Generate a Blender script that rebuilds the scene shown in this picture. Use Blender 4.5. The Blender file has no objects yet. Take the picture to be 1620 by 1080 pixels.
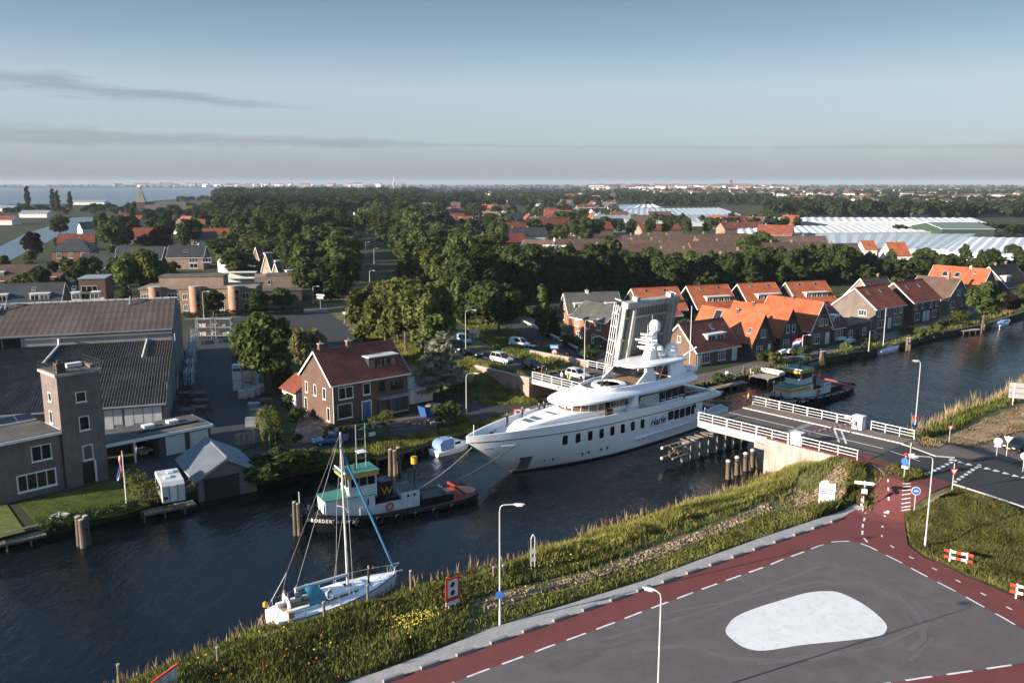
import bpy,bmesh,math,random
import numpy as np
from mathutils import Vector,Matrix,Quaternion
from mathutils.geometry import tessellate_polygon

R = math.radians
SC = bpy.context.scene
COL = SC.collection
random.seed(7)
RNG = np.random.default_rng(11)

# --- camera, sky, sun, exposure
FPX,HC = 1350.0,34.0                       # focal length in photo pixels, drone height over the water
PIT = math.atan(250 / FPX)
CP,SP = math.cos(PIT),math.sin(PIT)
cam_d = bpy.data.cameras.new('camera'); cam = bpy.data.objects.new('camera',cam_d); COL.objects.link(cam)
cam_d.sensor_width = 36; cam_d.lens = 36 * FPX / 1620; cam_d.clip_start = .5; cam_d.clip_end = 60000
cam.location = (0,0,HC); cam.rotation_euler = (math.pi / 2 - PIT,0,0)
SC.camera = cam

SUN_EL = R(14.5)
SHADOW = Vector((.9,.436,0)).normalized()   # the way shadows fall on the ground
SUN_STRENGTH,SKY_STRENGTH,EXPOSURE = 5.0,.10,1.38
HAZE = .000055
world = bpy.data.worlds.new('World'); SC.world = world; world.use_nodes = True
WN = world.node_tree; WN.nodes.clear()
def wn(t,**kw):
    n = WN.nodes.new(t)
    for k,v in kw.items(): setattr(n,k,v)
    return n
def wmath(op,a,b=None,c=None,clamp=False):
    n = wn('ShaderNodeMath',operation=op,use_clamp=clamp)
    for i,v in enumerate((a,b,c)):
        if v is None: continue
        if isinstance(v,(int,float)): n.inputs[i].default_value = v
        else: WN.links.new(v,n.inputs[i])
    return n.outputs[0]
sky = wn('ShaderNodeTexSky',sky_type='NISHITA',sun_disc=False)
sky.sun_elevation = SUN_EL
sky.sun_rotation = math.atan2(-SHADOW.x,-SHADOW.y) % (2 * math.pi)
sky.altitude = 0; sky.air_density = 1.0; sky.dust_density = .8; sky.ozone_density = 2.0
tc = wn('ShaderNodeTexCoord'); sx = wn('ShaderNodeSeparateXYZ'); WN.links.new(tc.outputs['Generated'],sx.inputs[0])
az = wmath('MULTIPLY',wmath('ARCTAN2',sx.outputs[0],sx.outputs[1]),57.2958)
el = wmath('MULTIPLY',wmath('ARCSINE',sx.outputs[2]),57.2958)
cx = wn('ShaderNodeCombineXYZ'); WN.links.new(wmath('MULTIPLY',az,.16),cx.inputs[0]); WN.links.new(wmath('MULTIPLY',el,1.35),cx.inputs[1])
nz = wn('ShaderNodeTexNoise'); nz.inputs['Scale'].default_value = 1.0; nz.inputs['Detail'].default_value = 7; nz.inputs['Roughness'].default_value = .62
WN.links.new(cx.outputs[0],nz.inputs['Vector']); N = nz.outputs['Fac']
def streak(a0,a1,e0,e1,w0,w1):           # a long thin cloud from azimuth a0 to a1 (degrees), elevation e0 to e1
    t = wmath('DIVIDE',wmath('SUBTRACT',az,a0),a1 - a0)
    e = wmath('MULTIPLY_ADD',t,e1 - e0,e0); w = wmath('MAXIMUM',wmath('MULTIPLY_ADD',t,w1 - w0,w0),.05)
    m = wmath('SUBTRACT',1.0,wmath('DIVIDE',wmath('ABSOLUTE',wmath('SUBTRACT',el,e)),w))
    ends = wmath('MULTIPLY',wmath('MULTIPLY',wmath('ADD',t,.9),2.0,clamp=True),wmath('MULTIPLY',wmath('SUBTRACT',1.02,t),3.0,clamp=True),clamp=True)
    d = wmath('ADD',m,wmath('MULTIPLY',wmath('SUBTRACT',N,.5),3.2))
    return wmath('MULTIPLY',wmath('MULTIPLY',d,1.3,clamp=True),ends,clamp=True)
s1 = streak(-32,-12.5,5.85,4.6,.75,.12)
s2 = wmath('MULTIPLY',streak(-40,3,2.9,2.35,.9,.15),.8)
s3 = wmath('MULTIPLY',streak(3.5,46,2.35,1.9,.10,.2),.55)
top = wmath('MULTIPLY_ADD',wmath('SUBTRACT',N,.5),2.2,2.6)
bank = wmath('MULTIPLY',wmath('SUBTRACT',top,el),.45,clamp=True)      # the low grey bank along the whole horizon
c = wmath('MAXIMUM',wmath('MAXIMUM',s1,s2),wmath('MAXIMUM',s3,wmath('MULTIPLY',bank,.55)))
# clear air above, paling to a milky grey-blue at the horizon, the same all the way round
rmp = wn('ShaderNodeValToRGB'); cr_ = rmp.color_ramp; stops = ((0,(1.25,1.5,1.78)),(3.0,(1.68,1.98,2.28)),(6.0,(1.78,2.16,2.5)),(9.0,(1.0,1.48,1.9)),(12.5,(.54,.90,1.30)),(30,(.68,1.28,2.25)),(60,(.8,1.5,2.5)),(90,(.9,1.65,2.7)))
while len(cr_.elements) < len(stops): cr_.elements.new(.5)
for e_,(d_,c_) in zip(cr_.elements,stops): e_.position = d_ / 90; e_.color = tuple(v / 5 for v in c_) + (1,)
WN.links.new(wmath('DIVIDE',el,90.0,clamp=True),rmp.inputs[0])
sc4 = wn('ShaderNodeVectorMath',operation='SCALE'); sc4.inputs['Scale'].default_value = 5.0; WN.links.new(rmp.outputs[0],sc4.inputs[0])
air = wn('ShaderNodeMix',data_type='RGBA'); air.inputs['Factor'].default_value = .88; WN.links.new(sky.outputs[0],air.inputs['A']); WN.links.new(sc4.outputs[0],air.inputs['B'])
mx = wn('ShaderNodeMix',data_type='RGBA',blend_type='MULTIPLY'); mx.inputs['B'].default_value = (.74,.73,.75,1)
WN.links.new(wmath('MULTIPLY',c,.9),mx.inputs['Factor']); WN.links.new(air.outputs['Result'],mx.inputs['A'])
bg = wn('ShaderNodeBackground'); bg.inputs[1].default_value = SKY_STRENGTH
WN.links.new(mx.outputs['Result'],bg.inputs[0])
wo = wn('ShaderNodeOutputWorld'); WN.links.new(bg.outputs[0],wo.inputs[0])

sun_d = bpy.data.lights.new('sun','SUN'); sun = bpy.data.objects.new('sun',sun_d); COL.objects.link(sun)
sun_d.energy = SUN_STRENGTH; sun_d.angle = R(.55); sun_d.color = (1,.86,.70)
sdir = Vector((SHADOW.x * math.cos(SUN_EL),SHADOW.y * math.cos(SUN_EL),-math.sin(SUN_EL)))
sun.rotation_euler = sdir.to_track_quat('-Z','Y').to_euler(); sun.location = (-200,-100,120)
SC.view_settings.view_transform = 'Standard'; SC.view_settings.look = 'None'
SC.view_settings.exposure = EXPOSURE; SC.view_settings.gamma = 1
SC.render.engine = 'CYCLES'
cy = SC.cycles
cy.use_denoising = True; cy.max_bounces = 5; cy.diffuse_bounces = 2; cy.glossy_bounces = 3; cy.transmission_bounces = 3
cy.volume_bounces = 0; cy.transparent_max_bounces = 6; cy.caustics_reflective = False; cy.caustics_refractive = False
cy.use_adaptive_sampling = True; cy.adaptive_threshold = .02

# --- from the photograph's pixels to places
def ray(px,py):
    u = (px - 810) / FPX; v = (py - 540) / FPX
    return Vector((u,CP - v * SP,-SP - v * CP))
def g(px,py,z=0.0):
    d = ray(px,py); t = (z - HC) / d.z
    return Vector((d.x * t,d.y * t,z))
def at_depth(px,py,Y):
    d = ray(px,py); t = Y / d.y
    return Vector((d.x * t,Y,HC + d.z * t))

# --- materials
MATS = {}
def nodes_of(m):
    m.use_nodes = True; nt = m.node_tree; nt.nodes.clear(); return nt
def M(name,col=None,rough=.7,var=.18,vs=.6,fine=.12,fs=9.0,bump=0.0,bs=25.0,metal=0.0,rand=0.0,spec=.35,stretch=(1,1,1),streak=0.0,dirt=None,emis=0.0,wave=None):
    """A painted, rough or weathered surface: base colour broken up by broad and fine noise, bump, optional vertical streaks."""
    if name in MATS: return MATS[name]
    m = bpy.data.materials.new(name); MATS[name] = m; nt = nodes_of(m); L = nt.links.new
    def N(t,**kw):
        n = nt.nodes.new(t)
        for k,v in kw.items(): setattr(n,k,v)
        return n
    out = N('ShaderNodeOutputMaterial'); b = N('ShaderNodeBsdfPrincipled'); L(b.outputs[0],out.inputs[0])
    b.inputs['Roughness'].default_value = rough; b.inputs['Metallic'].default_value = metal; b.inputs['Specular IOR Level'].default_value = spec
    tcn = N('ShaderNodeTexCoord'); mp = N('ShaderNodeMapping'); L(tcn.outputs['Object'],mp.inputs[0]); mp.inputs['Scale'].default_value = stretch
    vec = mp.outputs[0]
    if rand:
        oi = N('ShaderNodeObjectInfo'); ad = N('ShaderNodeVectorMath',operation='ADD'); ml = N('ShaderNodeMath',operation='MULTIPLY'); ml.inputs[1].default_value = 50
        L(oi.outputs['Random'],ml.inputs[0]); L(vec,ad.inputs[0]); L(ml.outputs[0],ad.inputs[1]); vec = ad.outputs[0]
    def noise(scale,detail=4,v=None):
        n = N('ShaderNodeTexNoise'); n.inputs['Scale'].default_value = scale; n.inputs['Detail'].default_value = detail; L(v or vec,n.inputs['Vector']); return n.outputs['Fac']
    def mul(colsock,fac_sock,lo,hi):
        mr = N('ShaderNodeMapRange'); mr.inputs['From Min'].default_value = .3; mr.inputs['From Max'].default_value = .7; mr.inputs['To Min'].default_value = lo; mr.inputs['To Max'].default_value = hi
        L(fac_sock,mr.inputs['Value'])
        mm = N('ShaderNodeVectorMath',operation='SCALE'); L(colsock,mm.inputs[0]); L(mr.outputs[0],mm.inputs['Scale']); return mm.outputs[0]
    rgb = N('ShaderNodeRGB'); rgb.outputs[0].default_value = (*col,1); cs = rgb.outputs[0]
    if var: cs = mul(cs,noise(vs),1 - var,1 + var)
    if fine: cs = mul(cs,noise(fs,3),1 - fine,1 + fine)
    if rand: cs_r = oi.outputs['Random']; mr = N('ShaderNodeMapRange'); mr.inputs['To Min'].default_value = 1 - rand; mr.inputs['To Max'].default_value = 1 + rand; L(cs_r,mr.inputs['Value']); mm = N('ShaderNodeVectorMath',operation='SCALE'); L(cs,mm.inputs[0]); L(mr.outputs[0],mm.inputs['Scale']); cs = mm.outputs[0]
    if streak:
        mp2 = N('ShaderNodeMapping'); L(tcn.outputs['Object'],mp2.inputs[0]); mp2.inputs['Scale'].default_value = (3,3,.25)
        cs = mul(cs,noise(1.0,5,mp2.outputs[0]),1 - streak,1 + streak * .4)
    if dirt:
        dc,amt,ds = dirt; mixn = N('ShaderNodeMix',data_type='RGBA'); L(cs,mixn.inputs['A']); mixn.inputs['B'].default_value = (*dc,1)
        rr = N('ShaderNodeMapRange'); rr.inputs['From Min'].default_value = .5; rr.inputs['From Max'].default_value = .68; rr.inputs['To Max'].default_value = amt; L(noise(ds,6),rr.inputs['Value']); L(rr.outputs[0],mixn.inputs['Factor']); cs = mixn.outputs['Result']
    L(cs,b.inputs['Base Color'])
    if bump:
        bp = N('ShaderNodeBump'); bp.inputs['Strength'].default_value = bump; bp.inputs['Distance'].default_value = .05; L(noise(bs,4),bp.inputs['Height']); L(bp.outputs[0],b.inputs['Normal'])
    if emis:
        L(cs,b.inputs['Emission Color']); b.inputs['Emission Strength'].default_value = emis
    return m
def leafmat(name,col,var=.35,rand=.3,trans=.3):
    if name in MATS: return MATS[name]
    m = bpy.data.materials.new(name); MATS[name] = m; nt = nodes_of(m); L = nt.links.new; N = lambda t: nt.nodes.new(t)
    out = N('ShaderNodeOutputMaterial'); d = N('ShaderNodeBsdfDiffuse'); t = N('ShaderNodeBsdfTranslucent'); mx = N('ShaderNodeMixShader'); mx.inputs[0].default_value = trans
    tcn = N('ShaderNodeTexCoord'); n1 = N('ShaderNodeTexNoise'); n1.inputs['Scale'].default_value = .55; n1.inputs['Detail'].default_value = 5; L(tcn.outputs['Object'],n1.inputs[0])
    oi = N('ShaderNodeObjectInfo'); 
    mr = N('ShaderNodeMapRange'); mr.inputs['From Min'].default_value = .3; mr.inputs['From Max'].default_value = .7; mr.inputs['To Min'].default_value = 1 - var; mr.inputs['To Max'].default_value = 1 + var; L(n1.outputs['Fac'],mr.inputs['Value'])
    m2 = N('ShaderNodeMapRange'); m2.inputs['To Min'].default_value = 1 - rand; m2.inputs['To Max'].default_value = 1 + rand; L(oi.outputs['Random'],m2.inputs['Value'])
    hs = N('ShaderNodeHueSaturation'); hs.inputs['Color'].default_value = (*col,1)
    ml = N('ShaderNodeMath'); ml.operation = 'MULTIPLY'; L(mr.outputs[0],ml.inputs[0]); L(m2.outputs[0],ml.inputs[1]); L(ml.outputs[0],hs.inputs['Value'])
    n2 = N('ShaderNodeMapRange'); n2.inputs['To Min'].default_value = .478; n2.inputs['To Max'].default_value = .515; L(oi.outputs['Random'],n2.inputs['Value']); L(n2.outputs[0],hs.inputs['Hue'])
    L(hs.outputs[0],d.inputs[0]); L(hs.outputs[0],t.inputs[0]); L(d.outputs[0],mx.inputs[1]); L(t.outputs[0],mx.inputs[2]); L(mx.outputs[0],out.inputs[0])
    return m
def glassmat(name,col=(.012,.015,.018),rough=.06,inner=.5):
    """Window glass seen from outside: dark room behind a shiny pane, curtains here and there."""
    if name in MATS: return MATS[name]
    m = bpy.data.materials.new(name); MATS[name] = m; nt = nodes_of(m); L = nt.links.new; N = lambda t: nt.nodes.new(t)
    out = N('ShaderNodeOutputMaterial'); b = N('ShaderNodeBsdfPrincipled'); L(b.outputs[0],out.inputs[0]); b.inputs['Roughness'].default_value = rough; b.inputs['IOR'].default_value = 1.52
    oi = N('ShaderNodeObjectInfo'); mr = N('ShaderNodeMapRange'); mr.inputs['From Min'].default_value = .62; mr.inputs['From Max'].default_value = .66; mr.inputs['To Max'].default_value = inner; L(oi.outputs['Random'],mr.inputs['Value'])
    mx = N('ShaderNodeMix'); mx.data_type = 'RGBA'; mx.inputs['A'].default_value = (*col,1); mx.inputs['B'].default_value = (.16,.16,.155,1); L(mr.outputs[0],mx.inputs['Factor']); L(mx.outputs['Result'],b.inputs['Base Color'])
    return m

WHITE = M('white_paint',(.74,.75,.75),.45,.06,.5,.04,spec=.5)
GEL = M('white_gelcoat',(.82,.83,.84),.16,.03,.4,0,spec=.6)
WOODW = M('painted_wood_white',(.70,.70,.68),.5,.10,1.5,.06)
GLASS = glassmat('window_glass')
DARKGLASS = glassmat('dark_glass',(.006,.007,.009),.05,0)
STEEL = M('galvanised_steel',(.36,.375,.385),.45,.14,1.2,.06,metal=.35)
LAMPST = M('lamp_post_steel',(.52,.54,.55),.4,.08,.6,.04,metal=.2)
DARKMET = M('dark_metal',(.03,.032,.035),.45,.2,2)
BLACK = M('black_paint',(.010,.011,.013),.35,.3,1.5,.1,spec=.45)
RUBBER = M('rubber',(.012,.012,.013),.85,.2,4)
CONC = M('concrete',(.36,.345,.325),.85,.16,.4,.12,bump=.2,streak=.22)
TIMBER = M('weathered_timber',(.16,.13,.10),.9,.3,1.6,.25,14,bump=.4,bs=30,stretch=(1,1,.3))
PLANKW = M('grey_planks',(.24,.215,.185),.9,.25,1.0,.2,bump=.3,rand=.25)
BRICK_RED = M('brick_red',(0.174,0.078,0.052),.9,.16,.5,.28,14,bump=.35,bs=18)
BRICK_BROWN = M('brick_brown',(0.137,0.085,0.063),.9,.16,.5,.28,14,bump=.35,bs=18)
BRICK_DARK = M('brick_dark',(0.085,0.065,0.056),.9,.18,.5,.28,14,bump=.35,bs=18)
BRICK_GREY = M('brick_grey',(0.148,0.122,0.111),.9,.18,.5,.26,14,bump=.35,bs=18)
BRICK_PALE = M('brick_pale',(0.244,0.181,0.141),.9,.16,.5,.22,14,bump=.35,bs=18)
BRICK_ORANGE = M('brick_orange',(0.252,0.111,0.063),.9,.16,.5,.24,14,bump=.35,bs=18)
RENDER_W = M('white_render',(.66,.65,.62),.85,.10,.5,.06,streak=.1)
TILE_ORANGE = M('tile_orange',(.345,.092,.038),.75,.24,.45,.3,5.0,bump=.3,rand=.14,dirt=((.16,.12,.08),.55,.9))
TILE_RED = M('tile_red',(.21,.058,.035),.75,.22,.45,.3,5.0,bump=.3,rand=.12,dirt=((.10,.06,.045),.6,.8))
TILE_BRED = M('tile_brown_red',(.185,.062,.045),.75,.2,.45,.3,5.0,bump=.3,dirt=((.08,.05,.04),.6,.8))
TILE_BROWN = M('tile_brown',(.098,.062,.049),.8,.2,.4,.24,5.0,bump=.3,rand=.2)
TILE_GREY = M('tile_grey',(.085,.083,.083),.75,.22,.4,.24,5.0,bump=.3,rand=.15,dirt=((.13,.12,.075),.5,.7))
TILE_DARK = M('tile_dark',(.045,.047,.052),.6,.22,.4,.2,5.0,bump=.3,rand=.15)
BITUMEN = M('bitumen_roof',(.085,.08,.075),.9,.3,.35,.15,dirt=((.16,.13,.1),.6,.5))
ZINC = M('zinc',(.30,.33,.36),.45,.12,.5,.05,metal=.3)
BARK = M('bark',(.10,.078,.058),.95,.3,1.2,.2,bump=.4)

# --- mesh building
class MB:
    def __init__(s): s.v = []; s.f = []; s.mi = []; s.cur = 0
    def add(s,vs,fs):
        o = len(s.v); s.v += [tuple(q) for q in vs]
        for f in fs: s.f.append(tuple(i + o for i in f)); s.mi.append(s.cur)
        return s
    def box(s,x0,y0,z0,x1,y1,z1):
        return s.add([(x0,y0,z0),(x1,y0,z0),(x1,y1,z0),(x0,y1,z0),(x0,y0,z1),(x1,y0,z1),(x1,y1,z1),(x0,y1,z1)],
                     [(0,3,2,1),(4,5,6,7),(0,1,5,4),(1,2,6,5),(2,3,7,6),(3,0,4,7)])
    def cbox(s,c,sz,rz=0,ry=0,rx=0):
        m = Matrix.Rotation(rz,3,'Z') @ Matrix.Rotation(ry,3,'Y') @ Matrix.Rotation(rx,3,'X'); h = Vector(sz) / 2; c = Vector(c)
        vs = [c + m @ Vector((a * h.x,b * h.y,d * h.z)) for d in (-1,1) for a,b in ((-1,-1),(1,-1),(1,1),(-1,1))]
        return s.add(vs,[(0,3,2,1),(4,5,6,7),(0,1,5,4),(1,2,6,5),(2,3,7,6),(3,0,4,7)])
    def bar(s,a,b,w,h=None,up=(0,0,1)):
        a = Vector(a); b = Vector(b); d = (b - a).normalized(); u = Vector(up)
        if abs(d.dot(u)) > .98: u = Vector((1,0,0))
        r = d.cross(u).normalized() * w / 2; u2 = r.cross(d).normalized() * (h or w) / 2
        vs = [p + i * r + j * u2 for p in (a,b) for i,j in ((-1,-1),(1,-1),(1,1),(-1,1))]
        return s.add(vs,[(0,3,2,1),(4,5,6,7),(0,1,5,4),(1,2,6,5),(2,3,7,6),(3,0,4,7)])
    def cyl(s,a,b,r0,r1=None,n=8,caps=True):
        a = Vector(a); b = Vector(b); r1 = r0 if r1 is None else r1; d = (b - a)
        if d.length < 1e-6: return s
        d = d.normalized(); u = Vector((0,0,1)) if abs(d.z) < .95 else Vector((1,0,0)); x = d.cross(u).normalized(); y = d.cross(x)
        vs = [a + (x * math.cos(2*math.pi*i/n) + y * math.sin(2*math.pi*i/n)) * r0 for i in range(n)] + [b + (x * math.cos(2*math.pi*i/n) + y * math.sin(2*math.pi*i/n)) * r1 for i in range(n)]
        fs = [(i,i + n,(i + 1) % n + n,(i + 1) % n) for i in range(n)]
        if caps: fs += [tuple(range(n)),tuple(range(2*n-1,n-1,-1))]
        return s.add(vs,fs)
    def tube(s,pts,r,n=6):
        for a,b in zip(pts[:-1],pts[1:]): s.cyl(a,b,r,r,n)
        return s
    def loft(s,rings,closed=True,cap0=True,cap1=True):
        n = len(rings[0]); o = len(s.v); vs = [p for r in rings for p in r]; fs = []
        for k in range(len(rings) - 1):
            for i in range(n if closed else n - 1):
                j = (i + 1) % n; fs.append((k*n+i,k*n+j,(k+1)*n+j,(k+1)*n+i))
        if cap0: fs.append(tuple(range(n-1,-1,-1)))
        if cap1: fs.append(tuple(range((len(rings)-1)*n,len(rings)*n)))
        return s.add(vs,fs)
    def lathe(s,prof,c=(0,0,0),n=12):
        c = Vector(c)
        return s.loft([[c + Vector((r*math.cos(2*math.pi*i/n),r*math.sin(2*math.pi*i/n),z)) for i in range(n)] for r,z in prof])
    def prism(s,poly,z0,z1):
        n = len(poly); vs = [(x,y,z0) for x,y in poly] + [(x,y,z1) for x,y in poly]
        fs = [(i,(i+1) % n,(i+1) % n + n,i + n) for i in range(n)]
        s.add(vs,fs); o = len(s.v) - 2*n
        for t in tessellate_polygon([[Vector((x,y,0)) for x,y in poly]]):
            a,b,c = (Vector(poly[i]) for i in t); ccw = (b-a).x*(c-a).y - (b-a).y*(c-a).x > 0
            t = t if ccw else t[::-1]
            s.f.append(tuple(o + n + i for i in t)); s.mi.append(s.cur); s.f.append(tuple(o + i for i in t[::-1])); s.mi.append(s.cur)
        return s
    def ext(s,pts,vec):
        n = len(pts); vec = Vector(vec); pts = [Vector(p) for p in pts]
        return s.add(pts + [p + vec for p in pts],[(i,(i+1) % n,(i+1) % n + n,i + n) for i in range(n)] + [tuple(range(n-1,-1,-1)),tuple(range(n,2*n))])
    def quad(s,a,b,c,d): return s.add([a,b,c,d],[(0,1,2,3)])
    def poly(s,pts): return s.add(pts,[tuple(range(len(pts)))])
    def mesh(s,name,mats,smooth=False,recalc=True):
        me = bpy.data.meshes.new(name); me.from_pydata(s.v,[],s.f)
        for m in (mats if isinstance(mats,(list,tuple)) else [mats]): me.materials.append(m)
        if any(s.mi): me.polygons.foreach_set('material_index',s.mi)
        if recalc:
            bm = bmesh.new(); bm.from_mesh(me); bmesh.ops.recalc_face_normals(bm,faces=bm.faces); bm.to_mesh(me); bm.free()
        if smooth:
            me.polygons.foreach_set('use_smooth',[True] * len(me.polygons))
            try: me.set_sharp_from_angle(angle=R(38))
            except Exception: pass
        me.update(); return me
    def build(s,name,mats,parent=None,loc=(0,0,0),rz=0,smooth=False,recalc=True):
        return link(name,s.mesh(name,mats,smooth,recalc),parent,loc,rz)
def link(name,me,parent=None,loc=(0,0,0),rz=0,rot=None):
    o = bpy.data.objects.new(name,me); COL.objects.link(o); o.location = loc
    o.rotation_euler = rot if rot is not None else (0,0,rz)
    if parent is not None: o.parent = parent
    return o
def tag(o,label=None,cat=None,group=None,kind=None):
    if label: o['label'] = label
    if cat: o['category'] = cat
    if group: o['group'] = group
    if kind: o['kind'] = kind
    return o
def thing(name,label,cat,loc=(0,0,0),rz=0,group=None):
    return tag(link(name,None,None,loc,rz),label,cat,group)
def struct(o): o['kind'] = 'structure'; return o
def copy_tree(o,parent=None):
    c = o.copy(); COL.objects.link(c); c.parent = parent
    for ch in list(o.children): copy_tree(ch,c)
    return c
def fast_mesh(name,co,nper,mat):
    """co: (n*nper, 3) array, consecutive nper vertices make one face."""
    me = bpy.data.meshes.new(name); nv = len(co); nf = nv // nper
    me.vertices.add(nv); me.vertices.foreach_set('co',np.asarray(co,dtype=np.float32).ravel())
    me.loops.add(nv); me.loops.foreach_set('vertex_index',np.arange(nv,dtype=np.int32))
    me.polygons.add(nf); me.polygons.foreach_set('loop_start',np.arange(0,nv,nper,dtype=np.int32))
    try: me.polygons.foreach_set('loop_total',np.full(nf,nper,dtype=np.int32))
    except Exception: pass
    me.update(calc_edges=True); me.validate(); me.materials.append(mat); return me
def smooth01(t): t = max(0.0,min(1.0,t)); return t * t * (3 - 2 * t)

WIN_CACHE = {}
def win(parent,x,y,z,w,h,nx=1,ny=1,rz=0,fm=None,glass=None,flat=False,name='window',fr=.09,sill=True):
    """A window on a wall; local -y of the window looks out of the wall. Frame with bars, pane as its child (or sibling when flat)."""
    fm = fm or WOODW; glass = glass or GLASS; key = (round(w,2),round(h,2),nx,ny,fm.name,glass.name,fr,sill)
    if key not in WIN_CACHE:
        a = MB(); t = fr
        a.box(-w/2,-.07,0,-w/2+t,.02,h); a.box(w/2-t,-.07,0,w/2,.02,h); a.box(-w/2+t,-.068,h-t,w/2-t,.02,h); a.box(-w/2+t,-.068,0,w/2-t,.02,t)
        for i in range(1,nx): xx = -w/2 + w*i/nx; a.box(xx-.04,-.06,t,xx+.04,.02,h-t)
        for j in range(1,ny): zz = h*j/ny if ny > 2 else h*.68; a.box(-w/2+t,-.056,zz-.03,w/2-t,.02,zz+.03)
        if sill: a.box(-w/2-.06,-.14,-.09,w/2+.06,.02,-.002)
        p = MB(); p.quad((-w/2+t*.5,-.02,t*.5),(w/2-t*.5,-.02,t*.5),(w/2-t*.5,-.02,h-t*.5),(-w/2+t*.5,-.02,h-t*.5))
        WIN_CACHE[key] = (a.mesh('window',fm),p.mesh('pane',glass,recalc=False))
    fmesh,pmesh = WIN_CACHE[key]
    o = link(name if not flat else 'window_frame',fmesh,parent,(x,y,z),rz)
    if flat: link('pane',pmesh,parent,(x,y,z),rz)
    else: link('pane',pmesh,o)
    return o
# --- the lie of the land
NEAR_WL = [Vector(p) for p in ((-400,-260),(-200,-95),(-60,22),(-26.7,53.8),(-20,60.6),(-9.1,67.3),(-.6,72.8),(5.5,77),(14.5,84.1),(24.7,90.6),(29.6,96.4),(40.5,107.0),(48,107.6),(54.5,112.4),(64.1,121.3),(74.1,129.3),(87,141.1),(150,192),(400,395),(1500,1290),(3200,2660))]
FAR_WL = [Vector(p) for p in ((-420,-235),(-200,-52),(-70,58.5),(-48.7,76.3),(-39.9,83.6),(-34.6,88.7),(-29.5,92.6),(-25.1,97.0),(-13.6,104.6),(-6.1,111.4),(4,119.5),(14,127),(24,133.5),(35.4,141.1),(45.1,148.3),(59.5,160.3),(76.1,170.8),(94.6,187.5),(112.8,200.1),(133.4,219.8),(200,275),(450,470),(1550,1360),(3260,2730))]
BA = Vector((.66,-.75)).normalized(); BNr = Vector((.75,.66)).normalized(); BC = Vector((28.3,108.6))
def bridge_tl(x,y):
    dx,dy = x - BC.x,y - BC.y
    return dx * BA.x + dy * BA.y,dx * BNr.x + dy * BNr.y
def bpt(t,l,z=0.0): return Vector((BC.x + BA.x * t + BNr.x * l,BC.y + BA.y * t + BNr.y * l,z))
ZDECK = 4.4
def poly_dist(X,Y,pl):
    """signed distance to a polyline, positive on its right-hand side"""
    X = np.asarray(X,float); Y = np.asarray(Y,float); best = np.full(X.shape,1e9); sg = np.zeros(X.shape)
    for a,b in zip(pl[:-1],pl[1:]):
        dx,dy = b.x - a.x,b.y - a.y; L2 = dx*dx + dy*dy
        t = np.clip(((X - a.x) * dx + (Y - a.y) * dy) / L2,0,1); ex = X - a.x - t * dx; ey = Y - a.y - t * dy; d = np.hypot(ex,ey)
        s = np.sign((X - a.x) * dy - (Y - a.y) * dx); m = d < best - 1e-9; best[m] = d[m]; sg[m] = s[m]
    return best * sg
def sm(t): t = np.clip(t,0,1); return t * t * (3 - 2 * t)
def zn_arr(X,Y):
    X = np.asarray(X,float); Y = np.asarray(Y,float); dx,dy = X - BC.x,Y - BC.y
    t = dx * BA.x + dy * BA.y; l = dx * BNr.x + dy * BNr.y
    ramp = 1 - sm((t - 21.4) / 24)
    fall = 1 - sm((np.abs(l) - 7.2) / 8.0)
    return 2.0 + 2.4 * ramp * fall
def zn(x,y): return float(zn_arr([x],[y])[0])
def gn(px,py,off=0.0):
    """pixel to the near shore's ground"""
    z = 2.2
    for _ in range(8): p = g(px,py,z); z = zn(p.x,p.y)
    return Vector((p.x,p.y,z + off))
ZF = 1.3
ROAD_PL = [(20.5,116.5,4.4),(10.5,128.5,4.4),(3.4,136.6,4.4),(-1.7,142.4,4.3),(-8.5,150.5,3.9),(-14.5,163,3.3),(-19,180,2.7),(-25,200,2.1),(-37,228,1.6),(-52,262,1.35),(-68,310,1.3),(-84,372,1.3),(-96,440,1.3)]
def road_near(X,Y):
    X = np.asarray(X,float); Y = np.asarray(Y,float); best = np.full(X.shape,1e9); zc = np.full(X.shape,ZF)
    for a,b in zip(ROAD_PL[:-1],ROAD_PL[1:]):
        dx,dy = b[0]-a[0],b[1]-a[1]; t = np.clip(((X-a[0])*dx + (Y-a[1])*dy) / (dx*dx+dy*dy),0,1)
        d = np.hypot(X-a[0]-t*dx,Y-a[1]-t*dy); m = d < best; best[m] = d[m]; zc[m] = (a[2] + t*(b[2]-a[2]))[m]
    return best,zc
def zf_arr(X,Y):
    d,zc = road_near(X,Y); X = np.asarray(X,float); Y = np.asarray(Y,float)
    t = (X - BC.x) * BA.x + (Y - BC.y) * BA.y; l = (X - BC.x) * BNr.x + (Y - BC.y) * BNr.y
    z = ZF + (zc - ZF) * (1 - sm((d - 6.6) / 9.0))
    z = np.where((l < -6.15) & (t > -60),ZF + (z - ZF) * np.clip((-t - 32.5) / 15,0,1),z)
    return np.where((t > -31.2) & (t < 60),ZF,z)
def zf(x,y): return float(zf_arr([x],[y])[0])
def gf(px,py,off=0.0):
    z = 2.0
    for _ in range(8): p = g(px,py,z); z = zf(p.x,p.y)
    return Vector((p.x,p.y,z + off))

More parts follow.
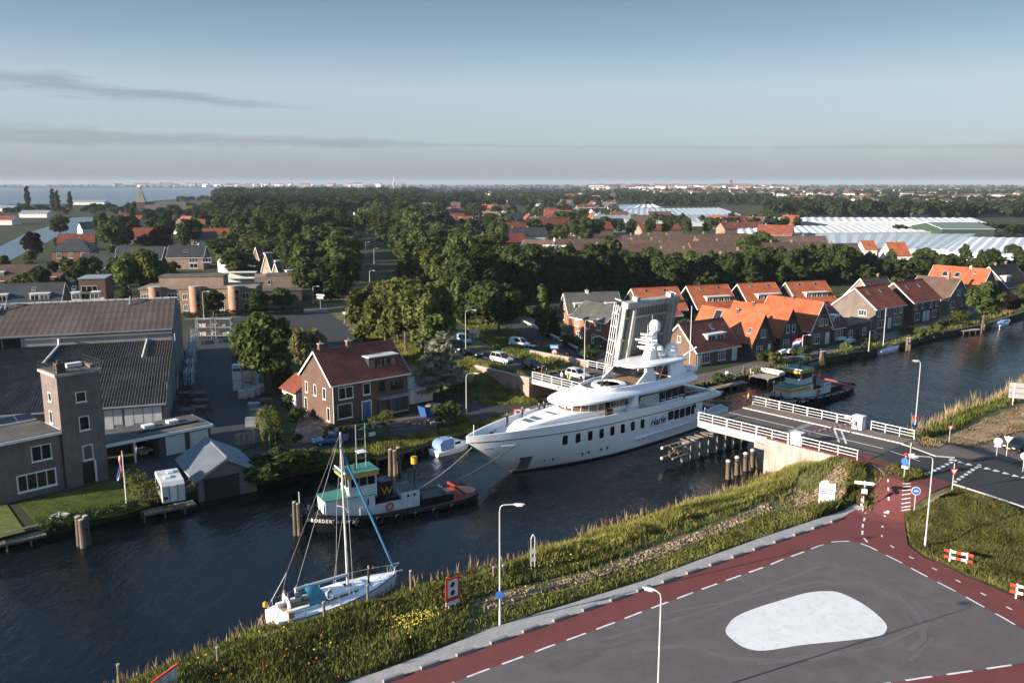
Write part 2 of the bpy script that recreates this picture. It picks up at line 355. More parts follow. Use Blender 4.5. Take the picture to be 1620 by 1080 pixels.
# --- ground materials
def mix_ground(name,cols,scales,rough=.95,bump=.4,bs=3.0):
    m = bpy.data.materials.new(name); MATS[name] = m; nt = nodes_of(m); L = nt.links.new; N = lambda t: nt.nodes.new(t)
    out = N('ShaderNodeOutputMaterial'); b = N('ShaderNodeBsdfPrincipled'); L(b.outputs[0],out.inputs[0]); b.inputs['Roughness'].default_value = rough; b.inputs['Specular IOR Level'].default_value = .15
    tcn = N('ShaderNodeTexCoord'); cs = None
    for i,(c,s) in enumerate(zip(cols[1:],scales)):
        n = N('ShaderNodeTexNoise'); n.inputs['Scale'].default_value = s; n.inputs['Detail'].default_value = 6; n.inputs['Roughness'].default_value = .6; L(tcn.outputs['Object'],n.inputs['Vector'])
        mr = N('ShaderNodeMapRange'); mr.inputs['From Min'].default_value = .42; mr.inputs['From Max'].default_value = .6; L(n.outputs['Fac'],mr.inputs['Value'])
        x = N('ShaderNodeMix'); x.data_type = 'RGBA'
        if cs is None: x.inputs['A'].default_value = (*cols[0],1)
        else: L(cs,x.inputs['A'])
        x.inputs['B'].default_value = (*c,1); L(mr.outputs[0],x.inputs['Factor']); cs = x.outputs['Result']
    L(cs,b.inputs['Base Color'])
    if bump:
        n = N('ShaderNodeTexNoise'); n.inputs['Scale'].default_value = bs; n.inputs['Detail'].default_value = 8; L(tcn.outputs['Object'],n.inputs['Vector'])
        bp = N('ShaderNodeBump'); bp.inputs['Strength'].default_value = bump; bp.inputs['Distance'].default_value = .2; L(n.outputs['Fac'],bp.inputs['Height']); L(bp.outputs[0],b.inputs['Normal'])
    return m
LAND = mix_ground('land_green',[(.040,.050,.022),(.062,.070,.031),(.052,.045,.032),(.035,.046,.020)],[.02,.05,.3])
VERGE = mix_ground('verge_grass',[(.075,.088,.030),(.12,.115,.045),(.06,.075,.025),(.15,.125,.07)],[.25,1.1,.5],bump=.8,bs=5)
MOWN = mix_ground('mown_lawn',[(.11,.135,.036),(.15,.16,.045),(.085,.11,.03)],[.25,1.5],bump=.5,bs=14)
DRYSOIL = mix_ground('dry_soil',[(.36,.27,.19),(.25,.18,.125),(.42,.32,.225),(.20,.165,.10)],[.8,2.5,.35],bump=1.0,bs=3.5)
def asphalt(name,col,patch=.25,crack=True):
    m = mix_ground(name,[col,tuple(c * (1 + patch) for c in col),tuple(c * (1 - patch) for c in col),tuple(c * 1.08 for c in col)],[.12,.5,9.0],rough=.85,bump=.12,bs=40)
    return m
ASPH = asphalt('asphalt_dark',(.047,.047,.050),.14)
ASPH_NEW = asphalt('asphalt_square',(.118,.104,.102),.16)
REDPATH = asphalt('red_asphalt',(.155,.050,.048),.13)
BRICKPAVE = asphalt('brick_paving',(.155,.125,.112),.15)
GREYPAVE = asphalt('grey_slabs',(.36,.35,.345),.10)
def slab_joints(m,size,rot,dark):
    nt = m.node_tree; b = next(n for n in nt.nodes if n.type == 'BSDF_PRINCIPLED'); src = b.inputs['Base Color'].links[0].from_socket; tcn = nt.nodes.new('ShaderNodeTexCoord'); mp = nt.nodes.new('ShaderNodeMapping'); mp.inputs['Rotation'].default_value = (0,0,R(rot)); nt.links.new(tcn.outputs['Object'],mp.inputs[0])
    br_ = nt.nodes.new('ShaderNodeTexBrick'); br_.inputs['Scale'].default_value = 1; br_.inputs['Brick Width'].default_value = size[0]; br_.inputs['Row Height'].default_value = size[1]; br_.inputs['Mortar Size'].default_value = .018; br_.inputs['Color1'].default_value = (1,1,1,1); br_.inputs['Color2'].default_value = (.86,.86,.86,1); br_.inputs['Mortar'].default_value = (dark,dark,dark,1); nt.links.new(mp.outputs[0],br_.inputs['Vector'])
    mm = nt.nodes.new('ShaderNodeMix'); mm.data_type = 'RGBA'; mm.blend_type = 'MULTIPLY'; mm.inputs['Factor'].default_value = 1; nt.links.new(src,mm.inputs['A']); nt.links.new(br_.outputs['Color'],mm.inputs['B']); nt.links.new(mm.outputs['Result'],b.inputs['Base Color'])
slab_joints(GREYPAVE,(.6,.3),-32,.6); slab_joints(BRICKPAVE,(.42,.2),40,.7)
YARDCOL = asphalt('yard_asphalt',(.050,.052,.056),.2)
PAINT = M('road_paint',(.70,.70,.69),.7,.12,1.2,.1,dirt=((.35,.34,.33),.5,1.5))

def water_mat():
    m = bpy.data.materials.new('canal_water'); nt = nodes_of(m); L = nt.links.new; N = lambda t: nt.nodes.new(t)
    out = N('ShaderNodeOutputMaterial'); b = N('ShaderNodeBsdfPrincipled'); L(b.outputs[0],out.inputs[0])
    b.inputs['Base Color'].default_value = (.0035,.006,.008,1); b.inputs['Roughness'].default_value = .05; b.inputs['IOR'].default_value = 1.33; b.inputs['Specular IOR Level'].default_value = .38
    tcn = N('ShaderNodeTexCoord'); hsum = None
    for sc,rot,amp,st in ((.55,40,1.0,(1,.38,1)),(1.7,55,.5,(1,.45,1)),(4.2,20,.22,(1,.5,1)),(.10,0,.9,(1,1,1))):
        mp = N('ShaderNodeMapping'); mp.inputs['Rotation'].default_value = (0,0,R(rot)); mp.inputs['Scale'].default_value = st; L(tcn.outputs['Object'],mp.inputs[0])
        n = N('ShaderNodeTexNoise'); n.inputs['Scale'].default_value = sc; n.inputs['Detail'].default_value = 3; n.inputs['Distortion'].default_value = .6; L(mp.outputs[0],n.inputs['Vector'])
        ml = N('ShaderNodeMath'); ml.operation = 'MULTIPLY'; ml.inputs[1].default_value = amp; L(n.outputs['Fac'],ml.inputs[0])
        if hsum is None: hsum = ml.outputs[0]
        else:
            ad = N('ShaderNodeMath'); ad.operation = 'ADD'; L(hsum,ad.inputs[0]); L(ml.outputs[0],ad.inputs[1]); hsum = ad.outputs[0]
    gust = N('ShaderNodeTexNoise'); gust.inputs['Scale'].default_value = .035; gust.inputs['Detail'].default_value = 3; L(tcn.outputs['Object'],gust.inputs['Vector'])
    mr = N('ShaderNodeMapRange'); mr.inputs['From Min'].default_value = .35; mr.inputs['From Max'].default_value = .65; mr.inputs['To Min'].default_value = .3; mr.inputs['To Max'].default_value = .7; L(gust.outputs['Fac'],mr.inputs['Value'])
    bp = N('ShaderNodeBump'); bp.inputs['Distance'].default_value = .32; L(mr.outputs[0],bp.inputs['Strength']); L(hsum,bp.inputs['Height']); L(bp.outputs[0],b.inputs['Normal'])
    return m
WATER = water_mat()

# --- water and land sheets
def flat_poly(name,pts,z,mat,skirt=0.0):
    mb = MB(); P2 = [Vector((p[0],p[1],0)) for p in pts]; n = len(P2)
    mb.add([(p.x,p.y,z) for p in P2],[t for t in tessellate_polygon([P2])])
    if skirt: mb.add([(p.x,p.y,z) for p in P2] + [(p.x,p.y,z - skirt) for p in P2],[(i,(i+1) % n,(i+1) % n + n,i + n) for i in range(n)])
    return mb.build(name,mat,recalc=False)
BIG = 14000
struct(flat_poly('canal_water',[(-900,-900),(3600,-900),(3600,3200),(-900,3200)],0.0,WATER))
far_land = [(-900,-650)] + [(p.x,p.y) for p in FAR_WL] + [(BIG,11000),(BIG,BIG),(-BIG,BIG),(-BIG,-650)]
struct(flat_poly('land_far_shore',far_land,ZF - .05,LAND,skirt=1.8))
near_in = [(p.x + 4.2,p.y - 5.0) for p in NEAR_WL]
struct(flat_poly('land_near_shore',near_in[::-1] + [(-900,-700),(-900,-3000),(BIG,-3000),(BIG,11000)],1.0,LAND,skirt=1.8))

def grid_sheet(name,x0,x1,y0,y1,st,zfun,keep,mat):
    xs = np.arange(x0,x1 + st,st); ys = np.arange(y0,y1 + st,st); X,Y = np.meshgrid(xs,ys); Z = zfun(X,Y); K = keep(X,Y,Z)
    ny,nx = X.shape; idx = -np.ones(X.shape,int); vs = []; fs = []
    for j in range(ny - 1):
        for i in range(nx - 1):
            if K[j,i] and K[j,i+1] and K[j+1,i] and K[j+1,i+1]:
                q = []
                for jj,ii in ((j,i),(j,i+1),(j+1,i+1),(j+1,i)):
                    if idx[jj,ii] < 0: idx[jj,ii] = len(vs); vs.append((X[jj,ii],Y[jj,ii],Z[jj,ii]))
                    q.append(idx[jj,ii])
                fs.append(tuple(q))
    mb = MB(); mb.add(vs,fs); return mb.build(name,mat,smooth=True,recalc=False)
def near_z(X,Y):
    d = poly_dist(X,Y,NEAR_WL); z = zn_arr(X,Y) - .06
    lump = .10 * np.sin(X * .9 + 1.3 * np.sin(Y * .7)) * np.sin(Y * 1.1 + X * .3) * np.clip((d - .5) / 3,0,1) * np.clip((9 - d) / 3,0,1)
    return np.minimum(z,-.1 + .36 * d + .02 * np.clip(d,0,9) ** 2) + lump
def near_keep(X,Y,Z):
    d = poly_dist(X,Y,NEAR_WL); t = (X - BC.x) * BA.x + (Y - BC.y) * BA.y; l = (X - BC.x) * BNr.x + (Y - BC.y) * BNr.y
    return (d > -1.6) & ~((t < 9.2) & (np.abs(l) < 8))
struct(grid_sheet('verge',-48,150,28,190,1.0,near_z,near_keep,VERGE))
struct(grid_sheet('embankment',-75,34,118,300,1.5,lambda X,Y: zf_arr(X,Y) - .06,lambda X,Y,Z: Z > ZF - .045,VERGE))

# --- roads, paths and paint
def drape(name,pts,zfun,off,mat,step=2.2,parent=None):
    """A thin sheet laid on the ground along a polygon of (x, y)."""
    bm = bmesh.new(); P2 = [Vector((p[0],p[1],0)) for p in pts]; vs = [bm.verts.new(p) for p in P2]
    for t in tessellate_polygon([P2]):
        a,b,c = (P2[i] for i in t)
        if abs((b - a).cross(c - a).z) < 1e-6: continue
        try: bm.faces.new([vs[i] for i in (t if (b - a).cross(c - a).z > 0 else t[::-1])])
        except ValueError: pass
    for _ in range(7):
        es = [e for e in bm.edges if e.calc_length() > step]
        if not es: break
        bmesh.ops.subdivide_edges(bm,edges=es,cuts=1); bmesh.ops.triangulate(bm,faces=bm.faces)
    for v in bm.verts: v.co.z = zfun(v.co.x,v.co.y) + off
    me = bpy.data.meshes.new(name); bm.to_mesh(me); bm.free(); me.materials.append(mat)
    return link(name,me,parent)
def npx(pts): return [gn(*p)[:2] for p in pts]
def fpx(pts): return [gf(*p)[:2] for p in pts]
dash_near = [(560,1146),(650,1108),(741,1070),(781,1055),(823,1040),(862,1025),(901,1011),(936,998),(971,985),(1004,972),(1110,932),(1214,895),(1240,884),(1266,875),(1291,865),(1315,857.5),(1330,856),(1345,856),(1360,859),(1373,863.5),(1400,877),(1428,891),(1455,906),(1486,922),(1515,937),(1551,957),(1587,977),(1616,994),(1700,1040)]
low_dash = [(1720,1034),(1585.5,1054),(1541.5,1060.5),(1496,1067),(1453,1073),(1330,1092),(1180,1118),(1050,1146)]
square = struct(drape('road',npx(dash_near + low_dash),zn,.02,ASPH_NEW)); tag(square,'grey asphalt turning square')
blk_a,blk_b = gn(560,1096),gn(1322,824)
red1 = [(470,1128),(560,1096),(649,1064),(770,1022),(880,983),(1010,936),(1110,900),(1205,866),(1319,825),(1353,806),(1375,793),(1384,780),(1386,770),(1381.5,756),(1374,732.6),(1358,722),(1415,735),(1420,748),(1428,761),(1459,757),(1475,753),(1507,765),(1470,782),(1438.5,792),(1431,805),(1431,826),(1436,862),(1459,880),(1493,893),(1524,909),(1586,935),(1640,958),(1720,1000),(1700,1040)]
red = struct(drape('cycle_path',npx(red1 + dash_near[::-1][1:]),zn,.02,REDPATH))
low_red = struct(drape('cycle_path',npx(low_dash[::-1] + [(1720,1034),(1720,1090),(1500,1130),(1200,1180)]),zn,.02,REDPATH))
pave = struct(drape('pavement',npx([(380,1140),(540,1083),(600,1062),(670,1036),(781.5,992),(849,971),(1020,918),(1110,884),(1200,852),(1278,826),(1353,795),(1374,787),(1379,791),(1353,806),(1319,825),(1205,866),(1010,936),(880,983),(770,1022),(649,1064),(560,1096),(470,1128)]),zn,.03,GREYPAVE))
def lf(t0,t1,l): return [tuple(bpt(t,l)[:2]) for t in (t0,t1)]
def tl_px(px,py): return bridge_tl(*gn(px,py)[:2])
road_l = [(1366,723.5),(1415,735),(1462,751),(1507,764.5),(1560,781),(1620,801),(1720,834)]
road_r = [(1720,734),(1620,730),(1537,727),(1480,722),(1433,713),(1397,703)]
mroad = struct(drape('road',[tuple(bpt(21.55,-3.0)[:2])] + npx(road_l[1:] + road_r[:-2]) + [tuple(bpt(21.55,3.3)[:2])],zn,.024,ASPH))
pave2 = struct(drape('pavement',[tuple(bpt(21.5,3.35)[:2])] + npx([(1480,721.4),(1537,726.4),(1620,729.4),(1720,733),(1720,660),(1620,684.6),(1575,699),(1529,712),(1485,710.5),(1459,707)]) + [tuple(bpt(21.5,6.1)[:2])],zn,.045,BRICKPAVE))
def stroke(parent,pts,w,zfun,off,mat=PAINT,name='lane_line'):
    """a painted line of width w along (x, y) points"""
    mb = MB(); P2 = [Vector(p[:2]) for p in pts]; res = [P2[0]]
    for a,b in zip(P2[:-1],P2[1:]):
        n = max(1,int((b - a).length / 1.5)); res += [a.lerp(b,k / n) for k in range(1,n + 1)]
    rows = []
    for i,p in enumerate(res):
        d = (res[min(i+1,len(res)-1)] - res[max(i-1,0)]).normalized(); nrm = Vector((-d.y,d.x)) * w / 2
        rows.append([(q.x,q.y,zfun(q.x,q.y) + off) for q in (p + nrm,p - nrm)])
    for r0,r1 in zip(rows[:-1],rows[1:]): mb.quad(r0[1],r1[1],r1[0],r0[0])
    return mb.build(name,mat,parent,recalc=False)
def dashes(parent,pts,on,off_,w,zfun,z,name='lane_dash',phase=0.0):
    P2 = [Vector(p[:2]) for p in pts]; cum = [0.0]
    for a,b in zip(P2[:-1],P2[1:]): cum.append(cum[-1] + (b - a).length)
    def pos(s):
        for i in range(len(P2) - 1):
            if s <= cum[i+1] or i == len(P2) - 2: return P2[i].lerp(P2[i+1],(s - cum[i]) / max(cum[i+1] - cum[i],1e-6))
    s = phase
    while s + on < cum[-1]:
        stroke(parent,[pos(s),pos(s + on * .5),pos(s + on)],w,zfun,z,name=name); s += on + off_
dashes(red,npx(dash_near),1.75,1.0,.17,zn,.034)
dashes(low_red,npx(low_dash),2.0,1.1,.17,zn,.034)
# white traffic island painted on the square
isl = [(1148,1000),(1152,988),(1165,975),(1195,962),(1240,948),(1275,938),(1305,935),(1330,938),(1365,955),(1392,976),(1403,990),(1400,1000),(1390,1006),(1340,1013),(1270,1020),(1210,1029),(1180,1025),(1160,1013)]
ip = [Vector(p) for p in npx(isl)]; fine = []
for i in range(len(ip)):
    a,b,c2,d2 = ip[i-1],ip[i],ip[(i+1) % len(ip)],ip[(i+2) % len(ip)]
    for k in range(4):
        t = k / 4; fine.append(.5 * ((2*b) + (c2 - a)*t + (2*a - 5*b + 4*c2 - d2)*t*t + (3*b - a - 3*c2 + d2)*t**3))
drape('painted_island',fine,zn,.032,M('island_paint',(.68,.685,.69),.75,.05,.8,.05,dirt=((.46,.45,.45),.4,1.6)),parent=square)
TYREM = M('tyre_rubber_mark',(.107,.095,.094),.85,.1,.6); TYREL = M('tyre_scuff',(.127,.112,.110),.85,.1,.6)
for k_,pts_ in enumerate(([(1060,968),(1160,950),(1290,920),(1380,925),(1450,965),(1475,1010),(1440,1045)],[(1080,985),(1150,965),(1280,925),(1370,935),(1430,968),(1450,1005)],[(1000,1030),(1080,1020),(1150,1040),(1230,1045),(1330,1030)],[(1120,1000),(1135,975),(1180,955),(1260,932)],[(960,1010),(1050,985),(1130,962),(1220,925),(1300,895)],[(1330,905),(1400,920),(1470,955),(1520,1000)],[(1200,1050),(1290,1042),(1400,1020),(1470,985)],[(900,1040),(990,1015),(1080,1000)],[(1420,940),(1455,975),(1462,1010),(1440,1030)])):
    stroke(square,npx(pts_),.28 + .1 * (k_ % 3),zn,.024 + .0012 * k_,TYREM if k_ % 2 else TYREL,'tyre_mark')
PATCH = asphalt('asphalt_patch',(.106,.095,.094),.12)
for q_ in ([(860,1052),(930,1026),(952,1036),(880,1064)],[(1290,1046),(1350,1038),(1362,1050),(1300,1058)],[(1440,1000),(1490,990),(1504,1001),(1452,1012)]): drape('asphalt_patch',npx(q_),zn,.0265,PATCH,parent=square)
# marks on the cycle path
dashes(red,npx([(1371,732),(1380,736),(1388,742),(1393,749)]),30,1,.16,zn,.034,name='path_line')
stroke(red,npx([(1381,735),(1390,741),(1400,750)]),.16,zn,.034,name='path_line')
dashes(red,npx([(1405,757),(1408,778)]),.5,.9,.14,zn,.034)
stroke(red,npx([(1401,812),(1404,797)]),.45,zn,.034,name='path_mark'); stroke(red,npx([(1404,797),(1408,783)]),.28,zn,.034,name='path_mark')
dashes(red,npx([(1400,815),(1396,832),(1395,850),(1402,858),(1425,874),(1463,892),(1508,915),(1560,942),(1620,975)]),.5,1.9,.16,zn,.034)
dashes(red,npx([(1371,806),(1365,830),(1364,848),(1376,862)]),1.0,.75,.17,zn,.034)
for k in range(8):
    a = gn(1429,764.5 + k * 3.4); stroke(red,[(a.x - .1,a.y),(a.x + .75,a.y - .05)],.13,zn,.034,name='path_mark')
# marks on the main road
stroke(mroad,[bpt(21.8,-.2)[:2]] + npx([(1455,729.5)]),.14,zn,.032)
stroke(mroad,npx([(1512,767),(1560,783),(1620,803),(1700,830)]),.16,zn,.032)
dashes(mroad,npx([(1462,752),(1514,727)]),.62,.42,.35,zn,.032,name='crossing_dash'); dashes(mroad,npx([(1509,763),(1551,735)]),.62,.42,.35,zn,.032,name='crossing_dash')
for q in ((1503,727),(1517,731),(1530,734),(1545,737.5),(1559,740.5),(1573,744),(1588,748),(1603,752),(1617,755)):
    a = gn(*q); MB().add([(a.x - .35,a.y - .25,zn(a.x,a.y) + .034),(a.x + .4,a.y - .5,zn(a.x,a.y) + .034),(a.x + .25,a.y + .35,zn(a.x,a.y) + .034)],[(0,1,2)]).build('yield_mark',PAINT,mroad,recalc=False)
# dividing blocks between pavement and cycle path
blk = MB(); blk.ext([(-.75,-.16,0),(.75,-.16,0),(.75,.16,0),(-.75,.16,0)],(0,0,.2)); blk.v = [(x * (.94 if z > .1 else 1),y * (.7 if z > .1 else 1),z) for x,y,z in blk.v]
blk_me = blk.mesh('kerb_block',M('block_concrete',(.2,.2,.2),.9,.15,1,.15))
dd = (blk_b - blk_a); nb = int(dd.length / 2.75); ang = math.atan2(dd.y,dd.x)
for k in range(1,nb + 1):
    p = blk_a + dd * (k / nb); link('kerb_block',blk_me,pave,(p.x,p.y,zn(p.x,p.y) + .03),ang)
# kerb along the main road
def kerb(pts,zfun,w=.18,h=.14,name='kerb',parent=None,mat=None):
    mb = MB(); P2 = [Vector(p[:2]) for p in pts]; L2 = []
    for i,p in enumerate(P2):
        d = (P2[min(i+1,len(P2)-1)] - P2[max(i-1,0)]).normalized(); n = Vector((-d.y,d.x)) * w / 2; z = zfun(p.x,p.y)
        L2.append([(p.x+n.x,p.y+n.y,z-.05),(p.x+n.x,p.y+n.y,z+h),(p.x-n.x,p.y-n.y,z+h),(p.x-n.x,p.y-n.y,z-.05)])
    mb.loft(L2); return mb.build(name,mat or M('kerb_concrete',(.40,.385,.365),.9,.12,.8,.1),parent)
struct(kerb([bpt(21.5,3.3)] + npx([(1480,722),(1510,724.5)]),zn))
struct(kerb(npx([(1507,765),(1560,782),(1620,802),(1700,829)]),zn,h=.1))
# ploughed dry soil strips and the sandy field beyond the bridge
struct(drape('soil_strip',npx([(745,958),(800,938),(900,915),(1000,880),(1100,843),(1180,812),(1215,795),(1222,806),(1130,845),(1030,884),(930,918),(850,938),(775,962)]),lambda x,y: float(near_z(np.array([x]),np.array([y]))[0]),.05,DRYSOIL,1.2))
struct(drape('soil_strip',npx([(1240,792),(1255,772),(1285,752),(1330,728),(1343,732),(1345,750),(1330,768),(1300,785),(1262,803)]),lambda x,y: float(near_z(np.array([x]),np.array([y]))[0]),.05,DRYSOIL,1.2))
struct(drape('field',npx([(1466,702),(1500,690),(1545,669),(1590,652),(1640,634),(1720,620),(1720,655),(1620,679),(1575,693),(1530,705),(1487,706)]),lambda x,y: float(near_z(np.array([x]),np.array([y]))[0]),.05,DRYSOIL,1.5))
struct(drape('soil_strip',npx([(1452,797),(1475,787),(1503,775),(1530,790),(1548,800),(1520,806),(1480,808),(1462,812)]),zn,.01,DRYSOIL,1.5))

# --- far shore: roads, yard, lawn, lake
zflat = lambda x,y: ZF
croad = struct(drape('road',[g(*p,ZF)[:2] for p in [(300,738),(400,721),(517,713),(581,700),(659,687),(750,667),(820,651),(880,636),(940,618),(990,604),(990,592),(930,606),(880,620),(840,633),(790,640),(740,636),(700,622),(668,604),(640,585),(600,560),(570,540),(550,520),(566,503),(546,494),(480,496),(418,502),(418,510),(470,516),(500,530),(520,550),(560,585),(620,612),(655,630),(680,650),(701,664),(623,672),(556,690),(465,705),(400,714),(300,724)]],zflat,.01,ASPH))
struct(drape('road',[g(*p,ZF)[:2] for p in [(418,501),(480,495),(546,493),(640,488),(640,478),(540,484),(470,488),(400,493),(330,497),(290,500),(290,506),(340,504)]],zflat,.016,asphalt('asphalt_pale',(.13,.118,.112),.12)))  # paler asphalt than the roads it joins
struct(drape('yard',[g(*p,ZF)[:2] for p in [(262,710),(300,520),(318,500),(400,500),(402,560),(410,640),(430,690),(400,706),(340,725),(300,760),(270,790),(200,790),(180,740)]],zflat,.008,YARDCOL))
struct(drape('garden_path',[g(*p,ZF)[:2] for p in [(462,705),(470,670),(485,640),(505,655),(525,678),(560,676),(650,655),(700,650),(705,662),(623,671),(556,688)]],zflat,.02,BRICKPAVE))
struct(drape('lawn',[g(*p,ZF)[:2] for p in [(30,796),(110,777),(180,762),(205,772),(238,800),(190,815),(60,832)]],zflat,.02,MOWN))
struct(drape('lawn',[g(*p,ZF)[:2] for p in [(-30,792),(2,785),(40,840),(-30,858)]],zflat,.02,MOWN))
hroad = struct(drape('road',[(p[0] + 3.6 * (1 if s else -1) * .78,p[1] + 3.6 * (1 if s else -1) * .62) for s in (0,1) for p in ([q for q in ROAD_PL if q[1] > 131][::-1] if s else [q for q in ROAD_PL if q[1] > 131])],zf,.02,ASPH))
dashes(hroad,[(p[0],p[1]) for p in ROAD_PL if p[1] > 131],1.5,2.5,.12,zf,.032)
vroad = struct(drape('road',[g(*p,ZF)[:2] for p in [(826,512),(900,545),(960,575),(990,592),(960,612),(930,606),(905,585),(860,555),(818,530),(806,515)]],zflat,.018,ASPH))
fpath = struct(drape('pavement',[g(*p,ZF)[:2] for p in [(826,510),(912,554),(975,588),(1000,590),(1000,575),(940,548),(880,520),(835,500)]],zflat,.024,BRICKPAVE))
qroad = struct(drape('quay_road',[g(*p,ZF)[:2] for p in [(1080,612),(1140,600),(1190,585),(1240,574),(1330,556),(1400,540),(1460,522),(1540,497),(1620,470),(1700,440),(1700,430),(1610,462),(1530,488),(1460,510),(1400,528),(1330,545),(1240,564),(1180,575),(1130,587),(1080,597),(1000,598),(1000,612)]],zflat,.012,BRICKPAVE))
lake_m = M('lake_water',(.075,.11,.145),.3,.1,.002,0,bump=.3,bs=.25,spec=.5)
struct(flat_poly('lake',[g(*p,ZF)[:2] for p in [(-60,297.5),(345,297.5),(352,311),(250,317),(190,327),(120,322),(0,324),(-60,324)]],ZF + .02,lake_m))
struct(flat_poly('lake_inlet',[g(*p,ZF)[:2] for p in [(-60,432),(0,420),(45,397),(75,383),(110,373),(160,360),(162,343),(115,344),(90,354),(40,370),(0,390),(-60,415)]],ZF + .02,lake_m))
struct(flat_poly('lake',[g(*p,ZF)[:2] for p in [(790,299.5),(880,299.5),(880,302.5),(800,302.5)]],ZF + .02,lake_m))
# --- the bascule bridge
BRZ = math.atan2(BA.y,BA.x)                       # local x along the bridge towards the near shore, local y = -l
def on_bridge(name,mb,mats,parent,smooth=False): return mb.build(name,mats,parent,smooth=smooth)
PINKCONC = M('abutment_concrete',(.40,.335,.30),.9,.18,.35,.16,bump=.25,streak=.4,dirt=((.20,.17,.15),.55,.6))
DECKCONC = M('deck_edge_concrete',(.44,.42,.39),.85,.14,.5,.1,streak=.3)
def rail_thing(label,p0,p1,step=1.95,h=1.12,rails=(.38,.72),big=None,group='white railings of the bridge'):
    p0 = Vector(p0); p1 = Vector(p1); L = (p1.xy - p0.xy).length; a = math.atan2(p1.y - p0.y,p1.x - p0.x)
    t = thing('bridge_railing',label,'railing',p0,a,group); n = max(1,round(L / step)); sl = (p1.z - p0.z)
    post = MB().box(-.035,-.035,0,.035,.035,h - .05).mesh('post',WHITE); bigp = MB().box(-.08,-.06,-.1,.08,.06,h).mesh('post',WHITE)
    for k in range(n + 1):
        big_k = big and k % big == 0
        link('post',bigp if big_k else post,t,(L * k / n,0,sl * k / n))
    for z in rails: MB().bar((0,0,z),(L,0,z + sl),.035,.05).build('rail',WHITE,t)
    MB().bar((-.06,0,h),(L + .06,0,h + sl),.08,.07).build('handrail',WHITE,t)
    return t
br = thing('road_bridge','fixed concrete span of the road bridge on grey piles beside the white yacht','bridge',(BC.x,BC.y,0),BRZ)
# local frame of br: x = t, y = -l
MB().box(0,-6.0,3.55,9.6,6.0,4.36).build('deck_slab',CONC,br)
MB().box(-.02,6.0,3.75,9.9,6.35,4.5).box(-.02,-6.35,3.75,9.9,-6.0,4.5).build('edge_beam',DECKCONC,br)
for y in (-4.2,-1.4,1.4,4.2): MB().box(.1,y - .3,2.9,9.4,y + .3,3.548).build('girder',CONC,br)
ab = MB(); ab.box(9.62,-6.28,-1.5,10.2,6.28,4.34)
ab.ext([(10.2,6.28,-1.5),(23,6.28,-1.5),(23,6.28,3.6),(21.5,6.28,4.28),(10.2,6.28,4.30)],(0,-.45,0)); ab.ext([(10.2,-5.83,-1.5),(23,-5.83,-1.5),(23,-5.83,3.6),(21.5,-5.83,4.28),(10.2,-5.83,4.30)],(0,-.45,0))
ab.build('abutment',PINKCONC,br)
MB().box(8.2,5.2,2.9,9.62,6.28,3.54).build('bearing_block',PINKCONC,br)
MB().box(0.02,-3.45,4.362,21.6,3.6,4.40).build('carriageway',asphalt('bridge_asphalt',(.098,.086,.080),.12),br)
MB().box(0.02,3.62,4.362,21.6,5.98,4.398).build('cycle_strip',REDPATH,br)
MB().box(0.02,-5.98,4.362,21.6,-3.65,4.49).build('footway',M('footway_brown',(.17,.13,.112),.9,.14,.6,.12),br)
MB().box(0.02,-3.65,4.362,21.6,-3.46,4.50).build('kerb',M('bridge_kerb',(.52,.47,.41),.85,.12,.6,.1),br)
MB().box(9.7,-3.44,4.402,10.5,5.9,4.406).build('expansion_joint',M('joint_steel',(.20,.205,.21),.6,.1),br)
MB().box(.1,-.28,4.404,9.6,-.14,4.408).box(10.6,-.28,4.404,20.8,-.14,4.408).build('lane_line',PAINT,br)
for k in (0,1): MB().bar((13.2 + k * .9,-3.3,4.406),(16.2 + k * .9,1.2,4.406),.22,.008).build('barrier_marking',PAINT,br)
rail_thing('white railing along the left edge of the fixed bridge span',bpt(0,-6.2,4.45),bpt(12.6,-6.2,4.45),2.0,big=2)
rail_thing('short white railing past the white barrier box above the abutment',bpt(14.2,-6.1,4.4),bpt(20.8,-5.9,4.36),1.9)
rail_thing('white railing along the water on the footway edge of the fixed span',bpt(-.2,6.2,4.45),bpt(14.0,6.2,4.45),2.0,big=2)
rail_thing('white railing end beyond the barrier box, curving down to the reeds',bpt(16.4,6.2,4.45),bpt(21.6,6.2,4.4),1.9)
rail_thing('white railing on the near edge of the raised bridge approach behind the yacht',bpt(-31.2,-6.0,4.42),bpt(-18.5,-6.0,4.42),2.0,big=2)
rail_thing('white railing across the approach road beside the raised leaf',bpt(-31.6,6.6,4.42),bpt(-19,6.6,4.42),2.0,big=2)
def gate_box(label,t,l,hgt):
    p = bpt(t,l,4.4); b = thing('barrier_housing',label,'barrier housing',p,BRZ)
    MB().cbox((0,0,hgt/2),(1.25,.95,hgt)).build('cabinet',M('cabinet_white',(.6,.6,.59),.5,.05,1,.04),b)
    MB().cbox((0,0,hgt + .04),(1.35,1.05,.08)).build('cover',WHITE,b); MB().cbox((-.64,.1,hgt*.5),(.03,.5,hgt*.6)).build('door',WOODW,b)
    return b
gb1 = gate_box('white barrier cabinet on the near railing above the concrete abutment',13.4,-5.6,1.35)
gb2 = gate_box('white barrier cabinet on the footway with the boom hinged to it',15.2,5.4,1.7)
MB().box(-1.6,-.6,1.25,-.75,-.5,1.65).build('signal_board',WHITE,gb2)
bm_ = thing('boom_barrier','red and white striped boom barrier lowered across the bridge road','barrier',bpt(14.9,4.6,5.35),BRZ)
bl = bpt(13.6,-4.9) - bpt(14.9,4.6); L = bl.length; REDP = M('red_paint',(.55,.045,.035),.5,.1)
dirl = Matrix.Rotation(-BRZ,3,'Z') @ bl.normalized()
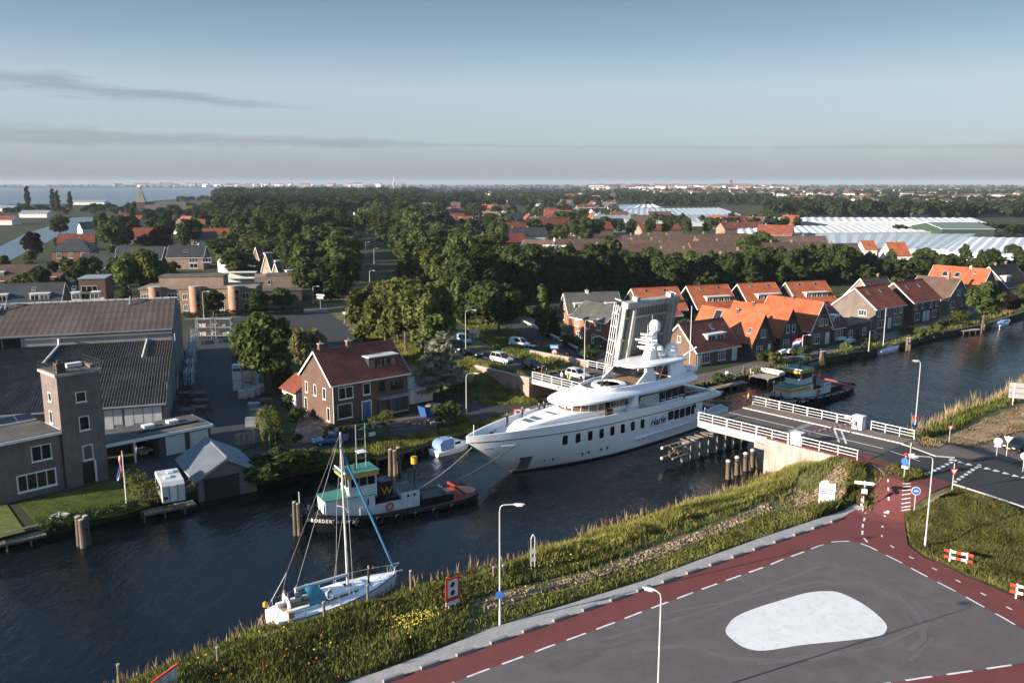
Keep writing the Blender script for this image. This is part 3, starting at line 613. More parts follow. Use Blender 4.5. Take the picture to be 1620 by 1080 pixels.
for k in range(20): MB().bar(dirl * (L*k/20),dirl * (L*(k+1)/20),.09,.16).build('stripe',REDP if k % 2 == 0 else WHITE,bm_)
MB().cyl((-.2,0,0),(.2,0,0),.28,n=10).build('pivot',WHITE,bm_)
# grey steel piles under the end of the span, with their timber guide work
PILE = M('grey_steel_pile',(.27,.275,.275),.55,.2,.6,.12,streak=.35,metal=.15)
pa,pb = g(1082.5,728.6),g(1178,697); dpl = (pb - pa)
for k in range(8):
    p = pa + dpl * (k / 7); t = thing('steel_pile',('grey steel pile at the outer end of the guide work','second grey steel pile from the outer end of the guide work','third grey steel pile from the outer end of the guide work','fourth grey steel pile from the outer end of the guide work','fifth grey steel pile from the outer end, under the deck','sixth grey steel pile from the outer end, under the deck','seventh grey steel pile from the outer end, under the deck','innermost grey steel pile under the bridge deck')[k],'pile',(p.x,p.y,-1),0,'steel piles under the bridge end')
    MB().cyl((0,0,0),(0,0,3.3 + .15 * (k % 2)),.46,n=16).build('shaft',PILE,t,smooth=True); MB().cyl((0,0,3.32 + .15 * (k % 2)),(0,0,3.42 + .15 * (k % 2)),.5,n=16).build('cap',CONC,t,smooth=True)
u = dpl.normalized(); nrm = Vector((-u.y,u.x,0))
fw = thing('fender_frame','weathered timber guide frame with bracing reaching out from the grey piles','fender',(pa.x,pa.y,0),0)
for z in (1.0,2.3): MB().bar(-u * 3.6 + nrm * .55 + Vector((0,0,z)),u * dpl.length * .95 + nrm * .55 + Vector((0,0,z)),.3,.28).build('waling',TIMBER,fw)
for z in (1.0,2.3): MB().bar(-u * 3.0 - nrm * .5 + Vector((0,0,z)),u * .6 - nrm * .5 + Vector((0,0,z)),.24,.22).build('waling',TIMBER,fw)
for s in (-2.6,-.9): MB().bar(u * s + nrm * .3 + Vector((0,0,.9)),u * s + nrm * .3 + Vector((0,0,2.5)),.2).build('upright',TIMBER,fw)
MB().bar(-u * 2.5 + nrm * .3 + Vector((0,0,1.0)),-u * .3 + nrm * .3 + Vector((0,0,2.3)),.18).build('brace',TIMBER,fw)
for z in (1.0,2.3): MB().lathe([(.02,-.2),(.16,-.14),(.2,0),(.16,.14),(.02,.2)],-u * 3.7 + nrm * .55 + Vector((0,0,z)),10).build('end_buffer',M('buffer_white',(.6,.58,.55),.7),fw,smooth=True)
for k in range(14):
    s = .4 + k * .95; MB().bar(u * s - nrm * .5 + Vector((0,0,2.5 + .06 * (k % 3))),u * (s + .35 * math.sin(k * 2.1)) + nrm * 1.0 + Vector((0,0,2.55)),.26,.12).build('cross_plank',TIMBER,fw)
# four capped timber mooring posts
posts4 = [((1151,757),727),((1165,750.6),721),((1178.5,744),715),((1189.5,738.5),709.7)]
words4 = ['outermost white-capped timber post in the row of four beside the abutment','second white-capped timber post from the open water beside the abutment','third white-capped timber post from the open water beside the abutment','innermost white-capped timber post, closest to the concrete abutment']
MOSSY = M('mossy_timber',(.115,.09,.066),.95,.3,1.3,.25,bump=.5,stretch=(1,1,.3),dirt=((.24,.22,.185),.5,1.2))
for (q,ty),w in zip(posts4,words4):
    p = g(*q); top = at_depth(q[0],ty,p.y).z; t = thing('mooring_post',w,'mooring post',(p.x,p.y,0),.3,'capped posts beside the abutment')
    MB().cyl((0,0,-1),(0,0,top - .2),.27,.25,10).build('shaft',MOSSY,t); MB().cyl((.75,-.1,-1),(.3,0,top * .72),.22,.2,8).build('raking_strut',MOSSY,t)
    MB().lathe([(.3,top - .22),(.3,top - .1),(.18,top),(.03,top + .05)],n=12).build('cap',M('cap_white',(.48,.47,.45),.6,.1),t,smooth=True)
    for zz,ll in ((.5,.42),(.25,.6)): MB().cyl((0,0,top * zz),(ll,0,top * zz),.09,n=6).build('bolt',DARKMET,t)
cps = [g(*q) + Vector((0,0,at_depth(q[0],ty,g(*q).y).z - .45)) for q,ty in posts4]
cpts = []
for a,b in zip(cps[:-1],cps[1:]): cpts += [a.lerp(b,k/5) - Vector((0,0,.22 * (1 - (2*k/5 - 1)**2))) for k in range(5)]
tag(MB().tube(cpts + [cps[-1]],.045,5).build('chain',DARKMET),'dark chain hung between the four capped timber posts','chain')
# the raised leaf
lf_o = bpt(-16.3,.4,4.4); th = R(80); Zl = Vector((BA.x * math.cos(th),BA.y * math.cos(th),math.sin(th))); Xl = Vector((BNr.x,BNr.y,0)); Yl = Zl.cross(Xl)
leaf = thing('bascule_leaf','raised bascule leaf showing its ribbed grey underside behind the yacht mast','bridge leaf',lf_o)
leaf.rotation_euler = Matrix((Xl,Yl,Zl)).transposed().to_euler()
LEAFP = M('leaf_paint',(.43,.42,.395),.6,.16,.35,.1,streak=.35,dirt=((.30,.27,.24),.5,.7)); LEAFR = M('leaf_rib_paint',(.27,.265,.255),.6,.2,.35,.1,streak=.4)
LL = 13.2
MB().box(-5.6,0,-3.2,5.6,.16,LL).build('deck_plate',LEAFR,leaf)
MB().box(-5.6,.162,.2,5.6,.20,LL - .05).build('road_surface',ASPH,leaf)
for x in (-4.2,4.2): MB().box(x - .30,-1.25,-3.4,x + .32,-.002,LL - .12).build('main_girder',LEAFP,leaf)
for x in (-5.55,5.55): MB().box(x - .12,-.7,-.5,x + .12,-.002,LL).build('edge_girder',LEAFP,leaf)
for z in (.9,4.4,8.4,11.6): MB().box(-5.42,-.55,z - .14,5.42,-.35,z + .14).build('cross_beam',LEAFP,leaf)
MB().box(-5.65,-.95,LL - .1,5.65,.2,LL + .75).build('nose_beam',LEAFP,leaf)
for x in (-3.4,3.9): MB().box(x - .35,-.8,LL + .75,x + .35,.1,LL + 1.35).build('nose_lock',LEAFP,leaf)
rib = MB(); rib.ext([(-.24,-.002,0),(-.13,-.36,0),(.13,-.36,0),(.24,-.002,0)],(0,0,LL - .3)); rib_me = rib.mesh('rib',LEAFR)
for k in range(13):
    x = -3.6 + k * .6; link('rib',rib_me,leaf,(x,0,.1))
for x in (-5.0,5.0): link('rib',rib_me,leaf,(x,0,.1))
for sx in (-5.95,5.95):
    for k in range(8): MB().bar((sx,.1,.4 + k * 1.95),(sx,1.25,.4 + k * 1.95),.12,.1,(1,0,0)).build('railing_post',WHITE,leaf)
    for y in (.5,.85,1.22): MB().bar((sx,y,.2),(sx,y,LL + .2),.07,.08,(1,0,0)).build('railing_bar',WHITE,leaf)
    MB().box(min(sx,sx*.94),.05,0,max(sx,sx*.94),.2,LL).build('footway_edge',LEAFP,leaf)
# pier under the hinge, far span, far abutment and side walls
pier = thing('bridge_pier','dark concrete pier carrying the hinge of the raised leaf','bridge pier',(BC.x,BC.y,0),BRZ)
MB().box(-19.5,-6.2,-1.5,-17.6,6.2,3.5).build('shaft',CONC,pier); MB().box(-20.0,-6.4,3.5,-17.5,6.4,3.95).build('cap',CONC,pier)
fs = thing('approach_span','far span of the bridge carrying the queue of cars, open underneath','bridge',(BC.x,BC.y,0),BRZ)
MB().box(-31.2,-6.4,3.65,-17.4,6.0,4.37).build('deck_slab',CONC,fs); MB().box(-31.2,6.0,3.75,-17.4,6.3,4.5).build('edge_beam',DECKCONC,fs)
MB().box(-31.6,-3.6,4.372,-17.5,3.6,4.41).build('carriageway',ASPH,fs)
MB().box(-31.6,3.62,4.372,-17.5,5.98,4.47).box(-31.6,-6.38,4.372,-17.5,-3.62,4.47).build('footway',BRICKPAVE,fs)
WALLB = M('wall_brick_pink',(.30,.205,.165),.9,.16,.4,.2,10,bump=.35)
aw = thing('retaining_wall','brick retaining wall below the queue of cars, its corner catching the sun','wall',(BC.x,BC.y,0),BRZ)
wl = MB(); wl.box(-31.7,-6.5,.3,-31.22,6.3,4.33); wl.build('end_wall',WALLB,aw)
sw = MB(); sw.ext([(-44.5,6.3,.3),(-31.22,6.3,.3),(-31.22,6.3,4.52),(-44.5,6.3,4.45)],(0,.45,0)); sw.build('side_wall',WALLB,aw)
MB().bar((-44.5,6.5,4.52),(-31.2,6.5,4.6),.6,.12).build('coping',CONC,aw)
aw2 = thing('retaining_wall','low pink brick wall between the bridge road and the sunken side road','wall',(BC.x,BC.y,0),BRZ)
MB().ext([(-46,-6.95,.3),(-31.7,-6.95,.3),(-31.7,-6.95,5.3),(-46,-6.95,5.0)],(0,-.4,0)).build('wall_face',WALLB,aw2); MB().bar((-46,-7.15,5.04),(-31.7,-7.15,5.35),.55,.1).build('coping',CONC,aw2)
for root in (br,fs,aw,aw2):                      # these were laid out with local y pointing upstream; turn them round
    for ch in root.children: ch.data.transform(Matrix.Scale(-1,4,(0,1,0))); ch.data.flip_normals()
# --- boats
def hull_rings(st,nz=9,flare=1.0):
    """st: list of (x, half beam at deck, half beam at waterline, z keel, z deck, x shift at deck). Rings run port deck - keel - starboard deck."""
    rings = []
    for (x,bd,bw,zk,zd,xs) in st:
        half = []
        for k in range(nz + 1):
            f = k / nz
            if f < .35:
                q = f / .35; y = bw * math.sin(q * math.pi / 2) ** .8; z = zk * (1 - q ** 1.5); xx = x
            else:
                q = (f - .35) / .65; y = bw + (bd - bw) * q ** flare; z = zd * q; xx = x + xs * q
            half.append((xx,y,z))
        rings.append([Vector(p) for p in half[::-1]] + [Vector((p[0],-p[1],p[2])) for p in half[1:]])
    return rings
def interp(tab,x):
    tab = sorted(tab)
    if x <= tab[0][0]: return tab[0][1]
    for (a,va),(b,vb) in zip(tab[:-1],tab[1:]):
        if x <= b: t = (x - a) / (b - a); return va + (vb - va) * t
    return tab[-1][1]
def sinterp(tab,x):
    tab = sorted(tab); xs = [t[0] for t in tab]; ys = [t[1] for t in tab]
    if x <= xs[0]: return ys[0]
    if x >= xs[-1]: return ys[-1]
    i = max(j for j in range(len(xs)) if xs[j] <= x); i = min(i,len(xs) - 2)
    def m(k):
        if k <= 0: return (ys[1]-ys[0])/(xs[1]-xs[0])
        if k >= len(xs)-1: return (ys[-1]-ys[-2])/(xs[-1]-xs[-2])
        return (ys[k+1]-ys[k-1])/(xs[k+1]-xs[k-1])
    h = xs[i+1]-xs[i]; t = (x-xs[i])/h
    return (2*t**3-3*t*t+1)*ys[i] + (t**3-2*t*t+t)*h*m(i) + (-2*t**3+3*t*t)*ys[i+1] + (t**3-t*t)*h*m(i+1)
def frange(a,b,n): return [a + (b - a) * k / n for k in range(n + 1)]
def text_mesh(name,body,size,mat,parent,mtx,shear=0.0,depth=.012,bold=0.0):
    cu = bpy.data.curves.new(name,'FONT'); cu.body = body; cu.size = size; cu.shear = shear; cu.extrude = depth; cu.offset = bold; cu.resolution_u = 3; cu.align_x = 'CENTER'
    tmp = bpy.data.objects.new('tmp_text',cu); COL.objects.link(tmp); dg = bpy.context.evaluated_depsgraph_get(); me = bpy.data.meshes.new_from_object(tmp.evaluated_get(dg)); bpy.data.objects.remove(tmp)
    me.materials.clear(); me.materials.append(mat); o = link(name,me,parent); o.matrix_local = mtx; return o
def face_mtx(pos,right,normal):
    """places a flat part so that its x runs along right and its z looks along normal"""
    r = Vector(right).normalized(); n = Vector(normal).normalized(); u = n.cross(r).normalized(); r = u.cross(n)
    m = Matrix((r,u,n)).transposed().to_4x4(); m.translation = Vector(pos); return m

# --- the white yacht
yo = Vector((-.2,97.8,0)) + 40 * Vector((.743,.669,0))
yt = thing('motor_yacht','long white motor yacht with dark windows being towed through the open bridge','yacht',yo,R(222))
ZL = [(0,3.75),(2.5,3.8),(16,4.05),(29,4.42),(38,4.72),(46.6,4.98)]          # the dark line under the bulwark
HB = [(0,3.55),(3,3.85),(10,4.2),(18,4.35),(26,4.35),(31,4.15),(35,3.65),(38.5,2.95),(41.5,2.15),(44,1.3),(45.7,.6),(46.6,.06)]
HW = [(0,3.3),(3,3.7),(10,4.05),(18,4.2),(25,4.0),(30,3.3),(34,2.3),(37,1.35),(39,.6),(40,.03)]
ZH = [(0,1.5),(1.2,1.7),(6,2.2),(8.6,2.5),(9.6,3.94)] + [q_ for q_ in ZL if q_[0] > 10]
def ybeam(x,z):
    """half beam at height z of the hull side"""
    t = max(0,min(1,z / interp(ZL,x))); return sinterp(HW,x) if x < 0 else (sinterp(HW,min(x,40)) + (sinterp(HB,x) - sinterp(HW,min(x,40))) * t ** 1.15)
rings = []
for k in range(61):
    s = k / 60; nz = 12; half = []
    for j in range(nz + 1):
        if j <= 3: q = j / 3; f = 0; z = -1.4 * (1 - q); fx = 40 * s; y = sinterp(HW,fx) * (.2 + .8 * q) if q > 0 else 0
        else:
            q = (j - 3) / (nz - 3); fx = s * (40 + 6.6 * q); z = interp(ZH,fx) * q
            y = sinterp(HW,s * 40) * (1 - q ** 1.15) + sinterp(HB,fx) * q ** 1.15
        half.append(Vector((fx,max(y,.0),z)))
    rings.append(half[::-1] + [Vector((p.x,-p.y,p.z)) for p in half[1:]])
hull = MB().loft(rings,closed=False,cap0=True,cap1=False).build('hull',GEL,yt,smooth=True)
def hull_strip(name,z0,z1,x0,x1,mat,out=.02,n=60,both=True,parent=None,zfun=None):
    for sg in ((1,-1) if both else (1,)):
        mb = MB(); rr = []
        for x in frange(x0,x1,n):
            za,zb = (z0,z1) if zfun is None else (zfun(x) + z0,zfun(x) + z1)
            rr.append([(x,sg * (yside(x,za) + out),za),(x,sg * (yside(x,zb) + out),zb)])
        for a,b in zip(rr[:-1],rr[1:]): mb.quad(*( (a[0],b[0],b[1],a[1]) if sg < 0 else (a[1],b[1],b[0],a[0]) ))
        mb.build(name,mat,parent or yt,smooth=True,recalc=False)
def yside(x,z):
    """half beam of the real hull surface at (x, z), allowing for the raked stem"""
    zl = interp(ZL,x); q = max(0,min(1,z / zl)); s = x / (40 + 6.6 * q)
    return max(.03,sinterp(HW,min(s * 40,40)) * (1 - q ** 1.15) + sinterp(HB,x) * q ** 1.15)
hull_strip('boot_stripe',-.05,.22,.3,39.9,BLACK,.015)
hull_strip('sheer_line',-.05,.05,2.5,46.3,BLACK,.03,zfun=lambda x: interp(ZL,x))
# bulwark above the line, all the way round the bow
ZB = [(0,3.85),(3,4.25),(8,4.75),(14,5.0),(22,5.35),(29,5.55),(38,5.75),(46.7,5.75)]
for sg in (1,-1):
    mb = MB(); rr = []
    for x in frange(2.6,46.6,66):
        yb = sinterp(HB,x); zt = interp(ZB,x); zb = interp(ZL,x); rr.append([Vector((x,sg * (yb + .01),zb)),Vector((x + (.1 if x > 44 else 0),sg * (yb + .03),zt)),Vector((x,sg * max(yb - .22,0),zt)),Vector((x,sg * max(yb - .2,0),zb - .1))])
    mb.loft(rr); mb.build('bulwark',GEL,yt,smooth=True)
# main deck and foredeck
def deck(name,x0,x1,z,mat,inset=.2,zt=.05,n=40):
    mb = MB(); top = []
    for x in frange(x0,x1,n):
        y = max(sinterp(HB,x) - inset,.02); zz = z(x) if callable(z) else z; top.append([Vector((x,y,zz)),Vector((x,-y,zz)),Vector((x,-y,zz - zt)),Vector((x,y,zz - zt))])
    mb.loft(top); return mb.build(name,mat,yt,recalc=True)
TEAK = M('teak_deck',(.30,.20,.12),.7,.12,1.0,.15,stretch=(1,6,1)); DECKW = M('deck_paint',(.68,.69,.69),.6,.06,.5,.05)
deck('foredeck',21,46.2,lambda x: interp(ZL,x) + .12,DECKW)
deck('aft_main_deck',.3,12,1.55,TEAK,.3)
# raised trunk on the foredeck with the skylights
def shell(name,stations,mat,parent=yt,smooth=True,n=7,close_top=True):
    """stations: (x, half width bottom, z bottom, half width top, z top, shoulder radius)"""
    rr = []
    for (x,wb,zb,wt,zt,r) in stations:
        half = [Vector((x,wb,zb))]
        for k in range(n):
            a = k / (n - 1) * math.pi / 2; half.append(Vector((x,wt - r + r * math.cos(a),zt - r + r * math.sin(a))))
        rr.append(half + [Vector((p.x,-p.y,p.z)) for p in half[::-1]])
    return MB().loft(rr).build(name,mat,parent,smooth=smooth)
tr = shell('foredeck_trunk',[(40.4,.5,4.7,.35,4.75,.05),(39.6,1.25,4.7,.95,5.35,.2),(38.2,1.75,4.65,1.45,5.75,.3),(34,2.5,4.55,2.15,6.0,.3),(31,2.9,4.5,2.5,6.05,.3),(28,3.3,4.5,3.0,6.05,.3)],GEL)
for k in range(4):
    x0 = 37.6 - k * 1.25; mb = MB(); mb.poly([(x0,.75,5.80 + .06 * k),(x0 - .95,.95,5.86 + .06 * k),(x0 - .95,-.95,5.86 + .06 * k),(x0,-.75,5.80 + .06 * k)]); mb.build('skylight',glassmat('skylight_glass',(.10,.15,.17),.08,0),yt,recalc=False)
MB().cyl((45.6,0,5),(45.6,0,6.9),.05,n=8).build('jackstaff',WHITE,yt)
for y in (.55,-.55): MB().cyl((42.4,y,4.8),(42.4,y,5.35),.28,.22,10).cbox((42.9,y,5.0),(.9,.5,.35)).build('windlass',DARKMET,yt)
for k,(x,y) in enumerate(((43.6,.6),(43.6,-.6),(41.2,1.3),(41.2,-1.3))): MB().cyl((x,y,4.8),(x,y,5.2),.12,n=8).cbox((x,y,5.2),(.7,.14,.12)).build('bollard',STEEL,yt)
# hull windows, portholes, name, anchor pocket, rubbing strake
def hull_panel(name,x0,x1,z0,z1,mat,slant=.12,out=.03,sg=1,frame=None):
    zs = (z0,z1); pts = [(x0 - slant * 0,z0),(x1,z0),(x1 + slant,z1),(x0 + slant,z1)]
    ring = []
    for cxn in range(4):
        a = pts[cxn]; p,n2 = pts[cxn - 1],pts[(cxn + 1) % 4]; r = .14
        for q in (p,n2):
            d = Vector((q[0] - a[0],q[1] - a[1])); L = d.length; ring.append((a[0] + d.x / L * r,a[1] + d.y / L * r))
    P3 = [Vector((x,sg * (yside(x,z) + out),z)) for x,z in ring]
    return MB().poly(P3 if sg < 0 else P3[::-1]).build(name,mat,yt,recalc=False)
def hull_patch(name,x0,x1,z0,z1,mat,sg,out=.04,n=5):
    mb = MB(); gr = [[Vector((x + .1 * z,sg * (yside(x + .1 * z,z) + out),z)) for x in frange(x0,x1,n)] for z in frange(z0,z1,n)]
    for a,b in zip(gr[:-1],gr[1:]):
        for i in range(n): mb.quad(a[i],a[i+1],b[i+1],b[i])
    return mb.build(name,mat,yt)
for sg in (1,-1):
    for k in range(8):
        xc = 34.3 - k * 1.95; zc = interp(ZL,xc) - .98; hull_panel('hull_window',xc - .38,xc + .38,zc - .62,zc + .62,DARKGLASS,.14,.025,sg)
    for k in range(5):
        xc = 14.7 - k * 1.32; hull_panel('saloon_window',xc - .58,xc + .58,interp(ZL,xc) - 1.55 + (.12 if k == 0 else 0),interp(ZL,xc) - .22,DARKGLASS,.05,.025,sg)
    for xc in (36.5,35.4,31.2,30.2,28.2,27.2,21.3,20.4): 
        p = Vector((xc,sg * (yside(xc,1.25) + .03),1.25)); mb = MB(); mb.poly([p + Vector((.17 * math.cos(a),0,.2 * math.sin(a))) for a in [2 * math.pi * i / 10 * (-sg) for i in range(10)]]); mb.build('porthole',DARKGLASS,yt,recalc=False)
    mb = MB(); rr = []
    for x in frange(3,22,30): y = sg * yside(x,1.35); rr.append([Vector((x,y - sg * .02,1.22)),Vector((x,y + sg * .16,1.27)),Vector((x,y + sg * .16,1.45)),Vector((x,y - sg * .02,1.52))])
    mb.loft(rr).build('rubbing_strake',GEL,yt,smooth=True)
    hull_patch('anchor_pocket',38.3,39.7,.4,2.0,M('pocket_grille',(.13,.135,.14),.5,.3,3),sg)
    hull_patch('pocket_lip',38.3,39.9,1.98,2.2,BLACK,sg,.07); [hull_patch('grille_bar',38.4 + .26 * k,38.5 + .26 * k,.4,1.5,STEEL,sg,.06) for k in range(5)]
    mb = MB(); rr = []
    for x in frange(41.0,42.8,8): y = sg * (yside(x,4.1) + .03); rr.append([Vector((x,y,4.02 + (x - 41) * .05)),Vector((x,y + sg * .05,4.08 + (x - 41) * .05)),Vector((x,y,4.16 + (x - 41) * .05))])
    mb.loft(rr).build('fairlead_strip',WHITE,yt)
    for i,xc in enumerate((44.35,)):
        y0 = yside(43.6,4.05); y1 = yside(45.0,4.05); d = Vector((1.4,sg * (y1 - y0),0)).normalized(); nn = Vector((-d.y * sg * -1,0,0))
        n = Vector((d.y,-d.x,0)) if sg < 0 else Vector((-d.y,d.x,0))
        text_mesh('builder_mark','Feadship',.36,M('mark_grey',(.30,.31,.32),.5),yt,face_mtx((44.3,sg * (yside(44.3,4.05) + .05),3.95),d if sg < 0 else -d,n + Vector((0,0,-.35))),.2)
text_mesh('name_lettering','Harle',1.42,BLACK,yt,face_mtx((17.5,yside(17.5,2.9) + .03,2.52),(-1,0,0),(0,1,.02)),.25,.02,.02)
text_mesh('name_lettering','Harle',1.42,BLACK,yt,face_mtx((17.5,-yside(17.5,2.9) - .03,2.52),(1,0,0),(0,-1,.02)),.25,.02,.02)
# upper deck: wheelhouse, louvres, saloon windows, aft terrace
def plan_ring(tab,z,n=40): return [Vector((x,y,z)) for x,y in tab] + [Vector((x,-y,z)) for x,y in tab[::-1] if y > 1e-6]
WH = [(30.9,0),(30.7,1.0),(30.1,1.9),(29.2,2.55),(28.0,2.95),(26.0,3.25),(23.5,3.35),(21.5,3.4),(16.6,3.75),(11.3,3.75)]
def ring3(z,grow=0.0,back=11.3): 
    tab = [(x + grow * (1 if x > 29.5 else .4 if x > 27 else 0),y + (grow * .5 if y > 0 else 0)) for x,y in WH]; tab[-1] = (back,tab[-1][1])
    return plan_ring(tab,z)
MB().loft([ring3(4.6),ring3(5.95,-.05),ring3(7.02,-.35)]).build('deckhouse',GEL,yt,smooth=True)
def wall_pane(name,a,b,z0,z1,mat,out=.035,lean=-.35):
    """a pane on the deckhouse wall between plan points a and b"""
    a = Vector(a); b = Vector(b); d = (b - a).normalized(); n = Vector((-d.y,d.x,0))
    if n.dot(Vector((1,math.copysign(1,a.y + b.y) if abs(a.y + b.y) > .1 else 0,0))) < 0: n = -n
    def pt(p,z): k = (z - 5.95) / 1.07; return Vector((p.x + (lean if p.x > 29.5 else lean * .4 if p.x > 27 else 0) * k - .05,p.y * (1 - .0),z)) + n * (out - .16 * k * (1 if abs(p.y) > .5 else 0))
    q = [pt(a,z0),pt(b,z0),pt(b,z1),pt(a,z1)]; mb = MB(); mb.poly(q); return mb.build(name,mat,yt,recalc=False)
whp = [(30.9,0),(30.72,1.0),(30.12,1.9),(29.22,2.55),(28.02,2.97),(26.9,3.13),(25.9,3.27),(24.8,3.32),(23.7,3.36),(22.6,3.38)]
WHG = glassmat('bridge_glass',(.10,.065,.045),.08,0)
for sg in (1,-1):
    for i,(a,b) in enumerate(zip(whp[:-1],whp[1:])):
        a = Vector((a[0],a[1] * sg,0)); b = Vector((b[0],b[1] * sg,0)); m = (b - a) * .07; z0 = 5.98 if i != 5 else 5.0
        wall_pane('bridge_window' if i != 5 else 'bridge_door',a + m,b - m,z0,6.93,WHG if i < 5 else DARKGLASS,.05)
    for k in range(7): MB().box(16.95,min(sg * 3.75,sg * 3.9),5.42 + k * .18,21.2 - k * .1,max(sg * 3.75,sg * 3.9),5.50 + k * .18).build('louvre',WHITE,yt)
    MB().box(16.9,sg * 3.7 - .12,5.36,21.4,sg * 3.7 + .12,6.7).build('louvre_recess',DARKMET,yt)
    for k in range(4): MB().box(15.45 - k * 1.38,sg * 3.78 - .02,5.25,16.65 - k * 1.38,sg * 3.78 + .03,6.72).build('saloon_window',DARKGLASS,yt)
    for k in range(4): MB().bar((15.5 - k * 1.38,sg * 4.0,5.55),(16.6 - k * 1.38,sg * 4.0,5.6),.06,.08).build('rail_bar',WHITE,yt)
    mb = MB(); mb.ext([(21.3,sg * 3.45,5.3),(23.3,sg * 3.45,5.3),(21.9,sg * 3.4,7.05),(21.2,sg * 3.4,7.05)],(0,sg * .55,0)); mb.build('fin',GEL,yt)
    # terrace side glass and rail
    mb = MB(); mb.ext([(4.2,sg * 3.75,4.5),(11.2,sg * 3.9,4.9),(11.2,sg * 3.9,5.15),(4.2,sg * 3.75,4.85)],(0,sg * .08,0)); mb.build('terrace_coaming',GEL,yt)
    MB().tube([Vector((3.9,sg * 3.7,5.25)),Vector((11.2,sg * 3.95,5.75))],.05).build('terrace_rail',STEEL,yt)
    for k in range(7): MB().cyl((4.2 + k * 1.15,sg * (3.72 + k * .03),4.6 + k * .05),(4.2 + k * 1.15,sg * (3.72 + k * .03),5.27 + k * .08),.03,n=5).build('stanchion',STEEL,yt)
    MB().tube([Vector((x,sg * (sinterp(HB,x) - .12),interp(ZB,x) + .35)) for x in frange(20,38,18)],.04,5).build('bulwark_rail',STEEL,yt)
    for k in range(10): x = 20 + k * 2; MB().cyl((x,sg * (sinterp(HB,x) - .12),interp(ZB,x)),(x,sg * (sinterp(HB,x) - .12),interp(ZB,x) + .35),.03,n=5).build('stanchion',STEEL,yt)
deck('terrace_deck',3.2,12.5,4.45,TEAK,.35)
MB().loft([plan_ring([(x,sinterp(HB,x) - .05) for x in frange(12.8,2.3,12)],z) for z in (3.85,4.4)]).build('terrace_overhang',GEL,yt,smooth=True)
MB().box(11.25,-3.6,4.5,11.4,3.6,6.75).build('terrace_doors',DARKGLASS,yt)
MB().box(6.0,-2.2,4.5,8.6,2.2,4.95).build('sofa',M('sofa_brown',(.14,.08,.06),.8),yt)
# aft cockpit on the main deck and the stern stairs
MB().box(9.0,-3.9,1.6,9.2,3.9,3.8).build('cockpit_doors',DARKGLASS,yt)
for sg in (1,-1):
    MB().ext([(.2,sg * 3.5,1.0),(9.4,sg * 4.05,1.3),(9.4,sg * 4.05,2.35),(5.2,sg * 3.95,2.45),(2.4,sg * 3.75,2.5),(.4,sg * 3.5,1.75)],(0,sg * .18,0)).build('stern_coaming',GEL,yt)
    MB().box(7.4,sg * 4.0 - .1,2.35,8.9,sg * 4.0 + .15,3.85).build('cockpit_pillar',GEL,yt)
    MB().ext([(9.4,sg * 4.12,1.6),(16.5,sg * 4.3,1.6),(16.5,sg * 4.3,3.9),(9.4,sg * 4.12,3.85)],(0,-sg * .1,0)).build('side_plating',GEL,yt)
MB().box(-.7,-3.3,.35,.6,3.3,.6).build('swim_platform',TEAK,yt)
MB().box(3.5,-3.3,1.6,4.4,3.3,2.1).build('cockpit_sofa',M('sofa_blue',(.04,.06,.12),.8),yt)
# sundeck: long visor roof with the sunken seating and the tub
RF = [(32.7,0),(32.45,1.2),(31.7,2.3),(30.4,3.1),(28.8,3.6),(26.5,3.9),(22,4.1),(16,4.15),(11,4.05),(8.2,3.7),(7.0,2.9),(6.7,0)]
def rfr(z,s=1.0,ds=0.0): return plan_ring([((x - 19.7) * s + 19.7 + ds,max(y * s - (1 - s) * 4,0) if y else 0) for x,y in RF[:-1]],z)
MB().loft([rfr(6.98,.965),rfr(7.12,1.0),rfr(7.34,.995),rfr(7.62,.955,-.25),rfr(7.80,.90,-.6)]).build('visor_roof',GEL,yt,smooth=True)
SD = [(27.2,0),(27.0,1.2),(26.2,2.3),(24.5,3.0),(22,3.45),(16,3.75),(11,3.7),(8.3,3.3),(7.4,2.4)]
def sdr(z,k=0.0): return plan_ring([(x - k * (1 if x > 24 else -.6 if x < 9 else 0),max(y - k,0)) for x,y in SD],z)
out,inn = sdr(7.7),sdr(8.25,.25); n = len(out)
co = MB(); co.loft([sdr(7.6),sdr(8.25,.12),sdr(8.28,.3),sdr(7.86,.34)],cap0=False,cap1=False); co.build('sundeck_coaming',GEL,yt,smooth=True)
MB().poly(sdr(7.87,.3)).build('sundeck_floor',TEAK,yt)
MB().lathe([(2.3,7.86),(2.3,8.12),(2.2,8.2),(1.6,8.2),(1.5,8.0),(.01,7.98)],(22.6,0,0),28).build('jacuzzi',GEL,yt,smooth=True)
MB().lathe([(1.5,8.08),(.01,8.08)],(22.6,0,0),24).build('jacuzzi_water',M('tub_water',(.25,.33,.36),.1,.1,1),yt)
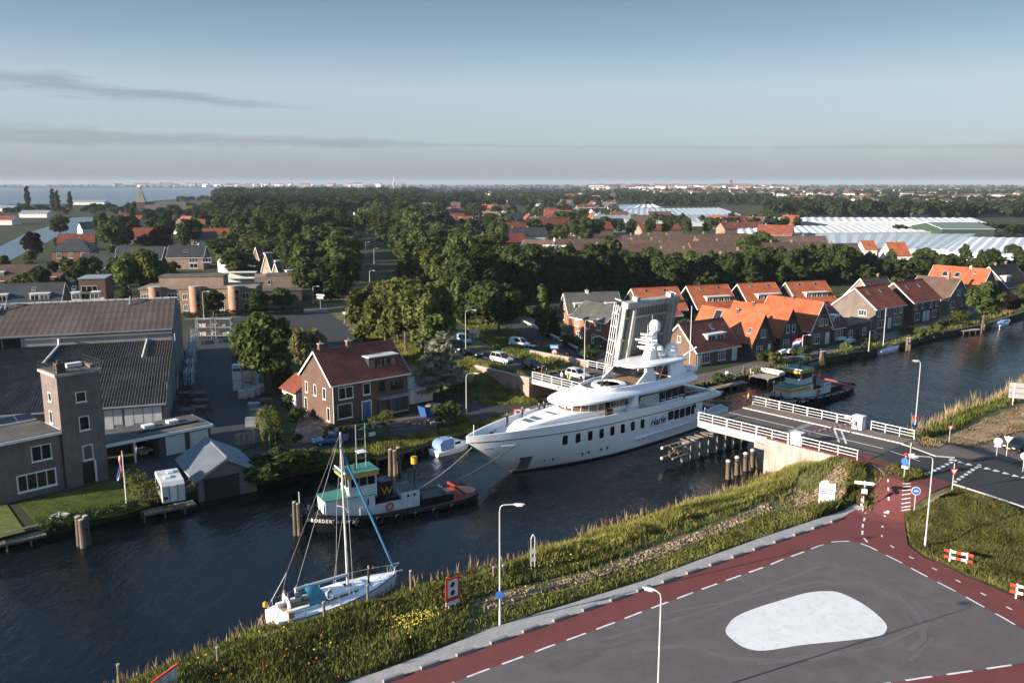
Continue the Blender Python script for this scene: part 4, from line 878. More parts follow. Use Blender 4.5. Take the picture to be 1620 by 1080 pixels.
for sg in (1,-1):
    MB().tube([Vector((x,sg * y,8.62)) for x,y in ((26.3,1.9),(24.3,2.85),(22,3.25),(19.8,3.45))],.035,5).build('sundeck_rail',STEEL,yt)
    for x,y in ((26.3,1.9),(24.3,2.85),(22,3.25),(19.8,3.45)): MB().cyl((x,sg * y,8.2),(x,sg * y,8.62),.03,n=5).build('stanchion',STEEL,yt)
    # arch legs and hardtop
    MB().ext([(18.9,sg * 2.9,7.8),(16.2,sg * 2.9,7.8),(16.6,sg * 2.55,10.0),(17.9,sg * 2.5,10.0)],(0,-sg * .35,0)).build('arch_leg',GEL,yt)
    MB().ext([(13.6,sg * 3.2,7.8),(9.6,sg * 3.2,7.8),(10.4,sg * 2.6,10.0),(13.0,sg * 2.6,10.0)],(0,-sg * .5,0)).build('arch_leg',GEL,yt)
    MB().ext([(20.9,sg * 3.05,7.9),(18.9,sg * 3.05,7.9),(18.2,sg * 2.85,9.6)],(0,-sg * .2,0)).build('windscreen_side',GEL,yt)
    MB().tube([Vector((7.9,sg * 2.6,8.9)),Vector((9.8,sg * 3.3,8.9))],.04,5).build('aft_rail',STEEL,yt)
MB().box(18.6,-2.6,8.6,18.8,2.6,9.5).build('windscreen',DARKGLASS,yt)
HT = [(19.6,0),(19.3,1.5),(18.2,2.5),(16,2.9),(12,3.0),(9.6,2.8),(8.6,1.9)]
MB().loft([plan_ring([(x,y * .94) for x,y in HT],9.85),plan_ring(HT,10.0),plan_ring([(x - (.15 if x > 14 else -.15),max(y - .12,0)) for x,y in HT],10.22),plan_ring([(14 + (x - 14) * .6,y * .55) for x,y in HT],10.32)]).build('hardtop',GEL,yt,smooth=True)
MB().loft([plan_ring([(x,y * 1.004) for x,y in HT],9.93),plan_ring([(x,y * 1.006) for x,y in HT],9.99)],cap0=False,cap1=False).build('hardtop_line',BLACK,yt)
# mast with radars and domes
mast = MB().loft([[Vector((x,y,z)) for x,y in ((xc + a,b),(xc + a,-b),(xc - a,-b),(xc - a,b))] for z,xc,a,b in ((10.2,14.2,1.0,.75),(11.4,14.0,.75,.55),(13.4,13.7,.5,.38),(14.0,13.6,.42,.3))]).build('mast',GEL,yt,smooth=False)
for z,L in ((11.7,2.2),(12.5,2.6),(13.3,1.8)): MB().cbox((14.6,0,z),(1.1,L,.14)).build('crosstree',GEL,mast)
for z,L in ((12.0,2.4),(12.95,3.0),(13.75,1.6)): MB().cyl((15.1,0,z - .3),(15.1,0,z - .05),.18,n=10).cbox((15.1,0,z + .05),(.22,L,.2),.5).build('radar_scanner',WHITE,mast)
for k in range(5): MB().lathe([(.55,10.35 + k * .22),(.62,10.4 + k * .22),(.55,10.45 + k * .22)],(13.1,.6,0),12).build('exhaust_ring',WHITE,mast)
def dome(x,y,z,r,h,par=yt): MB().lathe([(r * .75,z),(r,z + r * .3),(r,z + h - r)] + [(r * math.cos(a),z + h - r + r * math.sin(a)) for a in (.35,.7,1.05,1.35)] + [(.01,z + h)],(x,y,0),18).build('satellite_dome',GEL,par,smooth=True)
dome(13.3,0,14.0,.78,1.65,mast); dome(10.6,.9,10.1,.95,2.1); dome(10.4,-1.5,10.1,.7,1.5)
for x,y,h in ((13.9,0,16.3),(14.3,.4,15.2),(14.2,-.5,15.0)): MB().cyl((x,y,13.8),(x,y,h),.04,.02,5).build('aerial',WHITE,mast)
MB().cyl((10.0,3.6,7.9),(10.0,3.6,17.6),.06,.035,6).build('whip_antenna',WHITE,yt); MB().cyl((17.4,-3.4,8.0),(17.4,-3.4,17.0),.06,.03,6).build('whip_antenna',WHITE,yt)
MB().tube([Vector((7.6,.3,7.9)),Vector((7.6,.3,9.4)),Vector((7.2,.6,9.9)),Vector((5.2,1.2,10.9))],.13,8).build('tender_crane',GEL,yt)
MB().loft([[Vector((x,y,8.0 + z)) for y,z in ((-.8*w,.25),(-.55*w,0),(.55*w,0),(.8*w,.25),(.75*w,.5),(-.75*w,.5))] for x,w in ((12.6,1),(10.4,1),(9.2,.8),(8.6,.25))]).build('red_tender',M('tender_red',(.42,.03,.03),.5),yt,smooth=True)
MB().lathe([(.3,-1.0),(.42,-.8),(.42,.8),(.3,1.0)],(0,0,0),12).build('liferaft',GEL,yt,loc=(8.2,2.5,8.35),smooth=True).rotation_euler = (R(90),0,R(70))
for k in range(7): MB().bar((15.9 - k * .16,2.0,7.9 + k * .3),(15.9 - k * .16,2.9,7.9 + k * .3),.22,.05).build('stair_tread',WHITE,yt)
MB().bar((16.0,2.0,7.8),(14.8,2.0,10.0),.06,.12).build('stair_stringer',WHITE,yt); MB().bar((16.0,2.95,7.8),(14.8,2.95,10.0),.06,.12).build('stair_stringer',WHITE,yt)

# --- tugs
GREEN_DECK = M('green_deck_paint',(.045,.20,.16),.6,.15,.8,.08); OCHRE = M('ochre_paint',(.62,.30,.03),.5,.1,1); TUGW = M('tug_white',(.62,.63,.64),.5,.08,.6,.05,streak=.12)
HULLB = M('tug_black',(.010,.011,.012),.4,.3,.8,.15,spec=.5); REDDECK = M('red_deck',(.36,.05,.03),.7,.2,1.2,.1)
def tug(label,bow,stern,name_text,near_side,style):
    bow = Vector(bow); stern = Vector(stern); L = (bow - stern).length; a = math.atan2(bow.y - stern.y,bow.x - stern.x)
    t = thing('tugboat',label,'tugboat',(stern.x,stern.y,0),a); B = L * .128
    hb = [(0,.35 * B),(.03*L,.72 * B),(.08*L,.92 * B),(.2*L,B),(.6*L,B),(.78*L,.86 * B),(.9*L,.55 * B),(.97*L,.22 * B),(L,.05)]
    zd = [(0,1.0),(.3*L,.85),(.6*L,1.15),(.85*L,1.75),(L,2.15)]
    rr = []
    for k in range(33):
        x = L * k / 32; b = sinterp(hb,x); z = sinterp(zd,x); h = [Vector((x * .985,0,-1.0)),Vector((x * .985,b * .72,-.8)),Vector((x * .99,b * .9,0)),Vector((x,b,z * .6)),Vector((x,b + .06,z)),Vector((x,b - .08,z + .03)),Vector((x,b - .1,z - .35)),Vector((x,0,z - .36))]
        rr.append(h + [Vector((p.x,-p.y,p.z)) for p in h[-2:0:-1]])
    MB().loft(rr).build('hull',HULLB,t,smooth=True)
    for sg in (1,-1):
        pts = [Vector((x,sg * (sinterp(hb,x) + .08),sinterp(zd,x) - .25)) for x in frange(.02*L,.985*L,26)]
        MB().tube(pts,.1,6).build('rubbing_band',RUBBER,t,smooth=True)
        if style == 1:
            for k in range(9): x = L * (.08 + .1 * k); MB().bar((x,sg * (sinterp(hb,x) + .11),sinterp(zd,x) - .12),(x + .06*L,sg * (sinterp(hb,x + .06*L) + .11),sinterp(zd,x + .06*L) - .12),.05,.1).build('white_band',WHITE,t)
        for k in range(7): 
            x = L * (.2 + .105 * k); p = Vector((x,sg * (sinterp(hb,x) + .16),sinterp(zd,x) - .55)); ty = MB()
            ring = [[p + Vector((math.cos(q) * (.36 + .12 * math.cos(w)),sg * .12 * math.sin(w),math.sin(q) * (.36 + .12 * math.cos(w)))) for w in [2*math.pi*j/6 for j in range(6)]] for q in [2*math.pi*i/12 for i in range(13)]]
            ty.loft(ring,cap0=False,cap1=False).build('tyre_fender',RUBBER,t,smooth=True)
    # foredeck and house
    zf_ = lambda f: sinterp(zd,f * L)
    def house(name,x0,x1,w0,w1,z0,z1,mat,front=0.0):
        return MB().loft([[Vector((x0 * L,w0 * B,z)),Vector((x1 * L + front * (z - z0),w1 * B,z)),Vector((x1 * L + front * (z - z0),-w1 * B,z)),Vector((x0 * L,-w0 * B,z))] for z in (z0,z1)]).build(name,mat,t)
    zc = zf_(.62) - .35
    house('casing',.37,.70,.62,.62,zc,zc + 1.05,TUGW); house('casing_aft',.37,.47,.64,.64,zc,zc + 1.75,TUGW)
    fc = house('forecabin',.62,.87,.66,.46,zc,zc + 2.25,TUGW,.03); house('forecabin_roof',.615,.878,.69,.48,zc + 2.25,zc + 2.33,GREEN_DECK)
    if style == 1: house('ochre_band',.66,.876,.675,.475,zc + 1.6,zc + 2.0,OCHRE)
    MB().box(.372*L,-.6*B,zc + 1.75,.468*L,.6*B,zc + 1.80).build('casing_top',BLACK,t); MB().box(.472*L,-.58*B,zc + 1.05,.60*L,.58*B,zc + 1.10).build('casing_top',BLACK,t)
    MB().box(.475*L,-.45*B,zc + 1.06,.6*L,.45*B,zc + 1.3).build('engine_casing',BLACK,t)
    house('dark_window',.56,.66,.635,.635,zc + 1.25,zc + 1.85,DARKGLASS)
    MB().box(.5*L,-.3*B,zc + 1.3,.57*L,.3*B,zc + 3.0).build('funnel',BLACK,t)
    if style == 0: text_mesh('funnel_letter','W',1.2,OCHRE,t,face_mtx((.535*L,near_side * (.3*B + .02),zc + 1.6),(-near_side * -1 * -1,0,0),(0,near_side,0)))
    zb = zc + 1.9
    house('wheelhouse',.60,.745,.50,.46,zb,zb + 2.45,TUGW,.06)
    house('wheelhouse_brow',.59,.775,.56,.53,zb + 2.3,zb + 2.72,OCHRE,.08); house('wheelhouse_roof',.585,.785,.565,.54,zb + 2.72,zb + 2.8,GREEN_DECK)
    for sg in (1,-1):
        for k in range(3): x = L * (.61 + k * .044); MB().box(x,sg * .495 * B - .03,zb + 1.35,x + .038 * L,sg * .495 * B + .05,zb + 2.2).build('wheelhouse_window',DARKGLASS,t)
        MB().loft([[Vector((r_ * math.cos(a),r_ * math.sin(a),z_)) for a in [2*math.pi*i/16 for i in range(16)]] for r_,z_ in ((.26,0),(.3,-.09),(.42,-.09),(.46,0),(.42,.09),(.3,.09),(.26,0))],cap0=False,cap1=False).build('lifebuoy',M('buoy_red',(.6,.08,.05),.6),t,loc=(.54*L,sg * (.62*B + .1),zc + .6),smooth=True).rotation_euler = (R(90),0,0)
        for x in (.40,.435): MB().cyl((x * L,sg * .64 * B,zc + 1.35),(x * L,sg * (.64 * B + .04),zc + 1.35),.14,n=10).build('porthole',BLACK,t)
    fx = .745 * L + .06 * 1.2
    for k in range(3): y = (-.3 + .3 * k) * B; MB().cbox((fx + .12,y,zb + 1.78),(.08,.26 * B,.85),0,.06).build('wheelhouse_window',DARKGLASS,t)
    if style == 0: text_mesh('house_letter','W',1.0,BLACK,t,face_mtx((fx + .06,0,zb + .25),(0,1,0),(1,0,.03)))
    MB().lathe([(.34,0),(.34,.75)],(.36 * L,0,zc + 4.1),12).build('yellow_lantern',OCHRE,t); MB().cyl((.36 * L,0,zc + .4),(.36 * L,0,zc + 4.1),.07,n=6).build('lantern_post',DARKMET,t)
    # mast ladder on the roof
    zr = zb + 2.8
    for x in (.63,.68): MB().cyl((x * L,0,zr),(x * L,0,zr + 4.6),.05,.04,6).build('mast_leg',STEEL,t)
    for k in range(4): MB().bar((.63 * L,0,zr + 1 + k),(.68 * L,0,zr + 1 + k),.05).build('mast_rung',STEEL,t)
    MB().cbox((.655 * L,0,zr + 1.7),(.9,1.0,.08)).build('radar_table',WHITE,t); MB().cyl((.70*L,.5,zr),(.70*L,.5,zr + .8),.14,n=8).build('searchlight',DARKMET,t)
    MB().cbox((.77 * L,0,zr + .15),(.12,B * 1.2,.14)).build('light_bar',WHITE,t)
    # after deck
    zq = zf_(.2) - .34
    MB().box(.16*L,-.5*B,zq,.36*L,.5*B,zq + .75).build('tow_hatch',BLACK,t); MB().bar((.19*L,-.5*B,zq + .9),(.19*L,.5*B,zq + .9),.3,.25).build('hatch_beam',STEEL,t)
    hatch = MB(); top = [Vector((x,y * s,z)) for s in (1,-1) for x,y,z in ()]
    MB().poly([Vector((x,(sinterp(hb,x) - .14) * s,sinterp(zd,x) - .33)) for s,xs in ((1,frange(.02*L,.17*L,8)),(-1,frange(.17*L,.02*L,8))) for x in xs]).build('red_after_deck',REDDECK,t)
    MB().lathe([(.45*B,zq),(.45*B,zq + .35)],(.055*L,0,0),18).build('stern_platform',M('platform_pink',(.42,.24,.18),.8),t)
    MB().bar((.11*L,-.8*B,zq + .75),(.11*L,.8*B,zq + .75),.16,.3).build('towing_beam',REDDECK,t)
    for sg in (1,-1): MB().cyl((.345*L,sg*.35*B,zq),(.345*L,sg*.35*B,zq + 1.25),.12,n=8).build('tow_bitt',DARKMET,t)
    for sg in (1,-1):
        MB().cyl((.93*L,sg*.2*B,zf_(.93) - .35),(.93*L,sg*.2*B,zf_(.93) + .5),.13,n=8).build('bow_bitt',DARKMET,t)
    MB().cyl((.985*L,0,2),(.985*L,0,4.2),.04,n=5).build('jackstaff',WHITE,t)
    # name on the bow bulwark, following its curve
    for sg in (1,-1):
        x0,x1 = (.725,.965); txt = name_text; nlen = len(txt)
        for i,ch in enumerate(txt):
            if ch == ' ': continue
            f = x1 - (x1 - x0) * (i + .5) / nlen if sg == near_side and near_side == 1 else x0 + (x1 - x0) * (i + .5) / nlen
            x = f * L; e = .02 * L; d = Vector((2*e,sg * (sinterp(hb,x + e) - sinterp(hb,x - e)),sinterp(zd,x + e) - sinterp(zd,x - e))); d = -d if sg == 1 else d
            n = Vector((d.y,-d.x,0)).normalized(); n = n if n.y * sg > 0 else -n
            text_mesh('name_letter',ch,.46,WHITE,t,face_mtx((x,sg * (sinterp(hb,x) + .10),sinterp(zd,x) - .72),d,n),0,.03,.015)
    return t
tug1 = tug('black and white towing tug with green roof, bow beside the mooring dolphins',g(470,818,1.6),g(750,772,.8),'BROEDERTROUW XV',1,0)
tug2 = tug('black tug with ochre bands following astern beyond the bridge',g(1221,632,1.6),g(1337,604,.8),'BROEDERTROUW VI',1,1)
def yl(x,y,z): return yt.matrix_basis @ Vector((x,y,z))
bpy.context.view_layer.update()
def rope(label,a,b,sag,r,mat,name='tow_rope'):
    a = Vector(a); b = Vector(b); return tag(MB().tube([a.lerp(b,k/14) - Vector((0,0,sag * (1 - (2*k/14 - 1)**2))) for k in range(15)],r,5).build(name,mat,smooth=True),label,'rope')
ROPE = M('rope_pale',(.36,.33,.28),.9,.15,3); ROPED = M('rope_dark',(.16,.145,.125),.9,.15,3)
tm = tug1.matrix_world; tl_ = (g(470,818,1.6) - g(750,772,.8)).length
ta = tm @ Vector((.345 * tl_,.35 * tl_ * .128,1.5)); tb = tm @ Vector((.345 * tl_,-.35 * tl_ * .128,1.5))
rope('dark tow rope from the tug bitt to the near side of the yacht bow',ta,yl(41.2,yside(41.2,4.1) + .05,4.1),.5,.07,ROPED)
rope('pale tow rope from the tug to the far side of the yacht bow',tb,yl(44.2,-yside(44.2,4.3),4.3),.5,.055,ROPE)
tm2 = tug2.matrix_world; l2 = (g(1221,632,1.6) - g(1337,604,.8)).length
rope('thin line from the stern tug to the yacht stern',tm2 @ Vector((.93 * l2,0,2.2)),yl(.6,-2.5,1.8),.6,.045,ROPE)

# --- sailing yacht at the reeds
sa,sb = g(430,982,.6),g(628,908,1.1); SL = (sb - sa).length; sang = math.atan2(sb.y - sa.y,sb.x - sa.x)
sv = thing('sailing_yacht','white sailing yacht with turquoise sprayhood moored against the reedy bank','sailing yacht',(sa.x,sa.y,0),sang)
shb = [(0,1.25),(.1*SL,1.55),(.35*SL,1.85),(.55*SL,1.75),(.75*SL,1.25),(.9*SL,.6),(SL,.04)]; szd = [(0,1.05),(.5*SL,1.1),(SL,1.4)]
rr = []
for k in range(29):
    x = SL * k / 28; b = sinterp(shb,x); z = sinterp(szd,x); q = x * (.96 if k > 20 else 1) if k < 28 else x * .95
    h = [Vector((x * .95,0,-.5)),Vector((x * .955,b * .6,-.35)),Vector((x * .97,b * .92,0)),Vector((x * .985,b,z * .55)),Vector((x,b,z)),Vector((x,b * .96,z + .02)),Vector((x,0,z + .1))]
    rr.append(h + [Vector((p.x,-p.y,p.z)) for p in h[-2:0:-1]])
MB().loft(rr).build('hull',GEL,sv,smooth=True)
for sg in (1,-1): MB().tube([Vector((x,sg * (sinterp(shb,x) + .01),sinterp(szd,x) - .12)) for x in frange(.02*SL,.97*SL,20)],.035,5).build('blue_stripe',M('stripe_blue',(.03,.06,.16),.4),sv)
MB().loft([[Vector((x,w,z0)),Vector((x,w * .82,z1)),Vector((x,-w * .82,z1)),Vector((x,-w,z0))] for x,w,z0,z1 in ((.33*SL,1.15,1.1,1.55),(.55*SL,1.05,1.15,1.62),(.7*SL,.65,1.2,1.5),(.78*SL,.3,1.25,1.3))]).build('coachroof',GEL,sv)
for sg in (1,-1):
    for k in range(3): MB().cbox((SL * (.42 + .085 * k),sg * (1.12 - .06 * k),1.36),(.75,.05,.16),sg * -.06).build('cabin_window',DARKGLASS,sv)
    MB().tube([Vector((x,sg * (sinterp(shb,x) - .06),sinterp(szd,x) + .62)) for x in frange(.04*SL,.96*SL,14)],.018,4).build('lifeline',STEEL,sv)
    for k in range(8): x = SL * (.06 + .125 * k); MB().cyl((x,sg * (sinterp(shb,x) - .06),sinterp(szd,x)),(x,sg * (sinterp(shb,x) - .06),sinterp(szd,x) + .63),.02,n=5).build('stanchion',STEEL,sv)
    MB().cbox((.19*SL,sg * .85,1.3),(.24*SL,.35,.3)).build('cockpit_seat',GEL,sv)
MB().box(.08*SL,-.65,1.12,.31*SL,.65,1.16).build('cockpit_floor',TEAK,sv)
MB().lathe([(.5,-.03),(.55,0),(.5,.03)],n=18).build('steering_wheel',STEEL,sv,loc=(.12*SL,0,1.75)).rotation_euler = (0,R(80),0)
MB().cyl((.13*SL,0,1.15),(.13*SL,0,1.8),.12,n=8).build('binnacle',WHITE,sv)
for (x,y) in ((.58,0),(.70,0)): MB().cbox((x * SL,y,1.62 - (x - .58) * 1.6),(.55,.55,.06)).build('hatch',DARKGLASS,sv)
TURQ = M('turquoise_canvas',(.06,.24,.33),.8,.12,2)
MB().loft([[Vector((.36*SL + dx * math.cos(0) ,1.05 * math.cos(a),1.35 + h * math.sin(a))) for a in [math.pi * i / 10 for i in range(11)]] for dx,h in ((-1.35,1.25),(-.9,1.38),(-.2,1.1),(.35,.3))],closed=False,cap0=False,cap1=False).build('sprayhood',TURQ,sv,smooth=True)
mx_ = .585 * SL; MB().cyl((mx_,0,1.4),(mx_ - .15,0,14.6),.11,.085,10).build('mast',M('mast_alu',(.62,.63,.64),.35,.05,1,metal=.4),sv,smooth=True)
MB().cyl((mx_ - .15,0,2.5),(mx_ - 4.6,0,2.62),.15,.14,8).build('boom',M('boom_cover',(.55,.58,.60),.6,.08),sv,smooth=True)
MB().cyl((mx_ - .2,0,13.4),(.975*SL,0,1.75),.09,.10,7).build('furled_jib',M('jib_blue',(.05,.20,.42),.7,.1),sv,smooth=True)
for sg in (1,-1):
    MB().tube([Vector((mx_ - .1,0,13.9)),Vector((mx_ - .2,sg * 1.0,8.2)),Vector((mx_ - .3,sg * 1.55,1.1))],.022,4).build('shroud',STEEL,sv)
    MB().tube([Vector((mx_ - .1,0,8.2)),Vector((mx_ - .6,sg * 1.5,1.1))],.02,4).build('lower_shroud',STEEL,sv)
    MB().bar((mx_,0,8.3),(mx_ - .2,sg * 1.0,8.2),.06,.05).build('spreader',STEEL,sv)
    MB().tube([Vector((mx_ - .2,0,14.5)),Vector((1.4,0,4.2)),Vector((.1,sg * .95,1.3))],.022,4).build('backstay',STEEL,sv)
MB().tube([Vector((mx_ - .2,0,14.4)),Vector((mx_ - 4.5,0,2.7))],.02,4).build('topping_lift',STEEL,sv)
MB().tube([Vector((.95*SL,.35,1.4)),Vector((.97*SL,.3,2.0)),Vector((SL + .25,0,2.1)),Vector((.97*SL,-.3,2.0)),Vector((.95*SL,-.35,1.4))],.03,6).build('pulpit',STEEL,sv)
MB().cbox((SL + .15,0,1.3),(.8,.18,.16)).build('anchor_roller',STEEL,sv)
MB().lathe([(.05,-.25),(.2,-.15),(.2,.15),(.05,.25)],n=10).build('yellow_horseshoe',OCHRE,sv,loc=(-.15,.75,1.75),smooth=True)
MB().cbox((1.0,-1.3,1.35),(.45,.35,.5)).build('rope_bag',M('bag_tan',(.45,.35,.2),.9),sv)

# --- small boats
def cruiser(label,bow,stern,B,canvas,cat='motorboat',cabin=True,cov=None,group=None,name='cabin_cruiser',hullm=None):
    bow = Vector(bow); stern = Vector(stern); L = (bow - stern).length; a = math.atan2(bow.y - stern.y,bow.x - stern.x); t = thing(name,label,cat,(stern.x,stern.y,0),a,group)
    hb = [(0,.85 * B),(.3*L,B),(.65*L,.9 * B),(.88*L,.5 * B),(L,.04)]; rr = []
    for k in range(15):
        x = L * k / 14; b = sinterp(hb,x); z = .62 + .3 * (k / 14) ** 2
        h = [Vector((x * .95,0,-.3)),Vector((x * .97,b * .8,-.05)),Vector((x,b,z * .8)),Vector((x,b + .03,z)),Vector((x,b - .1,z + .02)),Vector((x,0,z + .03))]
        rr.append(h + [Vector((p.x,-p.y,p.z)) for p in h[-2:0:-1]])
    MB().loft(rr).build('hull',hullm or GEL,t,smooth=True)
    if cabin:
        MB().loft([[Vector((x,w * B,.7)),Vector((x + d,w * B * .85,z)),Vector((x + d,-w * B * .85,z)),Vector((x,-w * B,.7))] for x,w,z,d in ((.45*L,.8,1.55,0),(.6*L,.78,1.6,0),(.72*L,.6,1.3,-.1),(.9*L,.25,.95,-.1))]).build('cabin',GEL,t)
        for sg in (1,-1): MB().cbox((.55*L,sg * .73 * B,1.28),(.16*L,.06,.3)).build('cabin_window',DARKGLASS,t)
        MB().loft([[Vector((x,w * B,.7)),Vector((x,w * B * .8,z)),Vector((x,-w * B * .8,z)),Vector((x,-w * B,.7))] for x,w,z in ((.08*L,.8,1.6),(.14*L,.82,1.85),(.42*L,.82,1.9),(.46*L,.75,1.75))]).build('canvas_tent',canvas,t)
        MB().cbox((.3*L,0,1.92),(.26*L,1.2 * B,.05)).build('tent_top',canvas,t)
    if cov:
        MB().loft([[Vector((x,w * B,.66)),Vector((x,w * B * .5,z)),Vector((x,-w * B * .5,z)),Vector((x,-w * B,.66))] for x,w,z in ((.02*L,.8,.75),(.2*L,.95,1.05),(.5*L,.95,1.2),(.75*L,.7,1.05),(.97*L,.1,.95))]).build('cover',cov,t,smooth=True)
    return t
cruiser('small white cabin cruiser with a blue canvas tent moored at the jetty',g(742,700,.5),g(686,716,.4),1.25,M('blue_canvas',(.16,.26,.48),.7,.15,2))
COVW = M('boat_cover_white',(.55,.56,.57),.75,.12,2)
cruiser('white covered boat on the quay with orange fenders beside the tall thin mast',g(1422,549,.4),g(1388,557,.4),1.1,COVW,cabin=False,cov=COVW,name='covered_boat')
cruiser('grey covered boat at the end of the little jetty by the round tree',g(1568,512,.4),g(1545,518,.4),1.2,COVW,cabin=False,cov=M('boat_cover_grey',(.36,.36,.36),.8,.15,2),name='covered_boat')
cruiser('white boat with a pale blue cover, last one along the quay',g(1596,508,.4),g(1575,515,.4),1.2,COVW,cabin=False,cov=M('boat_cover_blue',(.22,.38,.52),.8,.15,2),name='covered_boat')
for i,(lab,b,s,m) in enumerate((('low dark rowing boat under the quay beside the big stern tug',(1178,603),(1140,611),BLACK),('low dark open boat tied up near the flagpole with a boat trailer',(1365,562),(1345,566),BLACK),('grey open boat in front of the timber dolphins on the quay',(1302,573),(1276,578),STEEL))):
    cruiser(lab,g(*b,.2),g(*s,.2),.8,COVW,cabin=False,cat='rowing boat',name='rowing_boat',hullm=m)
# inflatable on its little jetty
iq = thing('inflatable_dinghy','pale grey inflatable dinghy pulled up on the wooden landing','dinghy',g(1222,590,1.5),R(128)); IN = M('inflatable_grey',(.55,.55,.53),.6,.08)
for sg in (1,-1): MB().tube([Vector((-2,sg * .75,.3)),Vector((.8,sg * .75,.3)),Vector((1.7,sg * .45,.36)),Vector((2.1,0,.42))],.27,10).build('side_tube',IN,iq,smooth=True)
MB().box(-1.9,-.6,.12,1.4,.6,.2).build('floor',M('dinghy_floor',(.2,.2,.2),.8),iq); MB().cbox((-.3,0,.4),(.3,1.2,.08)).build('thwart',WOODW,iq); MB().cbox((-2.0,0,.35),(.12,1.3,.4)).build('transom',WOODW,iq)
# --- houses
def roof_slope(mb,e0,e1,r0,r1,pan=.32,row=.40,amp=.03,lift=.045):
    """Rows of pantiles from the eave line e0-e1 up to the ridge line r0-r1; pan = 0 gives plain courses."""
    e0,e1,r0,r1 = map(Vector,(e0,e1,r0,r1)); L = (e1 - e0).length; S = ((r0 + r1) / 2 - (e0 + e1) / 2).length; n = (e1 - e0).cross(r0 - e0).normalized(); n = n if n.z > 0 else -n
    m = max(1,int(S / row)) if row else 1
    if pan:
        k = max(1,int(L / pan)); us = [i / (3 * k) for i in range(3 * k + 1)]; of = [amp * (1,-.2,-.8)[i % 3] for i in range(3 * k + 1)]
    else: us = [0,1]; of = [0,0]
    for j in range(m):
        t0,t1 = j / m,(j + 1) / m; vs = []
        for t,lf_ in ((t0,lift if row else 0),(t1,0)):
            a = e0.lerp(r0,t); b = e1.lerp(r1,t); vs += [a.lerp(b,u) + n * (o + lf_) for u,o in zip(us,of)]
        c = len(us); mb.add(vs,[(i,i + 1,i + 1 + c,i + c) for i in range(c - 1)])
        if row and lift: mb.add([e0.lerp(r0,t0) + n * lift,e1.lerp(r1,t0) + n * lift,e1.lerp(r1,t0) - n * .03,e0.lerp(r0,t0) - n * .03],[(0,3,2,1)])
    mb.add([e0 - n * .12,e1 - n * .12,r1 - n * .12,r0 - n * .12],[(3,2,1,0)])
    for a,b in ((e0,r0),(e1,r1),(e0,e1)): mb.add([a - n * .12,b - n * .12,b + n * .01,a + n * .01],[(0,1,2,3)])
